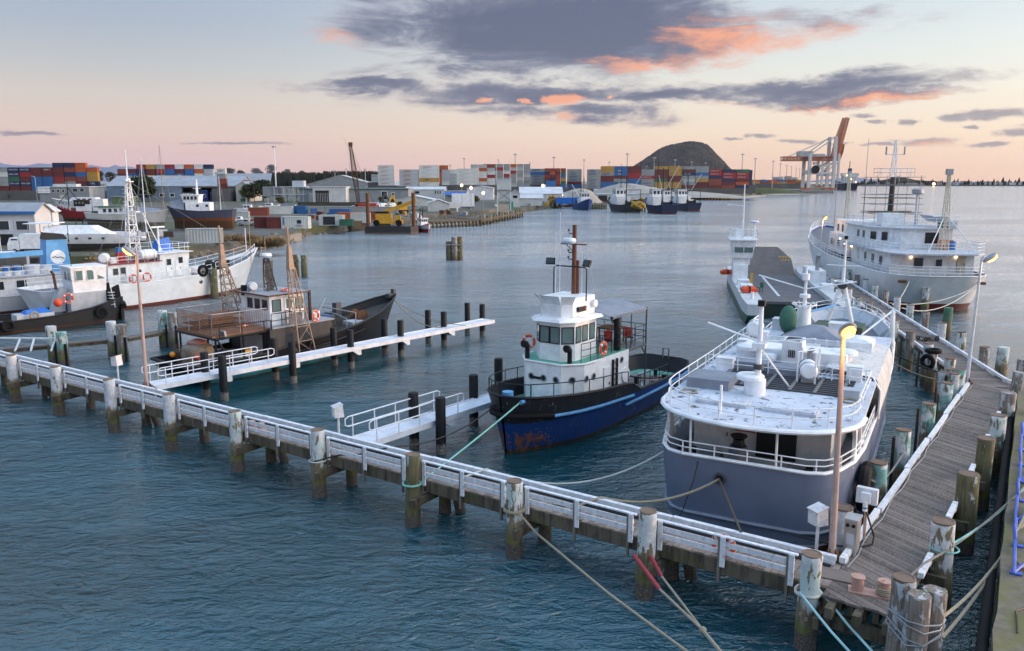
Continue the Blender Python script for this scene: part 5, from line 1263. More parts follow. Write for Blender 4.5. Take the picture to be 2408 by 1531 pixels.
MB().loft([[(2.45,-1.1,7.0),(4.5,-1.1,7.0),(4.5,1.1,7.0),(2.45,1.1,7.0)],[(2.6,-1.0,7.7),(4.2,-1.0,7.5),(4.2,1.0,7.5),(2.6,1.0,7.7)]]).build('funnel_cap', BLACK, fn)
MB().lathe([(.02,0),(.72,0),(.72,.03),(.02,.03)], 22, (3.4,-1.17,5.2), AX('y') @ Matrix.Rotation(math.pi,3,'X')).build('white_disc', WHITE, fn)
MB().tube([(2.85,-1.24,5.15),(3.15,-1.24,5.25),(3.35,-1.24,5.12),(3.6,-1.24,5.2),(4.0,-1.24,5.0)], .035, 4).build('bird_emblem', BLACK, fn)
cr = MB().box((-3.8,-1.0,4.6),(.8,.8,1.9)).build('crane_post', LBLUE, wk); MB().bar((-4.2,-1.0,5.55),(2.0,-1.2,5.75), .45, .5).build('crane_boom', LBLUE, wk); MB().box((.6,-1.2,4.7),(.25,.25,2.0)).build('boom_rest', GALV, wk)
for i, (x, y) in enumerate(((-1.6,-2.2),(-.7,-2.2))):
    o = thing('drum', ('blue and white drum at the workboat rail, left','blue and white drum at the workboat rail, right')[i], 'drum', onb(wk, x, y, 3.72)); MB().cyl((0,0,0),.38,.45,14).build('lower_half', WHITE_W, o); MB().cyl((0,0,.45),.38,.5,14).build('upper_half', BLUE, o); MB().torus((0,0,.95),.37,.025,None,14,5).build('rim', GALV, o)
MB().cyl((.8,-1.8,3.72),.7,.9,16).build('white_tank', WHITE_W, wk); MB().cyl((1.9,-2.0,3.72),.6,.8,16).build('white_tank', WHITE_W, wk)
house(wk, [(-7.6,-1.8),(-5.0,-1.8),(-5.0,1.8),(-7.6,1.8)], 3.7, 6.1, paint('cream_box', (.6,.54,.46), .6, .3, .1), 'cargo_box')
ob_ = MB().box((1.4,-.2,4.9),(.7,.5,.5)).build('outboard_motor', BLACK, wk); MB().box((1.4,-.2,4.3),(.2,.2,.9)).build('outboard_leg', DARKST, wk)

# ---------------------------------------------------------------- landing barge
fd = Vector((.20,.98,0)).normalized(); fo = Vector((26.2,72.2,0))
fb = thing('landing_barge', 'white and green landing barge with raised ramp and tall narrow wheelhouse tower', 'landing barge', fo, math.atan2(fd.y, fd.x))
m = bandmat('barge_hull_paint', [(.15,(.03,.03,.03)), (.85,(.015,.085,.06)), (9,(.62,.64,.65))], rust=.08, dirt=.4)
def side_hull(y0, y1, nm):
    mb = MB(); rings = []
    for x, z0, z1, ins in ((.0,.7,1.85,.55),(1.2,-.4,1.95,.25),(3,-.6,2.0,0),(10,-.6,2.0,0),(20,-.6,2.0,0),(27,-.6,2.1,0),(30,.2,2.3,.3)):
        a, b = y0+ins*(.5 if y0 < y1 else -.5), y1-ins*(.5 if y0 < y1 else -.5); rings.append([(x,a,z0),(x,b,z0),(x,b,z1),(x,a,z1)])
    mb.loft(rings); return mb.build(nm, m, fb, smooth=False)
side_hull(3.2, 5.0, 'side_hull'); side_hull(-5.0, -3.2, 'side_hull')
DK = paint('vehicle_deck', (.13,.125,.135), .8, .5, .08, streak=False, scale=.7)
MB().box((16.5,0,1.3),(24,6.5,.5)).build('vehicle_deck', DK, fb); MB().box((4.6,0,.35),(.2,6.4,1.9)).build('underdeck_shade_sheet', paint('painted_underdeck_dark', (.01,.03,.025), .6, .3, .1), fb)  # near-black sheet paints the shade of the open space under the deck edge
MB().box((17,1.0,1.556),(17,.28,.008)).build('lane_line', WHITE_W, fb)
RAMP = paint('worn_ramp', (.15,.135,.13), .8, .5, .5, streak=True, scale=.8)
MB().loft([[(27.5,-3.1,1.4),(27.9,-3.1,1.4),(27.9,3.2,1.4),(27.5,3.2,1.4)],[(31.4,-3.0,3.2),(31.8,-3.0,3.2),(31.8,3.2,3.2),(31.4,3.2,3.2)],[(34,-1.6,4.5),(34.4,-1.6,4.5),(34.4,2.9,4.5),(34,2.9,4.5)]]).build('bow_ramp', RAMP, fb, smooth=False)
house(fb, [(18.6,3.3),(22.0,3.3),(22.0,4.9),(18.6,4.9)], 2.0, 3.6, WHITE, 'tower_base'); house(fb, [(18.9,3.1),(21.8,3.1),(21.8,4.9),(18.9,4.9)], 3.6, 4.6, WHITE, 'tower_waist')
house(fb, [(18.6,2.9),(22.2,2.9),(22.2,5.0),(18.6,5.0)], 4.4, 6.4, WHITE, 'wheelhouse', [(18.3,2.6),(22.5,2.6),(22.5,5.2),(18.3,5.2)]); MB().box((20.4,3.9,6.45),(4.8,3.1,.12)).build('wheelhouse_roof', WHITE, fb)
for y in (3.35, 4.4): win(fb, (18.42, y, 5.6), math.pi, .8, 1.0, GLASSL, DARKST)
win(fb, (19.4, 2.72, 5.6), -math.pi/2, 1.1, 1.0, GLASSL, DARKST); win(fb, (21.2, 2.72, 5.6), -math.pi/2, 1.1, 1.0, GLASSL, DARKST)
rail(fb, [(18.2,2.5,6.5),(22.4,2.5,6.5),(22.4,5.2,6.5),(18.2,5.2,6.5),(18.2,2.5,6.5)], 1.1, WHITE, 3, .8, .03); MB().box((20.3,4.3,7.0),(1.2,.9,1.0)).build('roof_box', WHITE, fb)
MB().tube([(20,4.0,6.5),(20,4.0,12.6)], .12, 6, True, .06).tube([(20,4.0,10.2),(20,5.8,10.3)], .05, 5).tube([(20,4.0,7.6),(20,5.9,7.7)], .05, 5).build('mast', WHITE, fb); MB().tube([(19.3,2.8,6.5),(19.3,2.8,8.3)], .1, 6).build('radar_post', WHITE, fb); radar(fb, (19.3,2.8,8.3), .5)
for x, s_ in ((14,1),(10,1),(24,1),(24,-1),(20,-1),(12,-1)): MB().box((x,s_*4.1,2.25),(1.4,1.2,.5)).build('deck_locker', WHITE, fb)
for nm, x, y in (('red inflatable raft bag at the near left corner of the landing barge', 7.0, 4.1), ('red raft bag by the tower of the landing barge', 21.5, 5.4)):
    o = thing('raft_bag', nm, 'raft', onb(fb, x, y, 2.1 if x < 10 else 2.2)); MB().loft([[(-.7,-.4,0),(.7,-.4,0),(.7,.4,0),(-.7,.4,0)],[(-.75,-.45,.35),(.75,-.45,.35),(.75,.45,.35),(-.75,.45,.35)],[(-.5,-.25,.55),(.5,-.25,.55),(.5,.25,.55),(-.5,.25,.55)]]).build('bag', ORANGE, o); MB().box((0,0,.3),(.12,.95,.55)).build('strap', BLACK, o)
ch = thing('plastic_chair', 'green plastic garden chair on the landing barge deck', 'chair', onb(fb, 11.5, 2.6, 1.56), .4); MB().box((0,0,.44),(.5,.5,.05)).build('seat', GREEN, ch); MB().box((.24,0,.7),(.05,.5,.5)).build('backrest', GREEN, ch)
for a in (-.2,.2):
    for b_ in (-.2,.2): MB().box((a,b_,.21),(.05,.05,.42)).build('leg', GREEN, ch)
MB().box((13,3.35,2.6),(.3,.25,1.4)).build('fuel_cabinet', YELL, fb)
for x, y in ((3.0,4.1),(26,4.1),(3,-4.1)): MB().cyl((x,y,2.0),.16,.6,10).build('bollard', WHITE, fb)
house(fb, [(17.5,-4.9),(23.5,-4.9),(23.5,-3.3),(17.5,-3.3)], 2.0, 3.2, WHITE, 'engine_house'); MB().tube([(18.5,-4.1,3.2),(18.5,-4.1,4.6),(18.0,-4.1,5.0)], .22, 8).build('exhaust_pipe', GALV, fb)
win(fb, (20.5,-3.27,2.7), math.pi/2, .5, .6, GREYW, GREYW)

# ---------------------------------------------------------------- big white ship on the right
hd = Vector((.11,.994,0)).normalized(); ho = Vector((42.8,79.4,0))
ws = thing('ship', 'large white ship with rounded stern, red underside and scaffolded mast at the right', 'ship', ho, math.atan2(hd.y, hd.x))
m = bandmat('big_white_hull', [(.75,(.15,.025,.025)), (9,(.86,.87,.88))], rust=.05, dirt=.3)
st = [(-.6,1.8,1.8,1.0,3.75), (-.2,2.0,3.0,2.2,3.72), (.9,2.8,4.2,3.4,3.7), (2.6,4.2,4.9,4.2,3.68), (5,6.2,5.2,4.6,3.66), (10,10.5,5.3,4.8,3.66), (22,22,5.3,4.8,3.8), (30,30,5.2,4.5,4.3), (36,35.5,4.6,3.2,5.0), (41,39.5,3.0,1.4,5.8), (43.5,41.4,1.4,.4,6.2), (44.4,42,.08,.05,6.35)]
BLUEIN = paint('deep_blue_bulwark', (.02,.05,.25), .5, .2)
hull(ws, st, m, GREYDECK, bul=.25, capmat=WHITE, innermat=BLUEIN, capr=.02, zb=-1.2)
house(ws, [(3.4,-4.0),(16,-4.4),(16,4.4),(3.4,4.2)], 3.4, 5.6, WHITE_R, 'main_deckhouse'); MB().prism([(1.6,-3.6),(3.2,-4.9),(16.2,-5.0),(16.2,5.0),(3.2,4.6),(1.6,3.4)], 5.6, 5.75).build('boat_deck', GREYW, ws)
house(ws, [(8.4,-3.7),(19,-3.9),(19,4.2),(11.0,4.2),(8.4,1.6)], 5.75, 7.85, WHITE_R, 'upper_house'); MB().prism([(8.0,-4.0),(19.3,-4.2),(19.3,4.4),(10.8,4.4),(8.0,1.7)], 7.85, 7.98).build('bridge_deck', GREYW, ws)
house(ws, [(19,-3.6),(29.5,-3.4),(29.5,3.4),(19,3.8)], 3.9, 6.3, WHITE_R, 'forward_house'); house(ws, [(22,-2.6),(29,-2.6),(29,3.0),(22,3.0)], 6.3, 8.0, WHITE_R, 'bridge')
for y in (1.4, -.6, -2.6): win(ws, (3.38, y, 4.7), math.pi, .8 if y > 1 else .5, .9 if y > 1 else .6, GLASS, DARKST)
dd = door(ws, (3.36, -2.75, 4.6), math.pi, .8, 1.8, paint('beige_door', (.5,.46,.38), .6, .2)); MB().lathe([(.02,0),(.16,0),(.16,.02),(.02,.02)], 12, (-.03,0,.35), AX('x')).build('door_light', GLASS, dd)
dd = door(ws, (8.6, .9, 6.75), math.pi-.1, .9, 1.8, paint('blue_door', (.05,.13,.30), .5, .2)); MB().box((.03,0,.35),(.02,.5,.7)).build('door_light', GLASSL, dd)
for x, y, a in ((9.6,2.9,math.pi*.75),(10.5,3.8,math.pi*.75),(12.5,4.23,math.pi/2),(14.5,4.23,math.pi/2),(25,3.03,math.pi/2),(27,3.03,math.pi/2)): win(ws, (x, y, 7.0), a, .55, .8, GLASS, DARKST)
for x in (6,8.5,11,13.5): win(ws, (x, 4.35, 4.7), math.pi/2, .5, .8, GLASS, DARKST)
for x in (21,24,27): win(ws, (x, 3.75, 5.2), math.pi/2, .6, .6, GLASS, DARKST)
win(ws, (8.38,-1.6,6.9), math.pi, 1.3, 1.1, paint('dark_locker', (.01,.01,.012), .6, .1), DARKST)
MB().box((7.6,-2.7,6.3),(.9,1.3,.9)).build('orange_net_heap', paint('orange_net', (.6,.16,.04), .8, .2, bump=1), ws); MB().cyl((7.3,-3.3,5.75),.4,.9,12).build('blue_drum', BLUE, ws)
rail(ws, [(s_[0]+.2, -s_[2]+.2, s_[4]) for s_ in reversed(st[:6])]+[(s_[0]+.2, s_[2]-.2, s_[4]) for s_ in st[:6]], .9, WHITE, 3, 1.4, .03)
rail(ws, [(16,-4.9,5.75),(3.2,-4.8,5.75),(1.7,-3.5,5.75),(1.7,3.3,5.75),(3.2,4.5,5.75),(16,4.9,5.75)], 1.0, WHITE, 3, 1.3, .03)
rail(ws, [(19,-4.1,7.98),(8.1,-3.9,7.98),(8.1,1.6,7.98),(10.8,4.3,7.98),(19,4.3,7.98)], 1.0, WHITE, 3, 1.3, .03)
rail(ws, side_line(st, 16, 43.5, 1, 0, .15, 16), .95, WHITE, 3, 1.5, .03); rail(ws, side_line(st, 16, 43.5, -1, 0, .15, 16), .95, WHITE, 3, 1.5, .03)
for k in range(7): MB().box((4.6+.0*k,3.0-.28*k*0+.0,3.8+.27*k),(.6,.7,.05)).build('stair_tread', WHITE, ws, loc=(.0-.18*k,0,0))
for x0, y0, z0, n in ((15.5,4.6,3.9,7),(20.5,4.2,4.1,8)):
    for k in range(n): MB().box((x0+.22*k,y0,z0+.27*k),(.26,.8,.05)).build('stair_tread', WHITE, ws)
# masts
am = lattice('lattice_mast', (6.2,-2.0,5.75), (6.4,-2.0,13.6), 1.0, .28, 9, paint('cream_mast', (.60,.55,.44), .6, .3, .2), ws, .05)
MB().box((6.4,-2.0,13.9),(.5,.6,.6)).build('masthead_light', GALV, am)
mb = MB(); mb.tube([(6.4,-2.0,9.6),(3.2,.6,5.8)], .05, 5).tube([(6.4,-2.0,9.6),(3.4,-4.2,5.8)], .05, 5).tube([(6.2,-3.3,9.3),(6.2,-.7,9.3)], .05, 5).tube([(6.3,-2.9,13.0),(9.5,-3.4,8.1)], .02, 4); mb.build('mast_legs', WHITE, ws)
mb = MB(); mb.tube([(17,0,7.98),(17,0,13.4)], .38, 10, True, .3); o = mb.build('main_mast', DARKST, ws)
tm = lattice('topmast', (17,0,13.4), (17,0,17.6), .8, .2, 5, WHITE, ws, .04); MB().tube([(17,-1.1,16.0),(17,1.1,16.0)], .05, 5).build('yardarm', WHITE, tm)
for y in (-1.05, 1.0): MB().cyl((17,y,16.0),.1,.9,8).build('wind_sensor', GALV, tm)
SC = paint('scaffold_boards', (.16,.13,.10), .85, .4); sc_ = MB()
for x in (15.0, 19.0):
    for y in (-2.4, 0, 2.4): sc_.tube([(x,y,8.0),(x,y,13.6)], .035, 5)
for z in (9.2, 10.3, 11.4, 12.5, 13.4):
    for x in (15.0, 19.0): sc_.tube([(x,-2.9,z),(x,2.9,z)], .035, 5)
    for y in (-2.4, 2.4): sc_.tube([(15.0,y,z),(19.0,y,z)], .035, 5)
sc_.build('scaffold_tubes', GALV, ws)
for z in (9.4, 11.0, 12.6): 
    for x in (15.2, 16.0, 18.2, 18.9): MB().box((x,0,z),(.35,5.6,.06)).build('scaffold_board', SC, ws)
rail(ws, [(15.4,-1.8,13.5),(18.6,-1.8,13.5),(18.6,1.8,13.5),(15.4,1.8,13.5),(15.4,-1.8,13.5)], .9, WHITE, 2, 1.2, .03)
fm = lattice('foremast', (30,1.2,6.3), (30,1.2,14.2), .8, .25, 8, paint('cream_mast_b', (.58,.54,.45), .6, .3, .15), ws, .05)
for x, y, z0, z1 in ((32,2.2,4.5,15.0),(27,0,8.0,13.0),(29,-.6,8.0,18.5)): MB().tube([(x,y,z0),(x,y,z1)], .06, 6, True, .03).build('pole_mast', GALV, ws)
bt = MB(); bt.loft([[(9.6,-3.2,8.5),(13.6,-3.2,8.5),(13.6,-2.9,8.5),(9.6,-2.9,8.5)],[(9.2,-3.6,9.2),(14.2,-3.6,9.2),(14.2,-2.2,9.2),(9.2,-2.2,9.2)]]); bt.build('lifeboat', GREYW, ws)
MB().box((12.5,1.5,8.7),(2.0,2.2,1.4)).build('roof_machinery', WHITE_R, ws); MB().cyl((15.2,1.2,8.0),.6,1.5,12).build('green_vent', GREEN, ws); MB().tube([(13.2,-1.5,8.0),(13.2,-1.5,11.6)], .13, 8).build('searchlight_post', GREYW, ws); MB().lathe([(.45,0),(.62,.15),(.62,.5),(.45,.62)], 14, (13.2,-1.5,11.5)).build('satellite_dome', GALV, ws)
MB().box((8.6,-3.6,8.4),(.9,.8,.8)).build('mesh_bin', GREYW, ws); MB().box((8.7,-2.6,8.35),(.6,.6,.7)).build('green_bin', GREEN, ws)
for y, z in ((2.2,5.2),(-2.2,5.25)): MB().cyl((3.3,y,z),.09,.12,8).build('deck_lamp', WLAMP, ws)
for x, z in ((15.9,5.3),(20.6,5.9),(18.5,5.4)): MB().cyl((x,4.48,z),.09,.12,8).build('deck_lamp', WLAMP, ws)
for x, y in ((1.0,3.6),(.3,-3.2)):
    MB().box((x-.35,y*1.06,3.05),(.35,.7,.25)).build('mooring_port', RUST, ws)
# ---------------------------------------------------------------- gangways on black sleeved piles
def bpile(label, u, v, top=2.75, r=.24):
    p = P(u, v, 0); o = MB().lathe([(r,-1.5),(r,top-.05),(r*.9,top),(.02,top+.03)], 14).build('sleeved_pile', BPILE, None, loc=p)
    MB().torus((0,0,.85), r+.005, .012, None, 14, 4).build('sleeve_band', BLACKR, o)
    return tag(o, label, 'pile', 'black piles along the gangways')
names = ['nearest', 'second', 'third', 'fourth', 'fifth', 'farthest']
for i, (a, b) in enumerate([((486,932),(528,941)),((648,891.5),(690,900.7)),((787,859),(826,866)),((905,833),(943,838)),((1007,808),(1044,813)),((1099,787),(1134,791))]):
    bpile(f'{names[i]} black sleeved pile on the far side of the long gangway', *a); bpile(f'{names[i]} black sleeved pile on the near side of the long gangway', *b)
for i, (a, nm) in enumerate([((974,1052),'far side of the short gangway, near end'),((1037,1066),'near side of the short gangway, near end'),((1114,1000),'near side of the short gangway by the tug bow'),((1172,952),'end of the short gangway behind the tug bow')]):
    bpile('black sleeved pile on the '+nm, *a, 2.8, .25)
GWH = paint('gangway_white', (.72,.74,.80), .5, .14)
def gangway(label, A, B, wd, railL, z=1.55):
    A, B = Vector(A), Vector(B); dv = (B-A); L = dv.length; g = thing('gangway', label, 'gangway', (A.x,A.y,0), math.atan2(dv.y, dv.x))
    n = max(1, round(L/6.0))
    for i in range(n):
        MB().box((L*(i+.5)/n,0,z-.04),(L/n-.02,wd,.08)).build('deck_panel', GWH, g)
        for s_ in (-1,1): MB().box((L*(i+.5)/n,s_*(wd/2+.035),z-.10),(L/n-.02,.07,.28)).build('side_beam', GWH, g)
    for s_ in (-1, 1):
        mb = MB(); y = s_*(wd/2+.06); x0, x1 = (.4, railL) if s_ < 0 else (.4-.3, railL-.4)
        for zz in (1.0, .55): mb.tube([(x0,y,z+zz),(x1,y,z+zz)], .032, 6)
        for x in (x0, x1): mb.tube([(x,y,z+1.0),(x+(-.18 if x == x0 else .18),y,z+.92),(x+(-.18 if x == x0 else .18),y,z+.63),(x,y,z+.55)], .032, 6)
        k = int((x1-x0)/1.25)
        for i in range(k+1): x = x0+.25+(x1-x0-.5)*i/k; mb.tube([(x,y,z-.1),(x,y,z+1.0)], .03, 6)
        mb.build('handrail', GWH, g)
    return g
g1 = gangway('long white gangway with handrail reaching out past the black fishing boat', P(352,905,1.55), P(1150,751,1.55), 1.15, 7.6)
for (u, v) in ((548,905),(708,866),(842,832),(957,808),(1058,785)):
    p = P(u, v, 1.0); c = g1.location; d = Vector((p.x-c.x, p.y-c.y, 0)); x = d.length*.985
    MB().xz([(x-.5,1.38),(x+.35,1.38),(x+.35,.95),(x+.1,.95)], -.6, .5).build('bracket', GWH, g1)
g2 = gangway('short white gangway with handrail leading to the bow of the blue tug', P(838,1038,1.55), P(1182,926,1.55), 1.15, 6.3)
MB().xz([(4.9,1.38),(6.1,1.38),(6.1,.95),(5.7,.95)], -.6, .5).build('bracket', GWH, g2)

# ---------------------------------------------------------------- old plank walkway on paired piles at the left
ow = thing('plank_walkway', 'old narrow plank walkway on paired timber piles behind the jetty at left', 'walkway', (0,0,0))
A, B = Vector((-36.0,56.2,1.25)), Vector((-26.6,64.9,1.25))
A0 = Vector((-44,52.5,1.25))
for a, b in ((A0,A),(A,Vector((-29.4,60.1,1.25))),(Vector((-29.3,60.2,1.25)),B)):
    dv = (b-a).normalized(); nn = Vector((-dv.y,dv.x,0))
    for k in range(3): MB().bar(a+nn*(k-1)*.27, b+nn*(k-1)*.27, .25, .09).build('plank', PLANK, ow)
    for s_ in (-1,1): MB().bar(a+nn*s_*.3-Vector((0,0,.15)), b+nn*s_*.3-Vector((0,0,.15)), .12, .2).build('bearer', MOSS, ow)
for i, (u, v, mt, tp) in enumerate(((128,857,PILEW,2.8),(152,866,PILET,2.6),(268,843,PILEV,2.8),(291,848,PILEO,2.7),(387,815,PILET,2.9),(410,817,PILEO,2.8))):
    p = P(u, v, 0); put('pile', pile_mesh(.36, tp, mt, seed=200+i), ow, p); MB().box((0,0,0),(.12,.12,2.2)).build('fender_post', BLACK, ow, loc=(p.x+.35,p.y-.25,.7))
mb = MB(); wr = [P(0,795,2.05), P(68,796,2.05), P(135,796,2.05)]
mb = MB().bar(wr[0], wr[2], .12, .1); wrail = mb.build('top_rail', RAILW, ow)
for u0, u1 in ((47,35),(80,72),(130,120)): MB().bar(P(u0,797,2.05), P(u1,826,1.3), .12, .06).build('rail_post', RAILW, ow)
for i, (u, v, lab) in enumerate(((480,700,'tall mossy mooring pile, left of the pair beside the white coaster'),(505,702,'tall dark mooring pile, right of the pair beside the white coaster'),(697,650,'left mooring pile beyond the lattice tower of the black boat'),(716,652,'right mooring pile beyond the lattice tower of the black boat'))):
    tag(put('mooring_pile', pile_mesh(.42, 3.3 if i < 2 else 3.0, PILEM, seed=220+i), None, P(u, v, 0)), lab, 'pile', 'mooring piles')
# dolphin of three piles out in the fairway
dp = thing('dolphin', 'dolphin of three lashed timber piles standing in open water', 'mooring dolphin', P(1069,612,0))
for x, y, h, mt in ((-.95,0,3.1,PILEM),(.0,-.3,3.9,PILEO),(.85,.1,3.9,PILEM)): put('pile', pile_mesh(.5, h, mt, seed=int(x*9)+240), dp, (x,y,0))
MB().tube([(-1.5,-.8,2.6),(1.4,-.75,2.6),(1.4,.7,2.6),(-1.5,.6,2.6),(-1.5,-.8,2.6)], .07, 6).build('lashing', GALV, dp)
P1 = pilemat('pile_green', (.09,.22,.14), .7)
for i, (u, v, mt, lab) in enumerate(((2172,735,PILEW,'short weathered pile standing in water beneath the white ship stern'),(2223,792,P1,'green painted pile standing in water right of the jetty'),(2349,905,PILEW,'rusty white pile with fender board right of the jetty bend'),(2395,960,PILEO,'grey capped pile at the far right jetty bend'))):
    p = put('mooring_pile', pile_mesh(.36, 2.5 if i < 3 else 2.9, mt, seed=260+i), None, P(u, v, 0)); tag(p, lab, 'pile', 'single mooring piles')

# ---------------------------------------------------------------- corner dolphin of lashed piles
cd = thing('pile_cluster', 'cluster of three split timber piles lashed with wire at the jetty corner', 'mooring dolphin', (10.1,18.82,0))
for i, (x, y, h, r, mt) in enumerate(((-.12,.28,3.05,.30,PILEO),(-.02,-.30,2.92,.30,PILEO),(.52,-.02,2.9,.29,PILEO))):
    p = put('pile', pile_mesh(r, h, mt, seed=300+i, rough_top=True), cd, (x,y,0), i)
put('cap_ring', cap_me, cd, (-.12,.28,3.02))
mb = MB()
for k, z in enumerate((2.2,2.1,1.85,1.78)):
    hull_ = [(-.45,.35),(-.35,-.5),(.0,-.64),(.55,-.36),(.84,-.05),(.6,.3),(.0,.6),(-.3,.58)]
    mb.tube([(x,y,z+.12*math.sin(i*1.3+k)) for i, (x, y) in enumerate(hull_+[hull_[0]])], .022, 5)
mb.build('wire_lashing', GALV, cd)

# ---------------------------------------------------------------- lamps
def lamp(label, base, top, head_dir, lit=True, post=None, arm=0.0, tilt=38):
    base, top = Vector(base), Vector(top); o = thing('lamp_post', label, 'street lamp', base, 0, 'lamp posts')
    h = top-base
    MB().tube([(0,0,0),(h.x*.5,h.y*.5,h.z*.5),(h.x,h.y,h.z)], [.11,.085,.06], 10).build('post', post or paint('pinkish_post', (.48,.33,.28), .6, .6, 0, scale=3, dirtc=(.6,.58,.58)), o)
    MB().box((0,0,.03),(.5,.5,.05)).build('base_plate', RUST, o)
    for a in (.6, 2.2, 3.7, 5.3): MB().prism([(0,0),(.3,0),(0,.5)], -.015, .015, Matrix.Rotation(a,4,'Z') @ Matrix.Rotation(math.pi/2,4,'X')).build('gusset', RUST, o)
    hd_ = Vector(head_dir).normalized(); c = h+hd_*(.32+arm); a = math.atan2(hd_.y, hd_.x)
    if arm: MB().tube([h, h+hd_*arm+Vector((0,0,.05))], .04, 6).build('arm', GALV, o)
    hh = MB().sphere((0,0,0), .42, 14, 8, (1.0,.55,.34)).build('lamp_head', GALV, o, loc=c); hh.rotation_euler = (0, R(-tilt), a)
    if lit:
        MB().sphere((.08,0,-.10), .33, 12, 6, (.95,.56,.42)).build('bulb_glass', LAMPGLOW, hh)
        l = bpy.data.lights.new('lamp_light', 'POINT'); l.energy = 40; l.color = (1,.55,.22); l.shadow_soft_size = .25
        lo_ = bpy.data.objects.new('lamp_light', l); COL.objects.link(lo_); lo_.parent = o; lo_.location = c+Vector((0,0,-.55))+hd_*.35
    return o
lamp('rusty lamp post with glowing lamp at the corner in front of the grey ship', P(1955,1312,DZ), ZY(1984,772,P(1955,1312,DZ).y+.1), (-.1,-1,0))
lamp('thin leaning lamp post with lit head at the landing of the long gangway', P(345,910,DZ), ZY(320,590,P(345,910,DZ).y), (-1,-.15,0))
lamp('white lamp post with lit head at the jetty bend on the right', P(2272,900,DZ), ZY(2308,606,P(2272,900,DZ).y), (1,-.1,0), True, WHITE_W, .1)
lamp('distant lit lamp post in front of the large white ship', Vector((40.6,107,DZ)), ZY(1935,512,107), (.3,-1,0), True, WHITE_W)

# ---------------------------------------------------------------- service boxes on posts
BOXP = paint('flaking_white_box', (.68,.68,.70), .6, .5, 0, scale=5, dirtc=(.14,.12,.11), streak=False)
def sbox(label, p, ang, h=.95, s_=.42):
    o = thing('service_box', label, 'service box', p, ang, 'service boxes'); MB().cyl((0,0,0),.05,h,8).build('post', BOXP, o)
    MB().xz([(-s_/2,h),(s_/2,h),(s_/2*1.1,h+s_*1.1),(-s_/2*.7,h+s_*1.35)], -s_*.5, s_*.5).build('box', BOXP, o); MB().bar((-s_/2*.85,0,h+s_*1.40),(s_/2*1.25,0,h+s_*1.10), s_*1.12, .03).build('lid', BOXP, o)
    return o
b1 = sbox('flaking white box on a post in the jetty corner by the lamp', P(1918,1300,DZ), R(200)); 
sbox('white box on a post at the short gangway landing', P(797,1028,DZ), R(210)); sbox('white box on a post left of the long gangway landing', P(279,897,DZ), R(160))
# scribbled lettering on the corner box
mb = MB()
for i, ch_ in enumerate(((0,0),(.07,.02),(.13,0),(.19,.02),(.24,.0))): mb.torus((0,0,0), .022, .005, AX('x'), 8, 4, .3, 5.5); 
wr_ = MB()
for i in range(5): wr_.torus((-.238,-.12+.06*i,1.28+.008*(i % 2)), .022, .006, AX('x'), 8, 4, .3+i, 5.2+i)
wr_.build('pen_scribble', DARKST, b1)
pw_ = thing('power_pedestal', 'steel power pedestal with gauges at the corner of the right jetty', 'power pedestal', P(2003,1312,DZ)+Vector((.1,.35,0)), RZ2)
MB().box((0,0,.62),(.52,.36,1.05)).build('cabinet', paint('brushed_steel', (.42,.40,.38), .4, .3, .08, metal=.5), pw_); MB().box((0,0,1.16),(.58,.42,.05)).build('lid', paint('brushed_steel_b', (.5,.5,.5), .4, .3, metal=.5), pw_)
MB().box((0,0,.05),(.4,.3,.1)).build('foot', WHITE_W, pw_)
for y in (-.08,.09): MB().lathe([(.02,0),(.055,0),(.055,.02),(.02,.025)], 12, (-.27,y,.98), AX('x') @ Matrix.Rotation(math.pi,3,'Y')).build('gauge', BLACK, pw_)
MB().box((-.265,0,.55),(.01,.22,.35)).build('door_panel', GREYW, pw_)
so_ = thing('power_socket', 'white shore-power socket box on a pinkish post beside the pedestal', 'socket box', P(2030,1270,DZ), RZ2); MB().cyl((0,0,0),.05,1.25,8).build('post', paint('pink_post', (.5,.35,.3), .6, .3), so_)
MB().box((0,0,1.5),(.2,.62,.5)).build('box', WHITE_W, so_); MB().box((-.16,0,1.48),(.14,.28,.32)).build('socket', WHITE, so_); MB().cyl((-.2,0,1.05),.07,.32,10).build('plug', WHITE, so_); MB().cyl((-.2,0,1.14),.073,.05,10).build('plug_band', BLUE, so_)
rope('thick black power cable looping down from the socket box', [so_.location+Vector(p) for p in ((-.05,-.1,1.05),(.05,-.2,.7),(.2,-.25,.25),(.1,-.4,.05),(-.4,-.6,.04),(-1.0,-.5,.04),(-2.2,.35,.04))], .03, CABLE, 'power_cable', 'cables')

# ---------------------------------------------------------------- bollards, lifebuoy, ropes on the jetties
PINKR = paint('pinkish_bollard', (.50,.30,.24), .6, .4, .25)
def bitts(label, p, ang, s_=1.0):
    o = thing('double_bollard', label, 'bollard', p, ang, 'double bollards'); MB().box((0,0,.02),(1.15*s_,.42*s_,.04)).build('base_plate', PINKR, o)
    for x in (-.34,.34): b_ = MB().cyl((x*s_,0,.04),.16*s_,.36*s_,14).build('post', PINKR, o); MB().cyl((x*s_,0,.40*s_),.19*s_,.05*s_,14).build('cap', PINKR, b_)
    return o
b2 = bitts('pinkish double bollard with rope at the near jetty corner', P(2046,1395,DZ+.0), R(-24))
bitts('pinkish double bollard on the front jetty behind the rail', P(603,1012,DZ), R(-30), .9)
mb = MB()
for k in range(4): mb.torus((.34,0,.1+.05*k), .2, .028, None, 14, 5)
c0 = b2.location
for k in range(4): pass
mb = MB(); bx_ = c0+Vector((.31,-.14,0))
for k in range(4): mb.torus((bx_.x,bx_.y,DZ+.1+.05*k), .2, .028, None, 14, 5)
tag(mb.build('rope_coil', ROPE), 'hemp rope coiled round the right post of the near double bollard', 'rope')
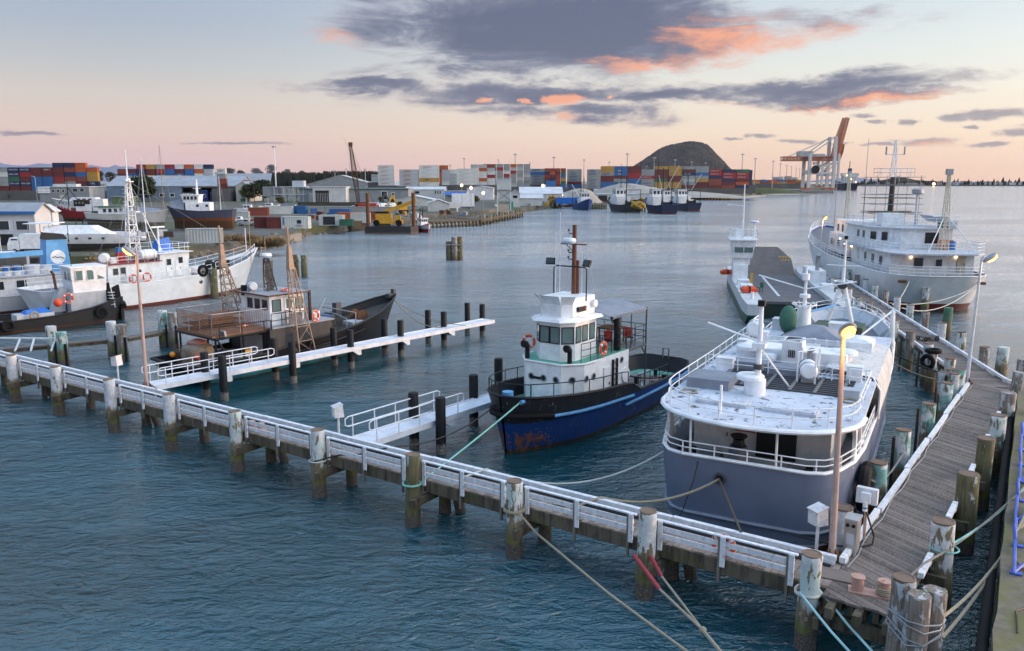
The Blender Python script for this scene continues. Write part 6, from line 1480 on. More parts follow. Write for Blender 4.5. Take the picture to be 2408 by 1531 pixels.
lp = J(2.62,.52,2.17); buoy('orange lifebuoy hung on the jetty rail in front of the grey ship', lp-N1*.06+Vector((0,0,.0)), math.atan2(-N1.y,-N1.x)+math.pi, 0, .30)
def ring_rope(label, p, z, r, mat, n=2, rr=.03):
    mb = MB()
    for k in range(n): mb.torus((p.x,p.y,z+.06*k), r, rr, Matrix.Rotation(R(6*(k-.5)),3,'X'), 18, 5)
    return tag(mb.build('rope_loop', mat), label, 'rope')
pj = [J(t_,0,0) for t_ in PT]
ring_rope('grey rope loop round the near right jetty pile', pj[0], 1.65, .34, ROPEW); ring_rope('hemp rope loops round the pile left of the red sleeved ropes', pj[2], 1.72, .36, ROPE, 3); ring_rope('green and hemp rope round the fourth jetty pile', pj[3], 1.65, .35, ROPEG); ring_rope('white rope loop round the fifth jetty pile', pj[4], 1.55, .35, ROPEW, 1)
rope('aqua rope from the near right pile down out of the picture, left strand', [pj[0]+Vector((-.3,-.15,1.75)), pj[0]+Vector((.2,-1.2,1.2)), pj[0]+Vector((2.0,-4.4,-.4))], .035, ROPEA)
rope('aqua rope from the near right pile down out of the picture, right strand', [pj[0]+Vector((.3,.0,1.75)), pj[0]+Vector((.75,-1.0,1.25)), pj[0]+Vector((2.5,-4.2,-.4))], .035, ROPEA)
rope('long hemp mooring line from the third pile slanting down to the bottom edge', [pj[2]+Vector((.1,-.3,1.8))]+[P(1262,1255,1.05), P(1430,1395,.95), P(1625,1540,1.0)], .04, ROPE)
REDS = paint('red_hose_sleeve', (.36,.05,.06), .6, .2)
for i, (pts, lab) in enumerate((([(1490,1305),(1550,1385)],'left'),([(1530,1308),(1555,1355)],'right'))):
    a = P(*pts[0],1.5); b = P(*pts[1],1.2); tag(MB().tube([a,b], .065, 8).build('rope_sleeve', REDS), lab+' red hose sleeve on the rope below the jetty rail', 'hose', 'red sleeves')
    k = P(1652,1482,.85); rope(lab+' hemp rope leading from its red sleeve to the knot', [b, b.lerp(k,.5), k], .04, ROPE)
rope('hemp rope running on from the knot to the bottom edge', [P(1652,1482,.85), P(1700,1540,.9)], .055, ROPE)
tag(MB().sphere((0,0,0), .11, 8, 6).build('rope_knot', ROPE, None, loc=P(1652,1482,.85)), 'knot joining the two red sleeved ropes', 'rope knot')
rope('pale green mooring line from the tug bow down to the jetty pile', sag(onb(tug, 8.6, .9, 2.75), J(14.3,.35,1.8), .05, 8), .035, ROPEG)
rope('black line from the tug bow to the jetty', sag(onb(tug, 8.7, -.5, 2.4), J(17.5,2.1,DZ+.25), .5, 10)+[J(18.4,1.0,DZ+.05), J(19.0,.5,DZ+.05), J(19.7,-.3,1.6)], .03, CABLE)
rope('white rope sagging from the grey ship port side to the jetty kerb', sag(onb(gs, -12.6, 3.3, 2.6), J(12.6,2.05,DZ+.29), 1.0, 16)+[J(13.2,1.3,DZ+.05)], .04, ROPEW)
rope('mooring rope from the black fishing boat stern to the jetty', sag(onb(bb, -9.5, 1.6, 1.35), J(34.5,2.05,DZ+.29), .7, 12)+[J(33.6,1.4,DZ+.05),J(32.6,.6,DZ+.05)], .04, ROPE)
rope('bow line from the black fishing boat to a far gangway pile', sag(onb(bb, 9.6, -.2, 3.5), P(1040,770,1.9), .7, 10), .035, ROPE)
rope('second bow line from the black fishing boat to the farthest pile', sag(onb(bb, 9.6, -.2, 3.4), P(1095,765,1.8), .5, 10), .025, ROPE)
rope('dark rope between the coaster side and its mossy mooring pile', sag(onb(wc, 4.0,-3.05,2.7), P(485,700,0)+Vector((0,0,1.9)), .2, 8), .035, CABLE)
for i, (a, b, s_) in enumerate(((onb(ws,.2,3.3,3.1), Vector((33.6,70.6,2.2)), .4), (onb(ws,.0,-3.2,3.1), Vector((33.9,69.5,2.1)), 1.2), (onb(ws,.0,-3.4,3.0), Vector((34.2,72.4,2.1)), .8))):
    rope(('white hawser from the white ship port quarter to the jetty','lower white hawser from the white ship starboard quarter to the jetty','upper white hawser from the white ship starboard quarter to the jetty')[i], sag(a, b, s_, 10), .045, ROPEW)
rope('dark twin ropes hanging along the inner side of the jetty bend', sag((23.0,50.5,2.9), (25.3,44.6,2.0), .25, 8), .045, CABLE); rope('hemp rope hanging along the inner side of the jetty bend', sag((22.7,50.0,2.7), (25.0,44.1,1.9), .55, 8), .035, ROPE)
rope('grey rope from the tyres to the first inner jetty pile', sag(onb(gs, X(0)-12.0-0, -3.7, 2.6) if False else onb(gs, -12.2, -3.7, 2.7), K0+E2*7.2-N2*.45+Vector((0,0,2.0)), .1, 8)+[K0+E2*9.2-N2*.45+Vector((0,0,1.9)), K0+E2*11.4-N2*.45+Vector((0,0,2.0))], .04, paint('grey_rope', (.2,.2,.2), .9, .2))
for i, (a, b_) in enumerate(((.3,.1),(.05,-.2))): tyre(('upper','lower')[i]+' black tyre on the pile stump at the jetty bend', L0+Vector((.35,4.6,2.6-.25*i)) if i == 0 else L0+Vector((-.15,4.2,2.0)), .5, .36, .14, flat=(i == 0), group='tyres at the jetty bend')
ds = put('mooring_pile', pile_mesh(.30, 2.5, PILEW, seed=320), None, L0+Vector((.3,4.6,0))); tag(ds, 'white pile stump carrying tyres at the jetty bend', 'pile')
cl = thing('pile_cluster', 'strapped cluster of three rusty white piles at the foot of the bend lamp', 'mooring dolphin', P(2240,872,2.7)-Vector((0,0,2.7)))
for i, (x, y) in enumerate(((-.4,.1),(.15,.35),(.3,-.15))): p = put('pile', pile_mesh(.31, 2.6+.1*i, (PILEW,PILEO,PILET)[i], seed=330+i), cl, (x,y,0)); put('cap_ring', cap_me, p, (0,0,2.57+.1*i))
MB().tube([(-.75,.0,2.0),(.2,-.5,2.0),(.65,-.1,2.0),(.3,.7,2.0),(-.6,.4,2.0),(-.75,.0,2.0)], .03, 5).build('strap', GALV, cl)
ct = thing('hand_cart', 'small flat hand cart with black wheels on the far jetty', 'cart', P(2180,800,DZ), .3); MB().box((0,0,.3),(1.4,.7,.07)).build('platform', DARKST, ct)
for x in (-.5,.5):
    for y in (-.35,.35): MB().torus((x,y,.16), .12, .05, AX('y'), 12, 6).build('wheel', BLACKR, ct)
mt_ = MB().prism([(-.75,-.35),(.6,-.35),(.75,-.2),(.75,.35),(-.75,.35)], 0, .03).build('timber_sheet', PLANK, None, loc=P(1960,1352,DZ)+Vector((0,0,.006)), rz=R(-28)); tag(mt_, 'loose plywood sheet lying on the jetty in front of the corner lamp', 'plywood')

# ---------------------------------------------------------------- things on the quay at the right edge
BR = paint('blue_rail_paint', (.06,.13,.50), .5, .25, .06)
bl_ = thing('railing', 'folded blue steel railing lying along the quay edge', 'railing', onb(QUAY, 0, 0, 2.0), RZQ)
for k in range(4): MB().tube([(4.5+k*4.2,-.35+.06*(k % 2),.12),(8.9+k*4.2,-.30,.16)], .05, 6).build('rail_tube', BR, bl_)
for k in range(8): MB().tube([(4.8+k*2.1,-.35,.05),(5.3+k*2.1,-.55+.3*(k % 2),.5 if k % 2 else .12)], .05, 6).build('post_tube', BR, bl_); MB().box((4.8+k*2.1,-.4,.03),(.18,.3,.05)).build('base_foot', BR, bl_)
for i, (x, y, s_) in enumerate(((10.2,-1.1,1.3),(7.2,-.95,.9),(14.6,-1.2,1.1))):
    o = thing('blue_bollard', ('large blue twin bollard with rope on the quay','small blue bollard nearest on the quay','far blue bollard on the quay')[i], 'bollard', onb(QUAY, x, y, 2.0), RZQ, 'blue quay bollards'); MB().box((0,0,.03),(.6*s_,.6*s_,.06)).build('base_plate', BR, o)
    for xx in ((-.14,.14) if i != 1 else (0,)): b_ = MB().cyl((xx*s_,0,.06),.11*s_,.36*s_,12).build('post', BR, o); MB().cyl((xx*s_,0,.40*s_),.15*s_,.06,12).build('cap', BR, o)
    mb = MB()
    for k in range(3): mb.torus((0,0,.1+.06*k), .26*s_, .035, None, 16, 5)
    mb.build('rope_turns', ROPE, o)
qb = lambda x, y, z: onb(QUAY, x, y, 2.0+z)
rope('thick hemp rope from the large blue bollard to the corner pile cluster', sag(qb(10.2,-.8,.3), Vector((10.75,18.75,2.1)), .5, 12), .045, ROPE); rope('second hemp rope from the quay to the corner pile cluster', sag(qb(9.6,-.6,.25), Vector((10.8,18.6,1.7)), .35, 12), .045, ROPE)
rope('grey rope from the near double bollard across to the quay', [bx_+Vector((0,0,.2)), bx_+Vector((.6,.25,.25))]+sag(bx_+Vector((1.5,.9,.5)), qb(14.5,-1.0,.3), .35, 12), .035, paint('grey_rope_b', (.22,.2,.18), .9, .2))
rope('turquoise rope from the near right pile across to the quay', sag(K0+E2*2.9+N2*(WD2+.5)+Vector((0,0,2.1)), qb(14.8,-1.1,.3), .3, 12), .035, paint('turquoise_rope', (.22,.48,.45), .8, .15)); ring_rope('turquoise rope loop round the near right jetty pile', K0+E2*2.6+N2*(WD2+.30), 2.0, .40, paint('turquoise_rope_b', (.22,.48,.45), .8, .15), 1)
rope('thin black cable curling over the quay concrete', [qb(*p) for p in ((5.6,-.4,.03),(4.4,-.9,.03),(3.9,-1.5,.03),(3.3,-1.0,.03),(3.9,-.8,.03),(4.4,-1.6,.03))], .016, CABLE, 'cable', 'cables'); rope('second black cable curling at the bottom of the quay', [qb(*p) for p in ((1.2,-.5,.03),(2.4,-.45,.03),(3.1,-.9,.03),(3.3,-1.8,.03))], .018, CABLE, 'cable', 'cables')
rope('white rope coil at the right edge of the quay', [qb(2.6+.3*math.cos(a*.7),-1.55+.3*math.sin(a*.7),.05+.012*a) for a in range(26)], .045, ROPEW)
# ---------------------------------------------------------------- land
G = 2.0
m, t, b = newmat('yard_ground')
geo = t.node('ShaderNodeNewGeometry'); pos = geo.outputs['Position']
n = t.noise(pos, .03, 5, .6, .3); n2 = t.noise(pos, .35, 5, .65)
c = t.mix(t.ss(n2, .3, .7), (.085,.08,.075), (.15,.14,.125))
c = t.mix(t.ss(n, .47, .56, 0, .85), c, (.075,.085,.03)); c = t.mix(t.ss(t.noise(pos, .05, 4), .6, .68, 0, .7), c, (.24,.20,.15))
t.put(b.inputs['Base Color'], c); b.inputs['Roughness'].default_value = .95
GROUND = m
shore = [(-420,648),(-60,640),(215,634),(440,606),(560,592),(655,580),(692,567),(720,553),(810,547),(858,536),(960,528),(1030,517),(1130,508),(1230,499),(1300,489),(1390,479),(1500,475),(1620,471),(1680,466),(1750,463),(1800,458),(1850,452),(1905,448),(1950,446)]
sp_ = [P(u, v, 0) for u, v in shore]
pl2 = [(p.x, p.y) for p in sp_]+[(520, 1250), (760, 2100), (760, 3200), (-4000, 3200), (-4000, 300)]
kind(MB().prism(pl2, -1.5, G).build('ground', GROUND, smooth=False), 'structure')
# rip-rap bank: boulders too many to count
ROCK = paint('bank_rock', (.17,.15,.125), .95, .5, streak=False, bump=.5, dirtc=(.05,.05,.03)); rk = MB(); rnd = random.Random(5)
for a, b2_ in list(zip(sp_, sp_[1:]))[1:12]:
    L = (b2_-a).length
    for k in range(int(L*3.2)):
        p = a.lerp(b2_, rnd.random()); s_ = rnd.uniform(.35,.85); dd_ = rnd.uniform(-.4,2.4); nrm = Vector((-(b2_-a).y, (b2_-a).x, 0)).normalized()
        rk.sphere((p.x+nrm.x*dd_, p.y+nrm.y*dd_, .1+dd_*.75), s_, 6, 4, (1+rnd.random()*.5,1,.7))
o = rk.build('rock_bank', ROCK, smooth=False); kind(o, 'stuff'); tag(o, 'loose boulders of the rip-rap bank along the left shore', 'rocks')
# sand mound, beach
SAND = paint('pale_sand', (.36,.33,.29), .95, .4, streak=False, scale=.08, dirtc=(.13,.12,.08), bump=.3)
def mound(name, cx, cy, rx, ry, h, mat, seed=1, n=40, mth=18, rough=.25, power=1.0, prof=None, jit=0.0):
    rnd = random.Random(seed); ph = [rnd.uniform(0,6) for _ in range(8)]; mb = MB(); rows = []
    for j in range(mth+1):
        row = []
        for i in range(n+1):
            x = -1+2*i/n; y = -1+2*j/mth
            if prof: base = prof(x)*max(0, 1-abs(y)**1.6)
            else: base = max(0, 1-(x*x+y*y))**power
            nz = sum(math.sin(x*(3+2.7*k)+ph[k])*math.cos(y*(2+2.3*k)+ph[-k-1])/(1+k) for k in range(6))*rough/3
            row.append((cx+rx*x, cy+ry*y, G-.3+h*max(0, base*(1+nz))+(rnd.uniform(-1,1)*jit if base > .02 else 0)))
        rows.append(row)
    mb.loft(rows, closed=False); return mb.build(name, mat)
s1 = ZY(1480,440,560); kind(mound('sand_mound', s1.x, 560, 34, 40, 9.0, SAND, 3), 'structure'); kind(mound('sand_mound', ZY(1600,450,590).x, 585, 45, 36, 3.6, SAND, 4), 'structure')
for u, hh in ((1358,7.5),(1330,5.0)): mo = mound('gravel_heap', ZY(u,445,430).x, 430, 13, 10, hh, SAND, int(hh*10)); kind(mo, 'structure')
kind(MB().prism([(p.x,p.y) for p in (P(1600,473,0),P(1690,468,0),P(1760,464,0),P(1800,461,0),P(1790,452,1),P(1640,460,1))], -.5, .7).build('beach', SAND, smooth=False), 'structure')
SCRUB = paint('shore_scrub', (.075,.085,.035), .95, .5, streak=False, scale=.15, dirtc=(.14,.10,.05), bump=.6)
kind(mound('shore_scrub_bank', ZY(1800,450,720).x, 735, 42, 12, 4.5, SCRUB, 8, rough=.5), 'structure')

# ---------------------------------------------------------------- hills
m, t, b = newmat('wooded_hill'); geo = t.node('ShaderNodeNewGeometry'); pos = geo.outputs['Position']
nn_ = t.noise(pos, .016, 8, .7); c = t.mix(t.ss(nn_, .35, .65), (.036,.031,.028), (.095,.078,.066)); c = t.mix(t.ss(t.sep(pos)[2], 90, 30, 0, .7), c, (.14,.115,.08))
t.put(b.inputs['Base Color'], c); b.inputs['Roughness'].default_value = 1.0; b.inputs['Specular IOR Level'].default_value = 0
bn = t.node('ShaderNodeBump'); bn.inputs['Strength'].default_value = 1.0; bn.inputs['Distance'].default_value = 14; t.l.new(t.noise(pos, .035, 6, .7), bn.inputs['Height']); t.l.new(bn.outputs[0], b.inputs['Normal'])
HILL = m; HY = 4400
pf = [(1478,402),(1492,391),(1520,372),(1550,352),(1566,345),(1585,341),(1610,335),(1632,333),(1650,336),(1660,340),(1670,350),(1682,364),(1692,376),(1702,390),(1712,402)]
pw = [(ZY(u, v, HY).x, ZY(u, v, HY).z) for u, v in pf]
def hprof(x):
    X_ = pw[0][0]+(pw[-1][0]-pw[0][0])*(x+1)/2
    for a, b2_ in zip(pw, pw[1:]):
        if a[0] <= X_ <= b2_[0]: return (a[1]+(b2_[1]-a[1])*(X_-a[0])/(b2_[0]-a[0]))/240
    return 0
kind(mound('volcanic_hill', (pw[0][0]+pw[-1][0])/2, HY, (pw[-1][0]-pw[0][0])/2, 330, 240, HILL, 2, 170, 60, .05, prof=hprof, jit=4.5), 'structure')
def ridge(name, pts, y, mat, dep, zb=0):
    mb = MB(); rings = []
    for u, v in pts: p = ZY(u, v, y); rings.append([(p.x,y-dep,zb),(p.x,y-dep*.3,zb+(p.z-zb)*.6),(p.x,y,p.z),(p.x,y+dep,zb)])
    mb.loft(rings, closed=False); return kind(mb.build(name, mat), 'structure')
BH = paint('distant_hill', (.20,.22,.30), 1, .2, spec=0, scale=.001)  # blue-grey puts distance haze into the hill colour
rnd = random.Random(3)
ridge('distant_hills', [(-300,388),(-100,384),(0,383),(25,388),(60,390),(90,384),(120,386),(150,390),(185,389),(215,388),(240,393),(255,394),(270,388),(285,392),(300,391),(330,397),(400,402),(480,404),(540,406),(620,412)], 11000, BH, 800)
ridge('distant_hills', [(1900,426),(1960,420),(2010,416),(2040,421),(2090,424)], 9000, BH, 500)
DW = paint('dark_far_wood', (.028,.03,.022), 1, .3, spec=0, scale=.02)
ridge('far_headland', [(2055,428),(2075,424),(2100,417),(2112,415),(2130,418),(2150,423),(2170,425),(2200,426)], 3600, DW, 150)
# far shore on the right
kind(MB().prism([(640,2080),(2600,1930),(2600,2600),(640,2700)], -1, 2.2).build('far_shore', paint('far_shore_land', (.07,.07,.065), 1, .3, scale=.01), smooth=False), 'structure')
fw = MB(); rnd = random.Random(11)
for i in range(420):
    u = rnd.uniform(1990, 2450); y = 2140+rnd.uniform(-40,60); p = ZY(u, 430, y); h = rnd.uniform(5,11)*(1.9 if rnd.random() < .08 else 1); r = h*.34 if h < 12 else h*.2
    fw.tube([(p.x,y,2),(p.x,y,2+h*.4),(p.x,y,2+h)], [r*.7,r,.3], 6)
o = fw.build('far_wood', DW); kind(o, 'stuff'); tag(o, 'dark line of trees on the far shore at the right', 'trees')
wood = MB()
for i in range(900):
    u = rnd.uniform(640, 905); y = rnd.uniform(1250,1500); p = ZY(u, 410, y); v0 = 404 if u < 760 else 401; h = max(4, ZY(u, v0+rnd.uniform(0,6), y).z-G); wood.tube([(p.x,y,G),(p.x,y,G+h*.35),(p.x,y,G+h)], [h*.12,h*.16,.2], 5)
o = wood.build('pine_wood', DW); kind(o, 'stuff'); tag(o, 'far dark pine plantation behind the sheds left of the white stacks', 'trees')

# ---------------------------------------------------------------- lettering
def txt(s_, size, mat, name='lettering'):
    cu = bpy.data.curves.new('t', 'FONT'); cu.body = s_; cu.size = size; cu.align_x = 'CENTER'; cu.align_y = 'CENTER'; cu.resolution_u = 2; cu.fill_mode = 'FRONT'
    ob = bpy.data.objects.new('t', cu); COL.objects.link(ob); bpy.context.view_layer.update()
    me = bpy.data.meshes.new_from_object(ob.evaluated_get(bpy.context.evaluated_depsgraph_get())); bpy.data.objects.remove(ob); bpy.data.curves.remove(cu)
    me.name = name; me.materials.clear(); me.materials.append(mat); me.transform(Matrix.Rotation(math.pi/2, 4, 'X')); return me
# ---------------------------------------------------------------- containers
CC = {'navy blue': (.018,.03,.085), 'blue': (.03,.13,.33), 'maroon': (.135,.028,.028), 'red': (.30,.03,.03), 'orange': (.45,.10,.03), 'green': (.03,.13,.08), 'yellow': (.42,.25,.06), 'grey': (.28,.30,.30), 'white': (.62,.62,.59), 'pale grey': (.42,.44,.44), 'brick red': (.24,.06,.04)}
CM = {k: paint('container_'+k.replace(' ', '_'), v, .6, .3, .05, scale=.35) for k, v in CC.items()}
CSHAPE = {}
def cmesh(L, colr):
    if (L, colr) in CSHAPE: return CSHAPE[(L, colr)]
    mb = MB(); W2, H2 = 2.44, 2.59; n = 22 if L > 8 else 11; poly = []
    xs = [-L/2+.12+(L-.24)*i/(n*2) for i in range(n*2+1)]
    poly = [(x, -W2/2+(.04 if (i//1) % 2 else .1)) for i, x in enumerate(xs)]+[(L/2-.06,-W2/2+.1),(L/2-.06,W2/2-.06),(-L/2+.06,W2/2-.06),(-L/2+.06,-W2/2+.1)]
    mb.prism(poly, .12, H2-.06)
    for z, h in ((.08,.16),(H2-.06,.12)): mb.box((0,-W2/2+.06,z),(L,.12,h)); mb.box((0,W2/2-.06,z),(L,.12,h)); mb.box((L/2-.06,0,z),(.12,W2,h)); mb.box((-L/2+.06,0,z),(.12,W2,h))
    for x in (-1,1):
        for y in (-1,1): mb.box((x*(L/2-.08),y*(W2/2-.08),H2/2),(.16,.16,H2))
    mb.box((0,0,H2-.05),(L-.1,W2-.1,.04))
    for y in (-.6,-.2,.2,.6): mb.box((L/2-.03,y,H2/2),(.05,.05,H2-.3))
    CSHAPE[(L, colr)] = mb.mesh('shipping_container', CM[colr], False); return CSHAPE[(L, colr)]
WT = paint('white_print', (.75,.75,.75), .6, .1); NT_ = paint('navy_print', (.02,.05,.2), .6, .1); RT = paint('red_print', (.5,.02,.03), .6, .1); YT = paint('dark_print', (.05,.04,.03), .6, .1)
TX = {'cma': txt('CMA CGM', 1.15, WT), 'apl': txt('APL', 1.7, WT), 'mae': txt('MAERSK', 1.9, NT_), 'ms': txt('MAERSK\nSEALAND', 1.15, NT_), 'oocl': txt('OOCL', 1.7, RT), 'ham': txt('HAMBURG SÜD', 1.0, WT), 'hs': txt('Hamburg Süd', .95, RT), 'anl': txt('ANL', 1.5, YT), 'upl': txt('UPL', 1.6, WT), 'arm': txt('ARMS 7', 1.1, WT), 'msc': txt('MSC', 1.3, YT)}
LV = ['bottom', 'second', 'third', 'fourth', 'fifth', 'sixth', 'seventh', 'eighth']
OR = ['first','second','third','fourth','fifth','sixth','seventh','eighth','ninth','tenth','eleventh','twelfth','thirteenth','fourteenth','fifteenth']
def cont(label, loc, rz, L, colr, text=None, group=None):
    o = put('shipping_container', cmesh(L, colr), None, loc, rz); tag(o, label, 'container', group)
    if text: p = put('lettering', TX[text], o, (0 if L < 8 else -1.0, -1.235, 1.35))
    return o
YARD = paint('yard_apron', (.12,.115,.11), .95, .3, streak=False, scale=.1)
def block(where, u0, vt, y, cols, L, rz=0.0, gap=.35, group=None):
    """cols: list of columns left to right, each a list of (colour[, text]) from the bottom up"""
    p0 = ZY(u0, vt, y); dx, dy = math.cos(rz), math.sin(rz); z = max(G, p0.z-2.6*max(len(c_) for c_ in cols))
    if z > G+.1: kind(MB().box((p0.x+(L+gap)*len(cols)/2, y+3, (z+G)/2-.3),((L+gap)*len(cols)+4, 14, z-G+.6)).build('yard_terrace', YARD, smooth=False), 'structure'); z += .004
    for i, colm in enumerate(cols):
        s_ = (i+.5)*(L+gap)
        for k, it in enumerate(colm):
            if it is None: continue
            colr, tx_ = it if isinstance(it, tuple) else (it, None)
            cont(f'{colr} container, {LV[k]} up, {OR[i]} column of {where}', (p0.x+dx*s_, y+dy*s_, z+k*2.6), rz, L, colr, tx_, group or 'containers in '+where)
N_, B_, M_, R_, O_, GN, Y_, GR, WH, PG, BR_ = 'navy blue','blue','maroon','red','orange','green','yellow','grey','white','pale grey','brick red'
block('the left yard', -8, 383, 470, [[M_,GR,GR,WH,GR],[M_,(N_,'cma'),GN,(N_,'cma'),(N_,'cma')],[M_,(N_,'cma'),M_,R_,(N_,'cma')],[B_,B_,B_,M_,M_],[B_,B_,B_,M_,(M_,'arm')],[BR_,BR_,R_,M_,M_,N_],[B_,GR,BR_,N_,BR_,N_],[M_,M_,BR_,B_,O_,O_],[(N_,'upl'),(N_,'upl'),Y_,Y_,O_]], 6.06)
block('the second yard', 276, 387, 485, [[GR,M_,BR_],[B_,B_,M_],[N_,N_,N_,R_],[M_,M_,M_,Y_],[Y_,(N_,'cma'),R_,GR],[Y_,B_,B_,R_],[N_,(B_,'apl'),M_,WH],[B_,B_,B_,O_],[B_,WH,O_,WH],[WH,PG,PG,N_]], 5.3)
block('the lone stack', 510, 397, 440, [[M_,BR_,GR,('white','msc')]], 4.6)
block('the white tower', 888, 389, 540, [[(WH,'hs'),(WH,'hs'),(WH,'hs'),(WH,'hs'),(WH,'hs')]], 10.6); block('the low white stack', 873, 410, 545, [[WH,(WH,'hs')]], 6.06)
block('the reefer yard', 938, 389, 520, [[(PG,'oocl')]*4,[WH,(Y_,'anl'),(WH,'cma'),(WH,'cma'),(WH,'hs')]], 12.2)
block('the cream stacks', 1038, 399, 560, [[WH,PG,PG,PG],[PG,PG,PG,WH]], 5.2); block('the long reefer row', 1073, 397, 540, [[WH,WH,WH,WH]], 12.2)
block('the rear reefer yard', 990, 389, 585, [[WH,WH,(WH,'hs'),(WH,'hs'),(WH,'hs')],[WH,WH,WH,WH,WH],[O_,O_,O_,BR_,O_]], 6.06)
block('the dotted reefer stacks', 1106, 387, 640, [[WH,WH,WH,WH,WH,PG],[WH,O_,WH,WH,O_,PG],[WH,WH,R_,WH,PG,BR_]], 6.06)
block('the tall grey yard', 1136, 386, 670, [[PG,GR,GR,O_,GR,GR,O_],[GR,GR,GR,GR,PG,GN,GR],[GR,PG,GR,GR,GR,R_,GR],[GR,GR,(GR,'ms'),R_,WH,GR,GR],[PG,GR,GR,GR,R_,PG,O_],[GR,GR,PG,GR,GR,PG,GR],[GR,(GR,'ms'),GR,PG,GR,GR,GR]], 5.1)
block('the mid yard', 1246, 397, 690, [[(GR,'mae'),(GR,'ms'),(GR,'mae'),(B_),(GR,'mae')],[N_,R_,N_,B_,GN]], 12.2); block('the red stacks', 1280, 396, 680, [[R_,N_,M_,R_,N_,BR_],[BR_,R_,N_,M_,O_,R_],[M_,R_,BR_,R_,M_,BR_],[B_,GN,Y_,B_,GN,R_]], 4.1)
block('the lettered grey stack', 1333, 398, 705, [[B_,M_,(GR,'mae'),(GR,'mae'),(GR,'ms'),GR]], 12.2)
block('the main yard', 1380, 391, 690, [[(GR,'mae'),(GR,'ms'),(GR,'mae'),GR,(GR,'mae'),(GR,'ms')],[B_,B_,M_,M_,(GR,'mae'),Y_,Y_],[B_,(B_,'apl'),GR,M_,(B_,'apl'),(B_,'apl'),B_],[B_,B_,B_,R_,R_,M_,M_],[(GR,'mae'),(GR,'mae'),GR,(R_,'ham'),GR,GR],[Y_,Y_,GN,M_,M_,M_,Y_],[Y_,Y_,M_,M_,Y_,Y_,Y_],[M_,(GR,'ms'),PG,GR,(N_,'cma'),M_,GR],[M_,M_,Y_,GR,B_,GR,GR],[M_,BR_,BR_,N_,(R_,'ham'),(R_,'ham')],[BR_,M_,N_,(R_,'ham'),(R_,'ham'),N_],[N_,O_,M_,(R_,'ham'),(R_,'ham'),GN]], 11.0)
block('the navy end stack', 1742, 400, 720, [[O_,N_,N_,N_,N_],[N_,N_,N_,N_,N_]], 4.6)
block('the far low yard', 1765, 423, 1150, [[Y_,O_],[BR_,B_],[O_,O_],[Y_,B_],[O_,BR_],[BR_,Y_]], 12.2)
# containers on the near foreshore
NEAR = [('dented maroon container beside the white site office', 345, 512, 700, 6.06, M_, -.25), ('maroon container half behind the first, by the utility truck', 640, 540, 0, 6.06, M_, 0)]
def ncont(label, u, v, L, colr, rz, text=None, sc=1.0, z=G):
    o = cont(label, P(u, v, G), rz, L, colr, text, 'containers on the foreshore'); o.scale = (sc,)*3; return o
ncont('faded maroon container left of the white site office', 622, 536, 4.2, M_, .05); ncont('darker maroon container touching the white site office', 646, 537, 3.2, M_, .05)
so2 = ncont('white container site office with a window and bench', 697, 537, 6.06, WH, -.03, None, 1.05); win(so2, (1.0,-1.26,1.5), -math.pi/2, .9, .8, GLASS, GREYW); MB().box((1.0,-1.6,.9),(1.6,.6,.06)).build('bench_top', GREYW, so2); MB().box((-2.5,-1.26,1.7),(.25,.02,1.7)).build('blue_sign', BLUE, so2)
ncont('long cream container among the boatyard clutter', 657, 503, 9.0, WH, 0); ncont('orange brown container behind the foreshore stores', 609, 507, 6.06, BR_, .05); ncont('blue container beside the cream one', 692, 502, 6.06, B_, -.2); ncont('second blue container end-on beside the first', 711, 503, 3.0, B_, -.1)
of = ncont('white container office with glazed doors by the water', 781, 530, 6.06, WH, -.05); MB().box((-.4,-1.25,1.2),(3.0,.03,2.0)).build('glazed_doors', GLASS, of)
ncont('blue container behind the glazed office', 800, 512, 6.06, B_, -.05); ncont('orange container beside the barge spud', 822, 522, 6.06, O_, .03); ncont('white container with black band near the barge', 848, 524, 5.0, WH, .02); ncont('orange container with doors beside the white one', 872, 519, 2.6, BR_, .02); ncont('very long dark grey container row behind the office', 850, 505, 24, GR, 0)
ncont('corrugated pale grey container on the left bank near the rusty ship', 482, 571, 6.06, PG, .18); ncont('rusty pale container behind the left bank', 560, 520, 6.06, PG, .1); ncont('small green skip at the wharf edge', 815, 531, 5.2, GN, -.03, None, .62)
ncont('small blue skip behind the foreshore stores', 738, 503, 3.0, B_, .3, None, .7)
# ---------------------------------------------------------------- buildings
def corr(name, c, dirt=.3, rust=.05, horiz=False, sc=14):
    mm = paint(name, c, .6, dirt, rust, scale=.25); t = NT(mm.node_tree); bs = mm.node_tree.nodes['Principled BSDF']; tcn = t.node('ShaderNodeTexCoord'); wv_ = t.node('ShaderNodeTexWave', wave_type='BANDS', bands_direction='Z' if horiz else 'X')
    wv_.inputs['Scale'].default_value = sc*.05; t.l.new(tcn.outputs['Object'], wv_.inputs['Vector']); bn = t.node('ShaderNodeBump'); bn.inputs['Strength'].default_value = .4; bn.inputs['Distance'].default_value = .06; t.l.new(wv_.outputs[0], bn.inputs['Height']); t.l.new(bn.outputs[0], bs.inputs['Normal']); return mm
W_WHITE = corr('weatherboard_white', (.66,.67,.70), .2, 0, True, 60); W_BLUE = corr('blue_grey_cladding', (.22,.28,.36), .3, .03); W_GREY = corr('grey_cladding', (.26,.28,.30), .3); W_CREAM = corr('cream_cladding', (.52,.50,.44), .25); W_OFF = corr('offwhite_cladding', (.58,.59,.58), .25)
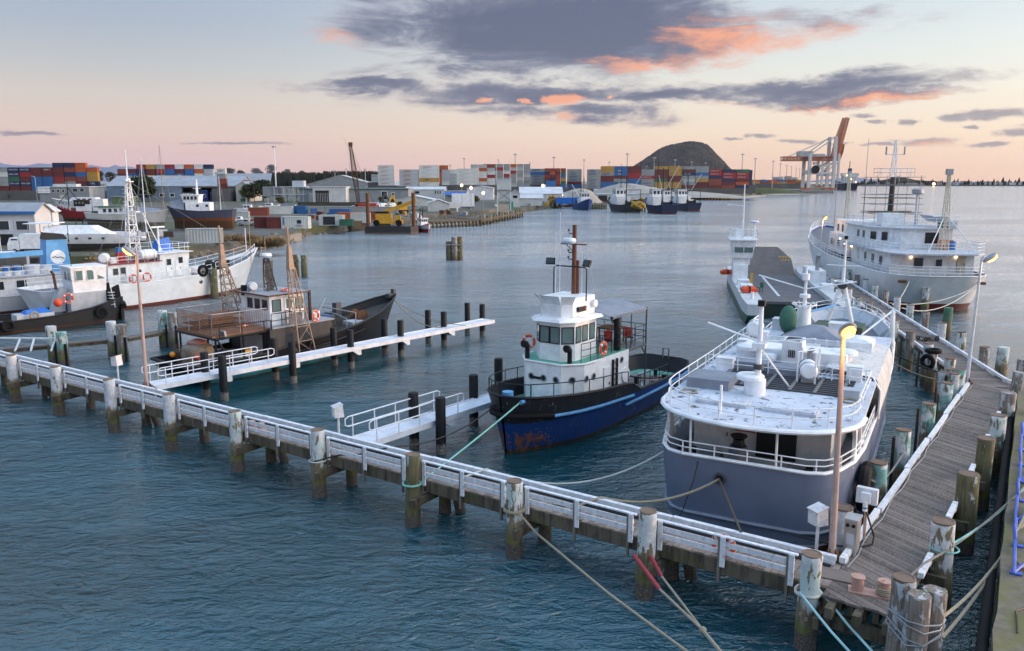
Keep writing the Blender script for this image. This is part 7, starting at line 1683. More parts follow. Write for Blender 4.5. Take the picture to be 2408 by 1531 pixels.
R_GREY = corr('grey_roof', (.34,.36,.40), .3, .08); R_PALE = corr('pale_roof', (.50,.50,.46), .25, .05); R_RUST = corr('rusty_roof', (.22,.12,.09), .4, .35); R_TAN = corr('tan_roof', (.36,.24,.12), .3); R_WHITE = corr('white_roof', (.62,.63,.66), .2); TRIMG = paint('green_trim', (.03,.12,.10), .6, .2)
def bld(label, u0, u1, vb, ve, depth, wall, roof, ridge=None, vr=None, rz=0.0, wins=(), doors=(), cat='building', name='building', z=G, over=.4, trim=None):
    """front wall spans u0..u1 at ground row vb; eave row ve, ridge row vr; ridge 'x' along the front, 'y' gable to the front, None flat"""
    a = P(u0, vb, z); b2_ = P(u1, vb, z); mid = (a+b2_)/2; w_ = abs(b2_.x-a.x); h = ZY((u0+u1)/2, ve, mid.y).z-z; hr = (ZY((u0+u1)/2, vr, mid.y).z-z) if vr is not None else h
    o = thing(name, label, cat, mid, rz)
    if ridge == 'y': poly = [(-w_/2,0),(w_/2,0),(w_/2,h),(0,hr),(-w_/2,h)]; MB().xz(poly, 0, depth).build('wall', wall, o, smooth=False)
    else: MB().box((0,depth/2,h/2),(w_,depth,h)).build('wall', wall, o)
    if ridge == 'x':
        if hr > h: MB().yz([(0,h),(depth,h),(depth/2,hr)], -w_/2, w_/2).build('gable', wall, o, smooth=False)
        for s_ in (0, 1):
            y0, y1 = (-over, depth/2) if s_ == 0 else (depth+over, depth/2); zz = h-(hr-h)*over/(depth/2)
            MB().loft([[(-w_/2-over,y0,zz+.05),(-w_/2-over,y1,hr+.05),(-w_/2-over,y1,hr+.2),(-w_/2-over,y0,zz+.2)],[(w_/2+over,y0,zz+.05),(w_/2+over,y1,hr+.05),(w_/2+over,y1,hr+.2),(w_/2+over,y0,zz+.2)]]).build('roof', roof, o, smooth=False)
    elif ridge == 'y':
        for s_ in (-1, 1):
            x0 = s_*(w_/2+over); zz = h-(hr-h)*over/(w_/2)
            MB().loft([[(x0,-over,zz+.05),(0,-over,hr+.05),(0,-over,hr+.2),(x0,-over,zz+.2)],[(x0,depth+over,zz+.05),(0,depth+over,hr+.05),(0,depth+over,hr+.2),(x0,depth+over,zz+.2)]]).build('roof', roof, o, smooth=False)
    else: MB().box((0,depth/2,h+.12),(w_+2*over,depth+2*over,.25)).build('roof', roof, o)
    if trim: MB().box((0,-over-.06,h-.1),(w_+2*over,.12,.5)).build('fascia', trim, o)
    for fx, fz, fw_, fh in wins: win(o, ((fx-.5)*w_, -.03, fz*h), -math.pi/2, fw_*w_, fh*h, GLASS, WHITE, max(.06, .004*w_), dep=.1)
    for fx, fw_, fh, mt in doors: MB().box(((fx-.5)*w_,-.03,fh*h/2),(fw_*w_,.08,fh*h)).build('door', mt, o)
    o['w'] = w_; o['h'] = h; return o
DARKIN = paint('painted_dark_opening', (.02,.02,.022), .8, .2)  # near-black panel colour, paints the shade inside open bays
# near left: white two-storey workshop
hb = bld('white weatherboard workshop with blue gutter at the left edge', -60, 88, 577, 499, 5, W_WHITE, R_GREY, 'x', 480, .0, [(.50,.60,.17,.26),(.80,.60,.20,.26)], [(.52,.22,.34,DARKIN)], over=.5, trim=BLUE)
hb2 = bld('white gabled wing of the workshop with two small windows', 88, 128, 560, 496, 2.2, W_WHITE, R_WHITE, 'y', 483, 0, [(.25,.55,.16,.22),(.75,.58,.18,.22)]); MB().box((-1.6,-1.2,2.2),(4.4,2.4,.15)).build('porch_roof', R_WHITE, hb2)
bld('low white building with tan roof and red stripe at far left', -40, 98, 464, 446, 14, W_OFF, R_TAN, 'x', 434, 0, [(.45,.5,.05,.3),(.58,.5,.05,.3),(.68,.5,.05,.3),(.85,.5,.06,.3)], [(.90,.1,.6,RED)], trim=RED)
mt2 = bld('grey and white motor trimmers building with flat clerestory roof', 95, 212, 476, 440, 16, W_GREY, R_WHITE, None, None, 0, [(.28,.75,.05,.16),(.38,.75,.05,.16),(.48,.75,.05,.16),(.72,.8,.10,.22),(.86,.8,.08,.2)], [(.45,.1,.5,W_CREAM)]); MB().box((-1,5,7.6+.9),(12,5,1.6)).build('clerestory', W_OFF, mt2)
sg_ = MB().box((-10.2,-.5,6.2),(6.4,.15,3.0)).build('sign_board', WHITE, mt2)
for k, (s_, sz, mt_2) in enumerate((('MOTOR TRIMMERS', .95, NT_), ('USED IMPORT UPHOLSTERY', .55, RT))): put('lettering', txt(s_, sz, mt_2), sg_, (-10.2,-.59,6.9-1.3*k))
bl2 = bld('long blue-grey warehouse with a painted roof sign', 252, 560, 473, 438, 30, W_BLUE, R_GREY, 'x', 414, 0, [(.22,.4,.03,.2),(.42,.4,.03,.2),(.50,.4,.03,.2),(.60,.4,.03,.2),(.64,.4,.03,.2),(.88,.35,.03,.2),(.94,.35,.03,.2)], [(.74,.06,.75,NT_)])
put('lettering', txt('COFFEE    MAGCITYCAN', 2.4, YELL), bl2, (-6,5.0,13.3)).rotation_euler = (R(-45),0,0)
bld('lower blue-grey warehouse wing with rusty roof', 430, 575, 473, 441, 20, W_BLUE, R_RUST, 'x', 424, 0, [(.35,.4,.05,.2),(.66,.4,.05,.2),(.80,.4,.05,.2)], [(.5,.1,.7,NT_)])
bld('pale end wall of the blue warehouse with green door', 556, 588, 474, 438, 24, W_CREAM, R_GREY, 'y', 428, 0, (), [(.5,.4,.2,GREEN)])
bld('low white distribution shed with pale roof far behind', 500, 672, 436, 424, 30, W_OFF, R_GREY, 'x', 408, 0)
bld('green hoarding shed in front of the blue warehouse', 264, 312, 480, 463, 4, paint('hoarding_green', (.13,.18,.09), .8, .3), R_GREY, None)
bg_ = bld('large grey warehouse with cream roof behind the dock crane', 724, 878, 462, 434, 60, W_GREY, R_PALE, 'y', 412, .12, [(.44,.62,.03,.35)], cat='warehouse'); 
bld('lean-to of the large warehouse with pale roof', 860, 945, 462, 440, 40, W_OFF, R_PALE, 'x', 428, .05, cat='warehouse')
tb = bld('long low building with green band beside the warehouse', 705, 960, 476, 444, 18, W_GREY, R_GREY, None, None, 0, [(.78,.5,.05,.6),(.86,.5,.02,.4)], [(.12,.07,.7,W_CREAM),(.56,.04,.7,W_BLUE)], trim=TRIMG)
cf = bld('white fronted hall with tall dark slatted glazing', 736, 814, 477, 440, 10, W_OFF, R_WHITE, None, None, 0, (), [(.28,.42,.78,DARKIN)])
for k in range(9): MB().box((-5.6+k*.85-1.4,-.14,2.6),(.1,.06,4.6)).build('glazing_bar', WHITE, cf)
st_ = thing('pipe_structure', 'white steel pipe rack and conveyors beside the trees', 'industrial plant', P(682,476,G))
for i in range(4):
    for j in range(2): MB().box((-8+i*5,j*6,4),(.4,.4,8)).build('column', GREYW, st_)
for z in (4,7.8): MB().box((0,3,z),(17,7,.4)).build('platform', GREYW, st_)
for i in range(3): MB().bar((-8+i*5,0,.3),(-3+i*5,0,4), .25, .25).build('brace', GREYW, st_)
MB().box((-10,4,5.5),(8,7,5)).build('grey_block', W_GREY, st_); MB().box((4,4,9.5),(6,5,3)).build('plant_box', GREYW, st_)
bld('white two-storey office with strip windows near the wharf', 953, 1045, 470, 446, 18, W_OFF, R_WHITE, 'x', 440, 0, [(.12,.72,.12,.25),(.30,.72,.12,.25),(.77,.72,.03,.3),(.83,.72,.03,.3),(.89,.72,.03,.3)]); bld('white gabled boat shed in front of the office', 930, 1017, 485, 470, 14, W_OFF, R_WHITE, 'y', 461, 0)
bld('small white shed by the wharf', 1006, 1056, 497, 479, 10, W_OFF, R_WHITE, 'y', 470, .1); tl = bld('white block with blue tarpaulin awning', 1046, 1098, 472, 450, 14, W_OFF, R_GREY, None, None); MB().quad((-7,-.5,4.5),(6,-.5,4.8),(4,-5,2.8),(-6,-5,3.4)).build('blue_awning', BTARP, tl)
bld('big white box building beyond the wharf', 1092, 1127, 452, 420, 18, W_OFF, R_WHITE, None, None, 0, (), [(.45,.5,.6,W_CREAM)]); bld('white sloping roof shed behind the silo tower', 1098, 1160, 470, 443, 20, R_WHITE, R_WHITE, 'y', 438, 0); bld('white fish shed with pale gable roof along the quay', 1222, 1322, 479, 456, 20, W_OFF, R_WHITE, 'x', 441, 0, (), [(.8,.08,.6,W_CREAM)], cat='shed'); bld('small white lean-to shed at the quay edge', 1220, 1275, 484, 466, 6, W_OFF, R_WHITE, 'x', 458, 0)
bld('open fronted white shed behind the trawlers', 1403, 1500, 470, 457, 12, W_OFF, R_WHITE, None, None, 0, (), [(.14,.22,.8,DARKIN)]); bld('second white shed behind the trawlers', 1480, 1545, 468, 456, 12, W_OFF, R_GREY, None, None); bld('cream shed behind the open shed', 1398, 1450, 462, 449, 10, W_CREAM, R_GREY, 'x', 445)
fu = thing('quay_stores', 'yellow net heap and blue tarpaulins beside the quay shed', 'stores', P(1335,480,G)); MB().box((0,0,1.6),(12,3,3)).build('blue_sheets', BTARP, fu); nh = MB(); rnd = random.Random(2)
for k in range(60): nh.sphere((-6+rnd.gauss(0,2.0),2+rnd.gauss(0,1),.6+abs(rnd.gauss(0,1.2))), rnd.uniform(.5,1.0), 6, 4)
nh.build('net_heap', paint('yellow_net', (.40,.24,.06), .9, .5, bump=1, dirtc=(.04,.03,.02)), fu)
# silo tower on the timber wharf
sw = P(1185,500,G); tw_ = thing('loading_tower', 'square white loading tower on a braced steel frame at the wharf end', 'tower', sw)
k_ = sw.y/1900; H_ = lambda v: ZY(1185,v,sw.y).z-G
MB().box((0,2.4,H_(433)),(5.0,4.8,(447-421)*k_)).build('hopper_box', W_OFF, tw_); MB().box((0,2.4,H_(420.5)),(5.3,5.1,.25)).build('hopper_roof', GREYW, tw_)
for x in (-2.3,2.3):
    for y in (.2,4.6): MB().box((x,y,H_(447)/2),(.3,.3,H_(447))).build('leg', WHITE_R, tw_)
MB().box((0,2.6,H_(460)),(4.4,3.6,(472-448)*k_)).build('middle_box', WHITE_W, tw_); MB().bar((-2.3,.1,H_(472)),(2.3,.1,H_(449)), .15, .15).build('brace', DARKST, tw_); MB().bar((2.3,.05,H_(472)),(-2.3,.05,H_(449)), .15, .15).build('brace', DARKST, tw_)
MB().box((-.4,2.4,1.4),(4.2,4.4,2.8)).build('rusty_hut', paint('rusty_cream', (.5,.42,.33), .7, .4, .3), tw_); MB().box((2.6,1.2,2.2),(1.2,2.2,3.2)).build('green_screen', paint('green_screen', (.04,.32,.18), .6, .2), tw_)
bld('white cabin with arched roof right of the loading tower', 1200, 1222, 487, 455, 5, W_OFF, R_WHITE, 'y', 447, 0, [(.5,.75,.5,.2)], name='cabin')
# timber wharf under the tower
wf_ = thing('timber_wharf', 'old timber wharf with closely spaced piles under the loading tower', 'wharf', (0,0,0))
wa, wb_, wc_ = P(1010,523,1.6), P(1130,518,1.6), P(1228,499,1.6)
for a, b2_, nseg in ((wa, wb_, 14), (wb_, wc_, 15)):
    dv = (b2_-a); nn = Vector((-dv.y,dv.x,0)).normalized(); 
    for k in range(4): MB().bar(a+nn*(.5+k*2.2)+Vector((0,0,.1)), b2_+nn*(.5+k*2.2)+Vector((0,0,.1)), 2.1, .3).build('deck_board', MOSS, wf_)
    MB().bar(a-Vector((0,0,.3)), b2_-Vector((0,0,.3)), .3, .5).build('fascia_beam', MOSS, wf_)
    for i in range(nseg+1):
        p = a.lerp(b2_, i/nseg); hgt = 1.5 if a is wa else random.uniform(2.4,3.4)
        MB().cyl((p.x,p.y-.4,-1),.34,hgt+1,8).build('pile', (PILEM,PILEO)[i % 2], wf_)
# retaining walls, concrete block
for a, b2_, hh, lab in (((690,566),(660,572),1.6,'concrete mooring block at the corner of the left bank'),((812,546),(862,540),2.6,'rotten timber retaining wall left of the barge')):
    A_, B2 = P(*a,0), P(*b2_,0); o = MB().bar(A_+Vector((0,1.5,hh/2)), B2+Vector((0,1.5,hh/2)), 3, hh).build('retaining_wall', CONC if hh < 2 else WOODD); tag(o, lab, 'wall')
# fences
fe = thing('timber_fence', 'long brown timber fence in front of the warehouses', 'fence', (0,0,0))
f0, f1 = P(700,484,G), P(960,484,G)
for i in range(60): p = f0.lerp(f1, i/60); MB().box((p.x+.4,p.y,G+.8),(.75,.06,1.6)).build('paling', WOODD, fe)
# ---------------------------------------------------------------- trees
def leafmat(name, c):
    m, t, b = newmat(name); oi = t.node('ShaderNodeTexCoord'); n = t.noise(oi.outputs['Object'], .8, 4, .6); t.put(b.inputs['Base Color'], t.mix(t.ss(n, .3, .7), tuple(x*.55 for x in c), tuple(x*1.5 for x in c))); b.inputs['Roughness'].default_value = .9; b.inputs['Specular IOR Level'].default_value = .1; return m
LF = [leafmat('dark_leaves', (.032,.042,.02)), leafmat('olive_leaves', (.07,.075,.025)), leafmat('pine_leaves', (.028,.036,.02)), leafmat('russet_leaves', (.07,.045,.03))]
BARK = paint('bark', (.07,.055,.045), .95, .3)
def tree(label, u0, u1, vb, vt, lf=0, seed=1, n=900, lobes=9, name='tree', trunk=.28):
    rnd = random.Random(seed); base = P((u0+u1)/2, vb, G); h = ZY((u0+u1)/2, vt, base.y).z-G; w_ = (u1-u0)/FPX*base.y; o = thing(name, label, 'tree', base)
    mb = MB().tube([(0,0,0),(.1,0,h*.35),(.0,.1,h*.7)], [h*.035,h*.028,h*.01], 7); cs = []
    for i in range(lobes):
        a = rnd.uniform(0,6.28); rr = rnd.uniform(.05,.62)*w_/2; z = h*(trunk+.12+rnd.random()*(.75-trunk)); s_ = w_*rnd.uniform(.20,.31); cs.append((rr*math.cos(a), rr*math.sin(a), min(z, h-s_*.7), s_)); mb.tube([(0,0,h*.3),(rr*.5*math.cos(a),rr*.5*math.sin(a),(h*.3+z)/2),(rr*math.cos(a),rr*math.sin(a),z)], [h*.018,h*.012,h*.006], 5)
    cs.append((0,0,h-w_*.2,w_*.22)); mb.build('trunk', BARK, o); cr = MB()
    for i in range(n):
        cx, cy, cz, s_ = cs[i % len(cs)]; d = Vector((rnd.gauss(0,1),rnd.gauss(0,1),rnd.gauss(0,1))).normalized(); r = s_*rnd.uniform(.55,1.08); p = Vector((cx,cy,cz))+Vector((d.x*r,d.y*r,d.z*r*.75)); q1 = Vector((rnd.gauss(0,1),rnd.gauss(0,1),rnd.gauss(0,1))).normalized(); q2 = q1.cross(d)
        if q2.length < .1: continue
        q2.normalize(); k = w_*rnd.uniform(.03,.065); cr.quad(p-q1*k, p+q2*k*.6, p+q1*k, p-q2*k*.6)
    cr.build('crown', LF[lf], o, smooth=False); return o
for i, a in enumerate([('broad dark tree in front of the blue warehouse', 297,373,474,414,0), ('bushy olive tree right of the blue warehouse', 560,608,474,434,1), ('larger dark tree beside the olive tree', 592,645,474,424,0), ('dark pine between the container yards, left', 208,250,440,402,2), ('dark pine between the container yards, right', 250,279,440,404,2), ('dark round pine left of the lone stack', 528,556,430,394,2), ('tall dark pine by the white floodlight mast', 622,652,428,386,2), ('dark pine left of the tall one', 588,620,428,396,2), ('dark bushy tree right of the floodlight mast', 662,692,430,396,0), ('russet tree behind the street lamps', 700,724,432,400,3), ('low dark tree at the far warehouse end', 856,878,428,406,0), ('dark tree left of the white tower', 876,902,428,404,3), ('dark shrub tree by the blue awning', 1088,1104,478,456,3), ('bright green bush by the wharf fence', 1104,1128,482,458,1), ('small tree in front of the grey building', 888,908,484,462,1), ('scraggly bush by the pipe rack', 648,672,484,462,1), ('small pine behind the lone stack', 556,580,430,400,2), ('low bush near the far warehouse, right of it', 918,934,484,466,1)]): tree(*a, seed=20+i, n=2400 if i < 3 else 1300)
for i, a in enumerate(((22,473,452),(462,474,436),(705,470,452))):
    o = thing('bare_tree', ('bare winter tree by the tan roofed building','bare winter tree at the blue warehouse wing','bare winter shrub by the pipe rack')[i], 'tree', P(a[0],a[1],G)); h = ZY(a[0],a[2],o.location.y).z-G; rnd = random.Random(i+70)
    MB().tube([(0,0,0),(.1,0,h*.5)], [.18,.1], 6).build('trunk', BARK, o); mb = MB()
    for k in range(26): an = rnd.uniform(0,6.28); r = rnd.uniform(.2,.42)*h; z0 = h*rnd.uniform(.2,.5); mb.tube([(.1*z0/h,0,z0),(r*.4*math.cos(an),r*.4*math.sin(an),z0+h*.2),(r*math.cos(an),r*math.sin(an),min(h, z0+h*rnd.uniform(.3,.55)))], [.06,.04,.012], 4)
    mb.build('branches', BARK, o)
# dry grass tussocks on the bank
DRY = leafmat('dry_grass', (.26,.18,.095)); rnd = random.Random(9); gt = MB()
for (u, v, n, r, hh) in ((512,572,420,2.2,1.9),(545,570,420,2.4,2.2),(575,568,420,2.4,2.2),(630,578,480,2.6,2.6),(600,574,200,2.0,1.4),(250,606,150,3,.7)):
    p = P(u, v, 1.6)
    for k in range(n):
        a = rnd.uniform(0,6.28); rr = r*rnd.random()**.5; x, y = p.x+rr*math.cos(a), p.y+rr*math.sin(a)*.8; le = rnd.uniform(.4,.9); h = hh*rnd.uniform(.5,1)*(1-.4*(rr/r)); gt.quad((x-.06,y,1.5),(x+.06,y,1.5),(x+le*math.cos(a)*.7,y+le*math.sin(a)*.5,1.5+h*.9),(x+le*math.cos(a),y+le*math.sin(a),1.5+h*.6))
o = gt.build('dry_grass', DRY, smooth=False); kind(o, 'stuff'); tag(o, 'dry straw coloured grass tussocks on the left bank', 'grass')
# ---------------------------------------------------------------- floodlight masts
def fmast(i, u, vt, y, wh=False, hw=1.6):
    h = ZY(u, vt, y).z-G; x = ZY(u, vt, y).x; o = thing('floodlight_mast', f'tall port floodlight mast, {OR[i] if i < 13 else OR[len(FM)-1-i]} from the {"left" if i < 13 else "right"}', 'light mast', (x,y,G), 0, 'port floodlight masts')
    MB().tube([(0,0,0),(0,0,h)], [.55,.32], 8).build('post', WHITE if wh else GALV, o); MB().lathe([(.3,h-.6),(hw,h-.1),(hw,h+.2),(.3,h+.5)], 10).build('lamp_ring', GALV, o)
    for k in range(5): a = k*1.256; MB().box((hw*math.cos(a),hw*math.sin(a),h-.35),(.7,.7,.5)).build('floodlight', WHITE_W, o)
FM = sorted([(644,345,600,True),(1091,373,900),(1172,376,1050),(1211,363,760),(1246,383,1100),(1302,370,800),(1373,376,950),(1432,381,1150),(1475,362,760),(1538,371,900),(1587,376,1000),(1626,381,1100),(1659,383,1300),(1746,363,820),(1776,373,900),(1818,379,1050),(1835,385,1150),(1850,389,1250),(1861,392,1350),(1872,395,1450),(1880,397,1500),(858,398,800),(814,397,900),(1058,388,1000),(787,401,900),(1520,391,1400)])
for i, a in enumerate(FM): fmast(i, *a)
def slamp(label, u, vb, vt, s_=1):
    b_ = P(u, vb, G); h = ZY(u, vt, b_.y).z-G; o = thing('street_lamp', label, 'street lamp', b_, 0, 'street lamps ashore'); MB().tube([(0,0,0),(0,0,h-1),(s_*.4,0,h-.3),(s_*1.6,0,h)], .12, 6).build('post', GREYW, o); MB().box((s_*2.0,0,h),(.9,.35,.18)).build('head', GREYW, o)
for i, (u, vb, vt, s_) in enumerate(((694,436,412,-1),(706,436,411,-1),(716,436,412,-1),(556,434,411,-1),(566,434,411,-1),(88,474,414,-1),(290,432,407,1),(483,430,408,1),(250,470,418,1))): slamp(f'curved street lamp ashore, {OR[i]} in the row', u, vb, vt, s_)
for i, (u, vb, vt) in enumerate(((60,470,414),(310,486,437),(599,480,438))):
    b_ = P(u, vb, G); h = ZY(u, vt, b_.y).z-G; o = thing('power_pole', ('timber power pole by the tan roofed building','timber power pole in front of the broad dark tree','timber power pole by the olive tree')[i], 'power pole', b_); MB().cyl((0,0,0),.18,h,8,.13).build('post', BARK, o); MB().box((0,0,h-.5),(2.2,.12,.14)).build('crossarm', BARK, o)
# ---------------------------------------------------------------- boats laid up ashore
def ashore(label, u0, u1, vb, zk, hullm, st, name='laid_up_boat', flip=False, cat='boat', yaw=0.0, deckm=None, bul=.5, z=G, zb=-.6):
    a, b2_ = P(u0, vb, z), P(u1, vb, z); mid = (a+b2_)/2; o = thing(name, label, cat, (mid.x, mid.y, z+zk), yaw+(math.pi if flip else 0)); hull(o, st, hullm, deckm or GREYDECK, bul=bul, zb=zb); return o
def props(o, xs, zk, y=1.6):
    for x in xs:
        for s_ in (-1,1): MB().bar((x,s_*y,.6),(x,s_*(y+.5),-zk), .16, .16).build('prop', WOODD, o)
# rusty ship
m = bandmat('rusty_ship_paint', [(.9,(.17,.06,.025)), (9,(.06,.07,.12))], rust=.62, dirt=.5)
L = 14.5; st = [(-7.2,-6.8,2.2,1.6,2.7),(-5.5,-5.5,2.7,2.2,2.5),(0,0,2.8,2.3,2.4),(4,3.6,2.5,1.6,2.7),(6.4,5.4,1.5,.6,3.2),(7.4,6.0,.4,.1,3.5),(7.6,6.1,.05,.03,3.55)]
rs = ashore('rust streaked ship with white wheelhouse propped up on the slipway', 405, 550, 541, 1.9, m, st, 'laid_up_ship', True, 'ship', .12, zb=-1.6); props(rs, (-4,0,3.5), 1.9, 1.9)
house(rs, [(-2.2,-1.9),(3.0,-1.9),(3.0,1.9),(-2.2,1.9)], 1.9, 4.3, WHITE, 'deckhouse'); house(rs, [(.2,-1.8),(3.4,-1.8),(3.4,1.8),(.2,1.8)], 4.3, 5.9, WHITE, 'wheelhouse', [(.0,-1.95),(3.8,-1.95),(3.8,1.95),(.0,1.95)]); MB().box((1.9,0,5.98),(4.2,4.2,.14)).build('wheelhouse_roof', WHITE, rs)
for x in (.7,1.5,2.3,3.0): win(rs, (x,1.95,5.3), math.pi/2, .55, .7, GLASS, WHITE_W)
for x in (-1.6,.4): win(rs, (x,1.93,3.6), math.pi/2, .6, .5, GLASS, WHITE_W)
MB().cyl((.8,0,6),.3,3.4,10,.15).build('mast', WHITE, rs); MB().box((.8,0,7.4),(1.6,.2,.15)).build('crosstree', WHITE, rs); MB().loft([[(3.4,-2.2,2.7),(3.4,2.2,2.7),(3.4,.6,5.2),(3.4,-.6,5.2)],[(6.4,-1.4,3.3),(6.4,1.4,3.3),(6.4,.3,4.6),(6.4,-.3,4.6)]]).build('tarp_tent', TARP, rs)
# red boat
m = bandmat('red_boat_paint', [(.4,(.12,.05,.04)), (9,(.28,.025,.03))], rust=.12, dirt=.3); st = [(-6.2,-6,1.9,1.5,1.9),(-4,-4,2.2,1.8,1.8),(1,1,2.2,1.8,1.9),(4,3.6,1.6,1.0,2.4),(6,5,.6,.2,3.1),(6.5,5.2,.05,.03,3.3)]
rb = ashore('red hulled fishing boat with dark wheelhouse laid up ashore', 140, 264, 530, 1.6, m, st, 'laid_up_boat', True, 'boat', .1); props(rb, (-3,1.5), 1.6)
house(rb, [(-2.4,-1.5),(1.4,-1.5),(1.4,1.5),(-2.4,1.5)], 1.5, 3.6, WHITE_R, 'deckhouse'); house(rb, [(-.8,-1.6),(1.8,-1.6),(1.8,1.6),(-.8,1.6)], 3.2, 4.6, BLACK, 'wheelhouse'); MB().box((.4,0,4.66),(3.2,3.6,.12)).build('wheelhouse_roof', RUST, rb)
for x in (-.4,.4,1.2): win(rb, (x,1.62,4.0), math.pi/2, .5, .6, GLASSL, BLACK)
house(rb, [(-5.2,-1.5),(-2.6,-1.5),(-2.6,1.5),(-5.2,1.5)], 1.5, 4.9, WHITE_R, 'after_house'); MB().cyl((3.6,0,2.4),.14,7.2,8,.1).build('mast', BLACK, rb); MB().tube([(3.6,0,6.5),(6.2,.4,3.4)], .09, 6).build('derrick', BLACK, rb); MB().tube([(3.6,0,7.8),(.5,.6,3.8)], .09, 6).build('derrick', BLACK, rb); rail(rb, [(5.9,.6,3.0),(4.2,1.5,2.5),(2.4,2.1,2.1)], .9, WHITE, 2, .9, .04)
# white cruiser behind
m = bandmat('cruiser_paint', [(.3,(.4,.42,.45)), (9,(.66,.68,.70))], rust=0, dirt=.2); st = [(-9,-8.8,2.2,1.8,2.6),(-4,-4,2.5,2.1,2.5),(3,3,2.4,1.9,2.7),(7,6,1.6,.8,3.1),(9.2,7.6,.4,.1,3.5),(9.6,7.8,.04,.02,3.55)]
cr_ = ashore('long white motor cruiser behind the red boat', 106, 268, 498, 1.2, m, st, 'laid_up_boat', True, 'boat', 0); house(cr_, [(-7,-1.8),(1.5,-1.8),(3.4,-1.2),(3.4,1.2),(1.5,1.8),(-7,1.8)], 2.2, 3.9, WHITE, 'cabin', [(-7,-1.6),(.6,-1.6),(1.8,-1.0),(1.8,1.0),(.6,1.6),(-7,1.6)])
for x in (-5,-3,-1): win(cr_, (x,1.78,3.2), math.pi/2, 1.3, .6, GLASS, WHITE)
for x in (3,4.6,6): porthole(cr_, (x, interp(st, x)[0]*.95, 2.0), math.pi/2, .2, DARKST)
# wooden launch with green cabin top and black tarpaulin
m = bandmat('plank_hull_paint', [(.3,(.3,.29,.27)), (9,(.58,.58,.57))], rust=.03, dirt=.5); st = [(-9,-8.6,1.8,1.4,2.4),(-5,-5,2.3,1.9,2.1),(1,1,2.4,2.0,2.1),(6,5.4,1.6,.9,2.6),(8.8,7.4,.5,.15,3.1),(9.2,7.5,.04,.03,3.2)]
wl2 = ashore('white planked launch with green trimmed cabin and black tarpaulin', 216, 398, 542, 1.6, m, st, 'laid_up_boat', False, 'boat', .05, zb=-1.2); props(wl2, (-4,3), 1.6); house(wl2, [(-6,-1.7),(1.6,-1.7),(1.6,1.7),(-6,1.7)], 1.6, 3.6, WHITE, 'cabin'); MB().box((-2.4,0,3.7),(8.6,4.0,.2)).build('cabin_top', GREEN, wl2)
for x in (-4.6,-3.4,-2.2,-1.0,.2): win(wl2, (x,-1.72,2.9), -math.pi/2, .7, .8, GLASS, WHITE)
MB().loft([[(-9,-2.6,.6),(-9,2.2,2.6),(-9,2.2,2.7),(-9,-2.7,.7)],[(1,-2.75,.4),(1,1.5,2.4),(1,1.5,2.5),(1,-2.85,.5)]]).build('black_tarp', BLACK, wl2); MB().loft([[(2,-2.0,2.3),(2,2.0,2.3),(2,.5,3.6),(2,-.5,3.6)],[(7,-1.2,2.7),(7,1.2,2.7),(7,.3,3.2),(7,-.3,3.2)]]).build('grey_tarp', TARP, wl2)
# catamaran
ca_ = thing('catamaran', 'big white sailing catamaran without mast on the hardstanding', 'catamaran', P(205,588,G), .10); m = bandmat('catamaran_paint', [(1.25,(.05,.05,.05)), (9,(.72,.73,.76))], rust=0, dirt=.15)
for y in (-2.7,2.9):
    rings = []
    for x, hw, z0, z1 in ((-8,.35,1.3,1.7),(-6.8,.75,.5,2.1),(-4,.95,.3,2.7),(2,.9,.3,2.8),(6,.6,.5,2.7),(8.2,.12,.9,2.6)): rings.append([(x,y-hw,z1),(x,y-hw*.9,(z0+z1)/2),(x,y,z0),(x,y+hw*.9,(z0+z1)/2),(x,y+hw,z1)])
    MB().loft(rings).build('float_hull', m, ca_)
    for k in range(4): MB().box((-7.9+.45*k,y,1.62+.26*k),(.42,1.1,.08)).build('stern_step', WHITE, ca_)
    for x in (-2,0,2,4): win(ca_, (x,y-.9,2.1), -math.pi/2, .35, .22, GLASS, DARKST)
MB().box((-1.2,0,2.35),(10,5.4,.7)).build('bridge_deck', WHITE, ca_); MB().loft([[(-5.5,-2.3,2.7),(3.5,-2.3,2.7),(3.5,2.3,2.7),(-5.5,2.3,2.7)],[(-5.3,-2.0,3.9),(1.4,-1.6,3.9),(1.4,1.6,3.9),(-5.3,2.0,3.9)]]).build('saloon', WHITE, ca_, smooth=False); MB().box((-6.2,0,4.35),(4.4,4.6,.12)).build('hard_top', WHITE, ca_)
for x in (-7.8,-4.6):
    for y in (-2,2): MB().cyl((x,y,2.7),.05,1.6,6).build('top_post', GALV, ca_)
MB().torus((-5.7,-1.0,3.35), .55, .035, AX('x'), 18, 5).build('steering_wheel', GALV, ca_)
for y in (-1.4,.8): win(ca_, (-5.48,y,3.3), math.pi, .6, .8, GLASS, DARKST)
for x in (-4,4):
    for y in (-2.7,2.9): MB().box((x,y,.15),(1,.6,.35)).build('keel_block', WOODD, ca_)
for i, (u, vb, vt, hw) in enumerate(((386,500,340,1.2),(345,560,372,.9),(520,510,415,.6))):
    b_ = P(u, vb, G); h = ZY(u, vt, b_.y).z-G; o = thing('yacht_mast', ('tall yacht mast with shrouds behind the launch','slim aerial mast near the coaster','yacht mast beside the rusty ship')[i], 'mast', b_); MB().cyl((0,0,0),.12,h,8,.07).build('spar', COP if i == 0 else WHITE, o); mb = MB()
    for s_ in (-1,1): mb.tube([(0,0,h),(s_*hw*2.4,0,1.5)], .025, 4); mb.tube([(0,0,h*.95),(s_*hw,.0,h*.55)], .02, 4)
    mb.tube([(-hw,0,h*.55),(hw,0,h*.55)], .04, 5); mb.build('shrouds', GALV, o)
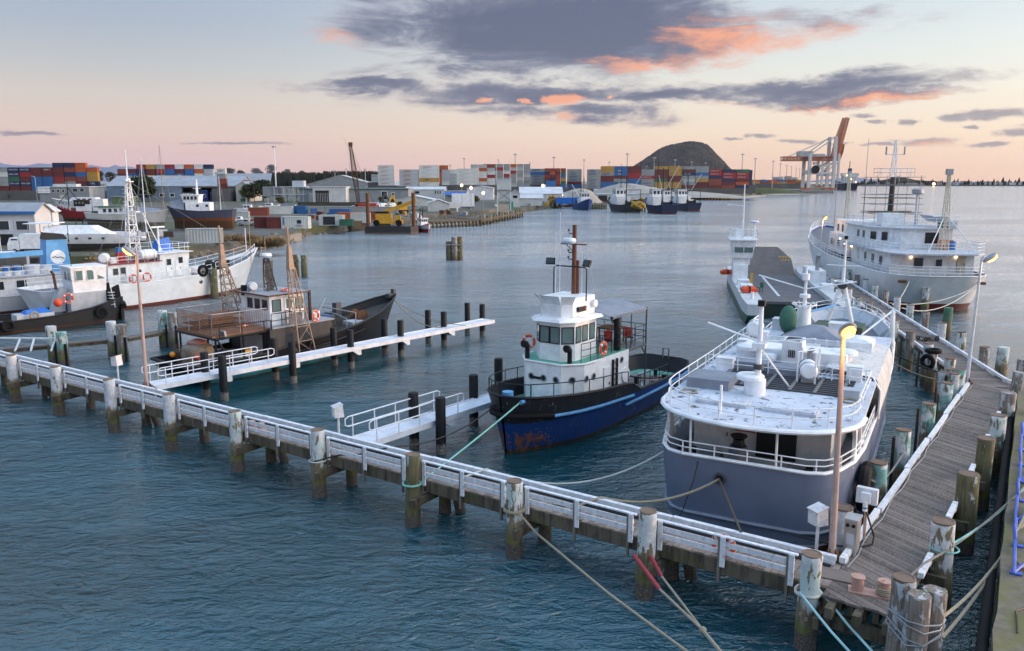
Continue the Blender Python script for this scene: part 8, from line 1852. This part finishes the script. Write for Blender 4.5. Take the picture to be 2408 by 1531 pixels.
# ---------------------------------------------------------------- vehicles
def vehicle(label, u, v, L, typ, mat, rz=0.0, z=G, base=None):
    o = thing({'van':'van','ute':'pickup_truck','truck':'box_truck','car':'parked_car'}[typ], label, {'van':'van','ute':'pickup','truck':'truck','car':'car'}[typ], base or P(u, v, z), rz, 'vehicles ashore'); w_ = 1.8 if typ != 'truck' else 2.3
    if typ == 'truck':
        MB().box((L*.14,0,L*.25+.3),(L*.68,w_,L*.38)).build('box_body', mat, o); MB().loft([[(-L*.5,-w_/2,.5),(-L*.22,-w_/2,.5),(-L*.22,w_/2,.5),(-L*.5,w_/2,.5)],[(-L*.5,-w_/2,1.4),(-L*.22,-w_/2,1.4),(-L*.22,w_/2,1.4),(-L*.5,w_/2,1.4)],[(-L*.44,-w_/2+.1,2.4),(-L*.22,-w_/2+.1,2.4),(-L*.22,w_/2-.1,2.4),(-L*.44,w_/2-.1,2.4)]]).build('cab', WHITE, o, smooth=False)
        win(o, (-L*.475,0,1.85), math.pi, w_*.8, .7, GLASS, DARKST, tilt=.0); win(o, (-L*.33,-w_/2+.06,1.85), -math.pi/2, .8, .6, GLASS, DARKST); MB().box((0,0,.55),(L*.9,.9,.25)).build('chassis', DARKST, o)
    else:
        pr_ = {'van':[(-L/2,.4),(L/2,.4),(L/2,1.0),(L/2-.1,1.95),(-L/2+1.1,1.95),(-L/2+.35,1.15),(-L/2,1.0)],'ute':[(-L/2,.4),(L/2,.4),(L/2,1.05),(.35,1.05),(.25,1.6),(-.75,1.6),(-1.25,1.08),(-L/2,.95)],'car':[(-L/2,.35),(L/2,.35),(L/2,.95),(L/2-.4,1.0),(L/2-1.0,1.45),(-.5,1.45),(-1.1,1.0),(-L/2,.85)]}[typ]
        MB().xz(pr_, -w_/2, w_/2).build('body', mat, o); MB().box((.3 if typ == 'van' else -.25,0,1.55 if typ == 'van' else 1.32),(L*.6 if typ == 'van' else 1.0,w_+.02,.45 if typ == 'van' else .36)).build('side_windows', GLASS, o)
        MB().box((-L/2,0,.65),(.06,w_*.9,.15)).build('bumper', DARKST, o)
        for s_ in (-1,1): MB().box((-L/2-.01,s_*w_*.36,.82),(.05,.3,.14)).build('headlight', GLASSL, o)
    for x in (-L*.33, L*.31):
        for s_ in (-1,1): wq = MB().lathe([(.02,-.1),(.33,-.1),(.36,0),(.33,.1),(.02,.1)], 12, (x,s_*w_*.46,.35), AX('y')).build('wheel', BLACKR, o); MB().lathe([(.02,-.11),(.19,-.11),(.19,.11),(.02,.11)], 10, (x,s_*w_*.46,.35), AX('y')).build('rim', GALV, wq)
    return o
SIL = paint('silver_car', (.5,.52,.55), .3, .1, metal=.3)
vehicle('white motorhome truck parked under the workshop', 76, 594, 6.0, 'truck', WHITE, .12); vehicle('silver pickup behind the maroon containers', 583, 531, 5.0, 'ute', SIL, .05); vehicle('second pickup half hidden behind the silver one', 566, 524, 4.8, 'ute', WHITE, .05)
vehicle('white van by the red crane', 836, 496, 4.6, 'van', WHITE, .1); vehicle('white truck with blue cab left of the excavator', 893, 497, 6.0, 'truck', WHITE, 1.3); vehicle('second white truck beside it', 918, 496, 6.0, 'truck', WHITE, 1.3); vehicle('white refrigerated lorry by the wharf sheds', 1078, 492, 13, 'truck', WHITE, .05); vehicle('white lorry cab in front of the refrigerated one', 1063, 494, 6, 'truck', GREYW, .3); vehicle('silver car near the white office', 978, 494, 4.4, 'car', SIL, .2); vehicle('white van behind the trucks', 936, 492, 5, 'van', WHITE, .0); vehicle('blue lorry far off beneath the red stacks', 1290, 441, 11, 'truck', BLUE, 0, base=ZY(1290,441,640)); vehicle('white flatbed by the pipe rack', 872, 494, 6, 'truck', GREYW, 0)
# ---------------------------------------------------------------- dock crane, barge and plant
def boom(par, a, b, w0, w1, n, mat, name='lattice_boom', r=.06):
    a, b = Vector(a), Vector(b); d = (b-a).normalized(); s_ = d.cross(Vector((0,1,0))).normalized(); q_ = d.cross(s_); mb = MB()
    def pt(i, k): t_ = i/n; w_ = w0+(w1-w0)*abs(2*t_-1); return a.lerp(b, t_)+s_*(w_/2*(1,1,-1,-1)[k])+q_*(w_/2*(1,-1,-1,1)[k])
    for k in range(4): mb.tube([pt(i, k) for i in range(n+1)], r, 5)
    for i in range(n):
        for k in range(4): mb.tube([pt(i, k), pt(i+1, (k+1) % 4)], r*.6, 4, False); mb.tube([pt(i, k), pt(i, (k+1) % 4)], r*.6, 4, False)
    return mb.build(name, mat, par)
cw = P(863,498,G); dc = thing('crawler_crane', 'red crawler crane with tall dark lattice boom on the foreshore', 'crane', cw); CR = paint('crane_red', (.45,.05,.03), .5, .2, .05)
MB().box((0,0,1.9),(7,3,2.2)).build('machinery_house', CR, dc); MB().box((-3.4,-1.0,2.0),(1.4,1.2,2.0)).build('cab', CR, dc); win(dc, (-3.4,-1.62,2.3), -math.pi/2, .9, .8, GLASS, DARKST)
for y in (-1.6,1.6): MB().xz([(-3.2,.1),(3.2,.1),(3.6,.5),(3.2,.95),(-3.2,.95),(-3.6,.5)], y-.4, y+.4).build('track', BLACK, dc)
bt_ = ZY(824,343,cw.y)-cw; boom(dc, (-2.8,0,2.0), (bt_.x,0,bt_.z), 1.7, .7, 26, paint('dark_rusty_boom', (.07,.04,.03), .8, .3, .3), r=.1)
mb = MB(); mb.tube([(2.5,0,3),(bt_.x,0,bt_.z)], .05, 4).tube([(bt_.x-.6,0,bt_.z-.4),(bt_.x-.6,0,14)], .04, 4).tube([(2.5,0,3),(-7.5,0,26)], .04, 4); mb.build('pendant_ropes', DARKST, dc); MB().box((bt_.x,0,bt_.z+.5),(1.4,.8,1.4)).build('boom_head', RUST, dc)
bp_ = (P(862,549,0)+P(976,549,0))/2; bg2 = thing('work_barge', 'black flat work barge with rusty spuds by the foreshore', 'barge', bp_+Vector((0,4,0)), .03); BW = 13.0
MB().prism([(-6.6,-4),(4.8,-4),(6.6,-2.4),(6.6,4),(-6.6,4)], -.6, 1.7).build('pontoon', bandmat('barge_paint', [(.3,(.14,.06,.04)), (9,(.03,.03,.034))], rust=.15, dirt=.5), bg2, smooth=False)
for u, vb, vt in ((864,533,454),(970,529,453)): x = (u-919)/FPX*205; MB().tube([(x,-2.5,-2),(x,-2.5,ZY(u,vt,207).z)], .48, 10).build('spud', RUST, bg2)
tag(MB().lathe([(.02,-2.9),(.9,-2.8),(1.25,-2.3),(1.3,0),(1.25,2.3),(.9,2.8),(.02,2.9)], 16, ax=AX('x')).build('floating_fender', CM['pale grey'], None, loc=(P(896,546,0)+Vector((0,0,1.1)))), 'large pale cylindrical fender floating beside the work barge', 'fender')
mc = thing('mobile_crane', 'yellow mobile crane with stowed boom on the work barge', 'crane', onb(bg2, -1.2, -.5, 1.7), .03); YM = YELL
MB().box((0,0,1.0),(7.5,2.4,.8)).build('carrier', YM, mc); MB().box((-1.0,0,2.2),(4.0,2.2,1.8)).build('upper_works', YM, mc); MB().bar((-2.6,.3,2.9),(7.2,.4,6.3), .8, .9).build('telescopic_boom', YM, mc); MB().box((2.6,-.6,1.9),(1.4,1.2,1.5)).build('cab', YM, mc); MB().box((-1.4,0,3.4),(3.4,2.0,.5)).build('counterweight', BLACK, mc)
for x in (-2.8,2.8):
    for y in (-1.2,1.2): MB().lathe([(.02,-.3),(.75,-.3),(.8,0),(.75,.3),(.02,.3)], 14, (x,y,.8), AX('y')).build('wheel', BLACKR, mc)
for i, (u, v, s_) in enumerate(((945,500,1.0),(925,490,.8))):
    ex = thing('excavator', ('yellow excavator with dark cab behind the work barge','dark excavator arm raised behind the trucks')[i], 'excavator', P(u, v, G), .4); EM = YELL if i == 0 else DARKST; MB().box((0,0,1.7),(3.2,2.6,1.4)).build('upper_body', EM, ex); MB().box((-.9,-.8,3.0),(1.3,1.1,1.7)).build('cab', BLACK, ex)
    for y in (-1.1,1.1): MB().xz([(-1.8,.05),(1.8,.05),(2.1,.45),(1.8,.9),(-1.8,.9),(-2.1,.45)], y-.3, y+.3).build('track', BLACK, ex)
    MB().bar((-1.2,.5,2.2),(-3.2,.5,6.0), .45, .6).build('boom_arm', EM, ex); MB().bar((-3.2,.5,6.0),(-5.2,.5,2.0), .35, .45).build('dipper_arm', EM, ex); MB().box((-5.3,.5,1.4),(1.0,1.2,1.0)).build('bucket', RUST, ex)
def trawler(label, u, v, L, mat, rz, hm, mastH=11, name='fishing_boat', gant=True, white=WHITE_R):
    o = thing(name, label, 'fishing boat', P(u, v, 0), rz, 'trawlers and workboats at the far quays'); k = L/18; st = [(-9*k,-8.4*k,2.2*k,1.8*k,2.4*k),(-6*k,-6*k,2.7*k,2.4*k,2.1*k),(1*k,1*k,2.8*k,2.4*k,2.1*k),(5*k,4.6*k,2.3*k,1.4*k,2.9*k),(8*k,7*k,1.1*k,.4*k,3.8*k),(9*k,7.6*k,.08,.04,4.1*k)]
    hull(o, st, hm, GREYDECK, bul=.6*k, capmat=mat); house(o, [(-1*k,-1.9*k),(4*k,-1.9*k),(4*k,1.9*k),(-1*k,1.9*k)], 1.6*k, 4.2*k, white, 'deckhouse'); house(o, [(.6*k,-1.6*k),(3.6*k,-1.6*k),(3.6*k,1.6*k),(.6*k,1.6*k)], 4.2*k, 6.2*k, white, 'wheelhouse'); MB().box((2.1*k,0,6.28*k),(3.5*k,3.7*k,.16)).build('wheelhouse_roof', white, o)
    for y in (-1,0,1): win(o, (.57*k,y*k,5.3*k), math.pi, .6*k, .8*k, GLASS, DARKST); win(o, (3.63*k,y*k,5.3*k), 0, .6*k, .8*k, GLASS, DARKST)
    for x in (1.4,2.8): win(o, (x*k,-1.63*k,5.3*k), -math.pi/2, .7*k, .8*k, GLASS, DARKST); win(o, (x*k,1.63*k,5.3*k), math.pi/2, .7*k, .8*k, GLASS, DARKST)
    MB().tube([(1.2*k,0,6.2*k),(1.2*k,0,mastH)], .16, 6, True, .07).tube([(1.2*k,-1.4*k,mastH*.82),(1.2*k,1.4*k,mastH*.82)], .06, 5).build('mast', BLACK, o); MB().tube([(-3*k,0,2),(-3*k,0,mastH*.72)], .2, 6).build('derrick_post', BLACK, o); MB().tube([(-3*k,0,mastH*.3),(-7*k,-2.6*k,mastH*.75)], .12, 6).build('boom', white, o); MB().tube([(-3*k,0,mastH*.3),(-7*k,2.6*k,mastH*.6)], .12, 6).build('boom', white, o)
    if gant: MB().tube([(-8*k,-2*k,2*k),(-8*k,-2*k,6*k),(-8*k,2*k,6*k),(-8*k,2*k,2*k)], .16, 6).build('stern_gantry', BLACK, o); MB().lathe([(.9*k,-1.2*k),(.9*k,-1.1*k),(.4*k,-1*k),(.4*k,1*k),(.9*k,1.1*k),(.9*k,1.2*k)], 12, (-6*k,0,2.6*k), AX('y')).build('net_drum', BLACK, o)
    mb = MB()
    for x, y in ((-8,0),(8.5,0),(-3,2.4),(-3,-2.4)): mb.tube([(1.2*k,0,mastH*.95),(x*k,y*k,3.2*k)], .03, 4)
    mb.build('rigging', DARKST, o); return o
NB = bandmat('navy_hull', [(.5,(.12,.03,.03)), (9,(.02,.03,.07))], rust=.1, dirt=.3); BK = bandmat('blackish_hull', [(.35,(.4,.38,.35)), (9,(.02,.02,.028))], rust=.12, dirt=.3); BLH = bandmat('blue_hull', [(.3,(.05,.05,.05)), (9,(.03,.07,.22))], rust=.06, dirt=.3)
trawler('blue trawler with yellow nets at the left of the far quay', 1370, 493, 22, BLUE, -1.4, BLH, 15); trawler('dark trawler with slim white derrick at the far quay', 1462, 499, 28, BLACK, 1.8, BK, 20); trawler('navy trawler showing its broad stern at the far quay', 1548, 501, 28, NT_, 1.72, NB, 25); trawler('dark trawler behind the navy one', 1572, 489, 24, BLACK, 1.7, BK, 20); trawler('black hulled trawler with net drum at the right end of the far quay', 1606, 494, 26, BLACK, 1.75, NB, 21); trawler('red and white workboat moored at the work barge', 992, 545, 10, RED, -1.1, bandmat('red_white_hull', [(.9,(.35,.03,.03)), (9,(.62,.63,.65))], rust=.03, dirt=.2), 6.5, 'workboat', False, WHITE)
o = thing('dinghy_barge', 'low dark lighter moored by the quay shed', 'barge', P(1330,488,0), .05); hull(o, [(-9,-8.6,1.8,1.5,1.2),(0,0,2.2,2,1.1),(8,7.4,1.5,1,1.4),(9.4,8.4,.1,.05,1.7)], BK, WOODD, bul=.4)
def pier(label, u0, u1, v, nn, y2=6): 
    a, b2_ = P(u0, v, 0), P(u1, v, 0); o = thing('timber_pier', label, 'pier', (0,0,0)); MB().bar(a+Vector((0,y2/2,1.5)), b2_+Vector((0,y2/2,1.5)), y2, .4).build('deck', MOSS, o)
    for i in range(nn): p = a.lerp(b2_, i/(nn-1)); MB().cyl((p.x,p.y-.1,-1),.4,3.2 if i % 3 else 4.0,8).build('pile', PILEM, o)
    return o
pier('timber pier between the blue and the dark trawler', 1383, 1425, 492, 9, 30); pn = pier('short pier with a heap of yellow nets between two trawlers', 1482, 1516, 497, 6, 25); mb = MB(); rnd = random.Random(4)
for k in range(40): mb.sphere((rnd.gauss(0,1.4),rnd.gauss(0,1),1.0+abs(rnd.gauss(0,1.3))), rnd.uniform(.4,.8), 6, 4)
tag(mb.build('net_heap', paint('yellow_net_b', (.48,.30,.06), .9, .45, bump=1), None, loc=(P(1499,497,1.7)+Vector((0,3,0)))), 'heap of yellow fishing net on the short pier', 'net'); pier('quay edge under the white fish sheds', 1222, 1318, 489, 22, 4); pier('dark landing stage right of the trawlers', 1640, 1692, 470, 8, 6)
ny = tag(MB().lathe([(.7,0),(.8,.4),(.45,.6),(.45,3.0),(.02,3.3)], 12).build('channel_marker', WHITE, None, loc=P(1381,496,0)+Vector((-40,-5,-.2))), 'white channel marker buoy near the quay', 'buoy')
# ---------------------------------------------------------------- gantry cranes, cargo ship, far town
GW = paint('gantry_white', (.62,.58,.56), .5, .2); GO = paint('gantry_red', (.46,.15,.08), .5, .2)
def gantry(label, y, u_sea, u_land, v_apex, v_tip, u_tip, u_back, zb=3.0):
    o = thing('gantry_crane', label, 'gantry crane', (0,0,0), 0, 'port gantry cranes'); Xs, Xl = ZY(u_sea,440,y).x, ZY(u_land,440,y).x; za = ZY(u_sea,v_apex,y).z; zg = ZY(u_sea,378,y).z; k = y/1900
    for x in (Xs, Xl):
        for yy in (y-9, y+9): MB().box((x,yy,(zb+(za if x == Xs else zg+6))/2),(3.2,2.4,(za if x == Xs else zg+6)-zb)).build('leg', GW, o); MB().box((x,yy,zb+1.2),(5.5,4,2.4)).build('bogie', GO, o)
        MB().box((x,y,zb+18),(2.2,20,2.4)).build('sill_beam', GW, o); MB().box((x,y,zg+1),(2.4,20,2.6)).build('portal_beam', GW, o)
    for yy in (y-9,y+9): MB().box(((Xs+Xl)/2,yy,zb+18),(Xs-Xl,1.8,2.4)).build('portal_beam', GW, o); MB().bar((Xl,yy,zb+19),(Xs,yy,zg-2), 1.6, 1.8).build('diagonal_brace', GW, o); MB().bar((Xl,yy,zg+6),(Xs,yy,za), .9, 1.0).build('back_stay', GW, o)
    xb = ZY(u_back,378,y).x
    for yy in (y-4,y+4): boom(o, (xb,yy,zg+2), (Xs+3,yy,zg+2), 4.2, 4.2, 16, GO, 'girder', .42); boom(o, (Xs+2,yy,zg+2), (ZY(u_tip,v_tip,y).x,yy,ZY(u_tip,v_tip,y).z), 4.6, 3.0, 22, GO, 'raised_boom', .42); MB().bar((xb+6,yy,zg+4),(Xs,yy,za), .5, .5).build('tie_bar', GW, o)
    MB().box((Xl-3,y,zg+7),(15,9,6)).build('machinery_house', CM['pale grey'], o); MB().box((Xl+8,y-3,zg-3),(4,3,3)).build('operator_cab', GW, o); MB().lathe([(1,-.6),(4.4,-.6),(4.4,.6),(1,.6)], 16, (Xl+6,y-11,zb+22), AX('y')).build('cable_reel', BLACK, o)
gantry('near red and white quay gantry crane with raised boom', 900, 1950, 1893, 322, 277, 1989, 1838); gantry('second gantry crane behind the first with raised boom', 1250, 1962, 1925, 362, 339, 1980, 1885)
qk = thing('crane_quay', 'dark piled quay under the gantry cranes', 'quay', (0,0,0)); qa, qb_ = ZY(1862,445,890), ZY(1958,452,860); MB().box(((qa.x+qb_.x)/2,895,2.2),(qb_.x-qa.x,70,1.8)).build('quay_deck', CONC, qk)
for i in range(16): MB().cyl((qa.x+(qb_.x-qa.x)*i/15,861,-1),.7,2.6,8).build('pile', DARKST, qk)
cs = thing('cargo_ship', 'dark blue cargo ship with white bridge lying beyond the gantry cranes', 'cargo ship', ZY(1981,440,1150)-Vector((0,0,ZY(1981,440,1150).z)), 1.45); hull(cs, [(-40,-38,9,8,9.5),(-30,-30,11,10,9),(10,10,11,10,9),(38,36,6,3,11),(46,42,.5,.2,13)], bandmat('ship_dark_hull', [(1.2,(.12,.02,.02)), (9e3,(.02,.03,.055))], rust=.05, dirt=.2), GREYDECK, bul=1.2)
house(cs, [(-34,-9),(-22,-9),(-22,9),(-34,9)], 8, 19, W_OFF, 'superstructure'); house(cs, [(-33,-11),(-25,-11),(-25,11),(-33,11)], 19, 23, W_OFF, 'bridge'); MB().box((-29,0,26),(5,4,7)).build('funnel', NT_, cs); MB().cyl((-27,0,23),.5,16,8).build('radar_mast', BLACK, cs)
for z in (10.5,13.5,16.5):
    for yy in (-6,-3,0,3,6): win(cs, (-34.05,yy,z), math.pi, 1.1, 1.0, GLASS, DARKST, .1)
for i, z in enumerate((11,15,20)): MB().sphere((-34.5,-7+6*i,z), .6, 8, 5).build('deck_lamp', WLAMP, cs)
TB = [corr('town_grey', (.30,.33,.40), .2, 0, True), corr('town_white', (.55,.55,.56), .2, 0, True), corr('town_tan', (.40,.33,.28), .2, 0, True)]
for i, (u0, u1, vt) in enumerate(((1819,1836,417),(1836,1842,416),(1848,1862,415),(1862,1870,421),(1866,1876,418),(1874,1884,424),(1790,1800,423),(1888,1900,426),(2196,2230,430),(2240,2296,429),(2305,2360,430),(2120,2170,431),(2060,2100,430),(2370,2420,430),(1996,2016,429))):
    y = 1750 if i < 8 else 2110; a, b2_ = ZY(u0,vt,y), ZY(u1,vt,y); o = thing('far_building', f'far {("grey","white","tan")[i % 3]} block, {OR[i] if i < 8 else OR[i-8]} from the left {"in the town beyond the yard" if i < 8 else "along the far right shore"}', 'building', ((a.x+b2_.x)/2, y, 2), 0, 'far town buildings'); h = a.z-2; w_ = b2_.x-a.x; MB().box((0,6,h/2),(w_,12,h)).build('wall', TB[i % 3], o); MB().box((0,6,h+.4),(w_*.8,10,.8)).build('roof', R_GREY, o)
    for q_ in range(4 if i < 8 else 0):
        for r_ in range(3): MB().box((-w_*.36+w_*.24*q_,-.05,h*(.3+.22*r_)),(w_*.12,.2,h*.1)).build('window', GLASS, o)
# work lamps that burn at the sheds
for i, (u, v, y) in enumerate(((1107,442,300),(1136,454,300),(1320,459,400),(1276,437,600),(2195,433,2100),(1085,436,300))):
    p = ZY(u, v, y); o = thing('shed_lamp', ('lit lamp above the wharf sheds','lit lamp below the white sloping shed','lit lamp at the end of the fish shed','lit lamp under the grey stacks','lit lamp on the far right shore','lit lamp by the blue awning')[i], 'lamp', p); MB().sphere((0,0,0), .0016*y, 8, 6).build('bulb', WLAMP, o); MB().box((0,.2,.002*y),(.004*y,.3,.0008*y)).build('hood', GALV, o); MB().cyl((0,.3,-(p.z-G)),.08,p.z-G+.002*y,6).build('post', GALV, o)
# boatyard clutter: odd boxes, pallets, dinghies
rnd = random.Random(21); CL = [WHITE_W, GREYW, RUST, BLUE, GREEN, TARP, YELL, WOODD, CM['pale grey'], CM['maroon']]
ZN = [(300,420,545,560),(560,640,515,530),(730,850,505,520),(600,720,488,500),(880,1000,500,512),(1030,1110,497,508),(1240,1330,482,486)]
for i in range(84):
    z = ZN[i % 7]; u, v = rnd.uniform(z[0],z[1]), rnd.uniform(z[2],z[3]); p = P(u, v, G); s_ = rnd.uniform(.5,1.3); mt_ = CL[i % 10]; cn = mt_.name.replace('_',' ').replace('container ','')
    ka = ('crate','drum','pallet_stack')[i % 3]; pl_ = ('on the slipway apron','by the parked pickups','in front of the dark container row','behind the cream container','behind the work barge','near the wharf trucks','on the fish quay')[i % 7]; o = thing(ka, f'{("larger","squat","small")[int(s_*3) % 3]} {cn.split(" paint")[0]} {ka.replace("_"," ")} {pl_}, {OR[(i//7) % 12]} of the clutter', ka.split('_')[0], p, rnd.uniform(-.6,.6), 'boatyard clutter')
    if ka == 'crate':
        MB().box((0,0,s_*.5),(s_*1.5,s_,s_)).build('body', mt_, o); MB().box((0,0,s_*1.03),(s_*1.56,s_*1.06,.07)).build('lid', GREYW, o)
    elif ka == 'drum': MB().lathe([(.4*s_,0),(.42*s_,.05),(.4*s_,.4),(.42*s_,.45),(.4*s_,1.0*s_+.2),(.02,1.0*s_+.22)], 12).build('body', mt_, o)
    else:
        for k in range(4): MB().box((0,0,.08+.3*k),(1.5*s_,1.2*s_,.12)).build('pallet', WOODD, o); MB().box((0,0,.2+.3*k),(1.3*s_,1.0*s_,.12)).build('load', mt_, o)

put('lettering', txt('KEEP\nOFF', .75, YELL), fb, (31.2,-2.2,3.25)).rotation_euler = (R(-62), 0, R(-90))

# ---------------------------------------------------------------- small launches packed behind the pusher tug and in the yard
def launch(label, base, L, rz, hm, cab, z=0.0, top=WHITE):
    k = L/8; o = thing('launch', label, 'launch', base, rz, 'small launches'); st_ = [(-4*k,-3.9*k,1.2*k,1.0*k,1.1*k),(-1*k,-1*k,1.4*k,1.2*k,1.1*k),(2*k,1.8*k,1.1*k,.7*k,1.35*k),(3.7*k,3.1*k,.35*k,.1*k,1.7*k),(4*k,3.3*k,.03,.02,1.75*k)]
    hull(o, st_, hm, GREYW, bul=.2*k); house(o, [(-1.4*k,-.95*k),(1.3*k,-.95*k),(1.3*k,.95*k),(-1.4*k,.95*k)], .9*k, 2.2*k, cab, 'cabin', [(-1.3*k,-.85*k),(.8*k,-.8*k),(.8*k,.8*k),(-1.3*k,.85*k)]); MB().box((-.4*k,0,2.25*k),(2.6*k,1.9*k,.08)).build('cabin_top', top, o)
    for x in (-.8,.1): win(o, (x*k,-.94*k,1.75*k), -math.pi/2, .6*k, .45*k, GLASS, DARKST); win(o, (x*k,.94*k,1.75*k), math.pi/2, .6*k, .45*k, GLASS, DARKST)
    rail(o, [(3.6*k,-.35*k,1.7*k),(1.6*k,-1.1*k,1.35*k)], .6*k, GALV, 1, .8, .03); rail(o, [(3.6*k,.35*k,1.7*k),(1.6*k,1.1*k,1.35*k)], .6*k, GALV, 1, .8, .03); MB().tube([(-.6*k,0,2.3*k),(-.6*k,0,4.4*k)], .04, 5).build('aerial', WHITE, o); return o
LM = bandmat('launch_white', [(.15,(.05,.08,.2)), (9,(.70,.71,.73))], rust=0, dirt=.25); LG = bandmat('launch_grey', [(.15,(.1,.03,.03)), (9,(.35,.38,.42))], rust=.05, dirt=.3)
for i, (u, v, L, rz, hm, c_, zz, nm) in enumerate(((20,632,9,.5,LM,WHITE,0,'white launch behind the workboat at the left edge'),(96,622,8,.3,LM,WHITE,0,'white launch moored under the catamaran'),(170,612,7,2.6,LG,GREYW,0,'small grey launch by the left bank steps'),(232,600,6.5,.2,LM,WHITE,0,'small white launch tucked behind the coaster house'),(305,516,8,.1,LM,WHITE,1,'white launch ashore in front of the dark tree'),(448,512,8,2.9,LM,WHITE,1,'white launch ashore right of the rusty ship bow'),(585,500,9,.1,LM,WHITE,1,'low white launch ashore by the fence'),(330,505,7,3.0,LG,WHITE,1,'grey launch ashore behind the planked launch'),(470,500,7,.2,LM,GREYW,1,'small launch ashore below the warehouse wing'),(635,492,8,.0,LM,WHITE,1,'white launch hull among the stores'),(60,612,7,.4,LG,BLUE,0,'grey launch with blue cabin at the left edge'),(140,500,7,.1,LM,WHITE,1,'small white launch behind the red boat'))):
    launch(nm, P(u, v, G+.5 if zz else 0), L, rz, hm, c_)
# ---------------------------------------------------------------- sea air between here and the far hills
m = bpy.data.materials.new('sea_air'); m.use_nodes = True; nt = m.node_tree; nt.nodes.clear()
pv = nt.nodes.new('ShaderNodeVolumePrincipled'); pv.inputs['Color'].default_value = (.80,.84,.95,1); pv.inputs['Density'].default_value = 2.2e-5; pv.inputs['Anisotropy'].default_value = .2
om = nt.nodes.new('ShaderNodeOutputMaterial'); nt.links.new(pv.outputs[0], om.inputs['Volume'])
hz = MB().box((0, 6500, 190), (22000, 15000, 390)).build('haze', m, smooth=False); kind(hz, 'stuff'); tag(hz, 'thin sea haze over the harbour and far hills', 'haze')
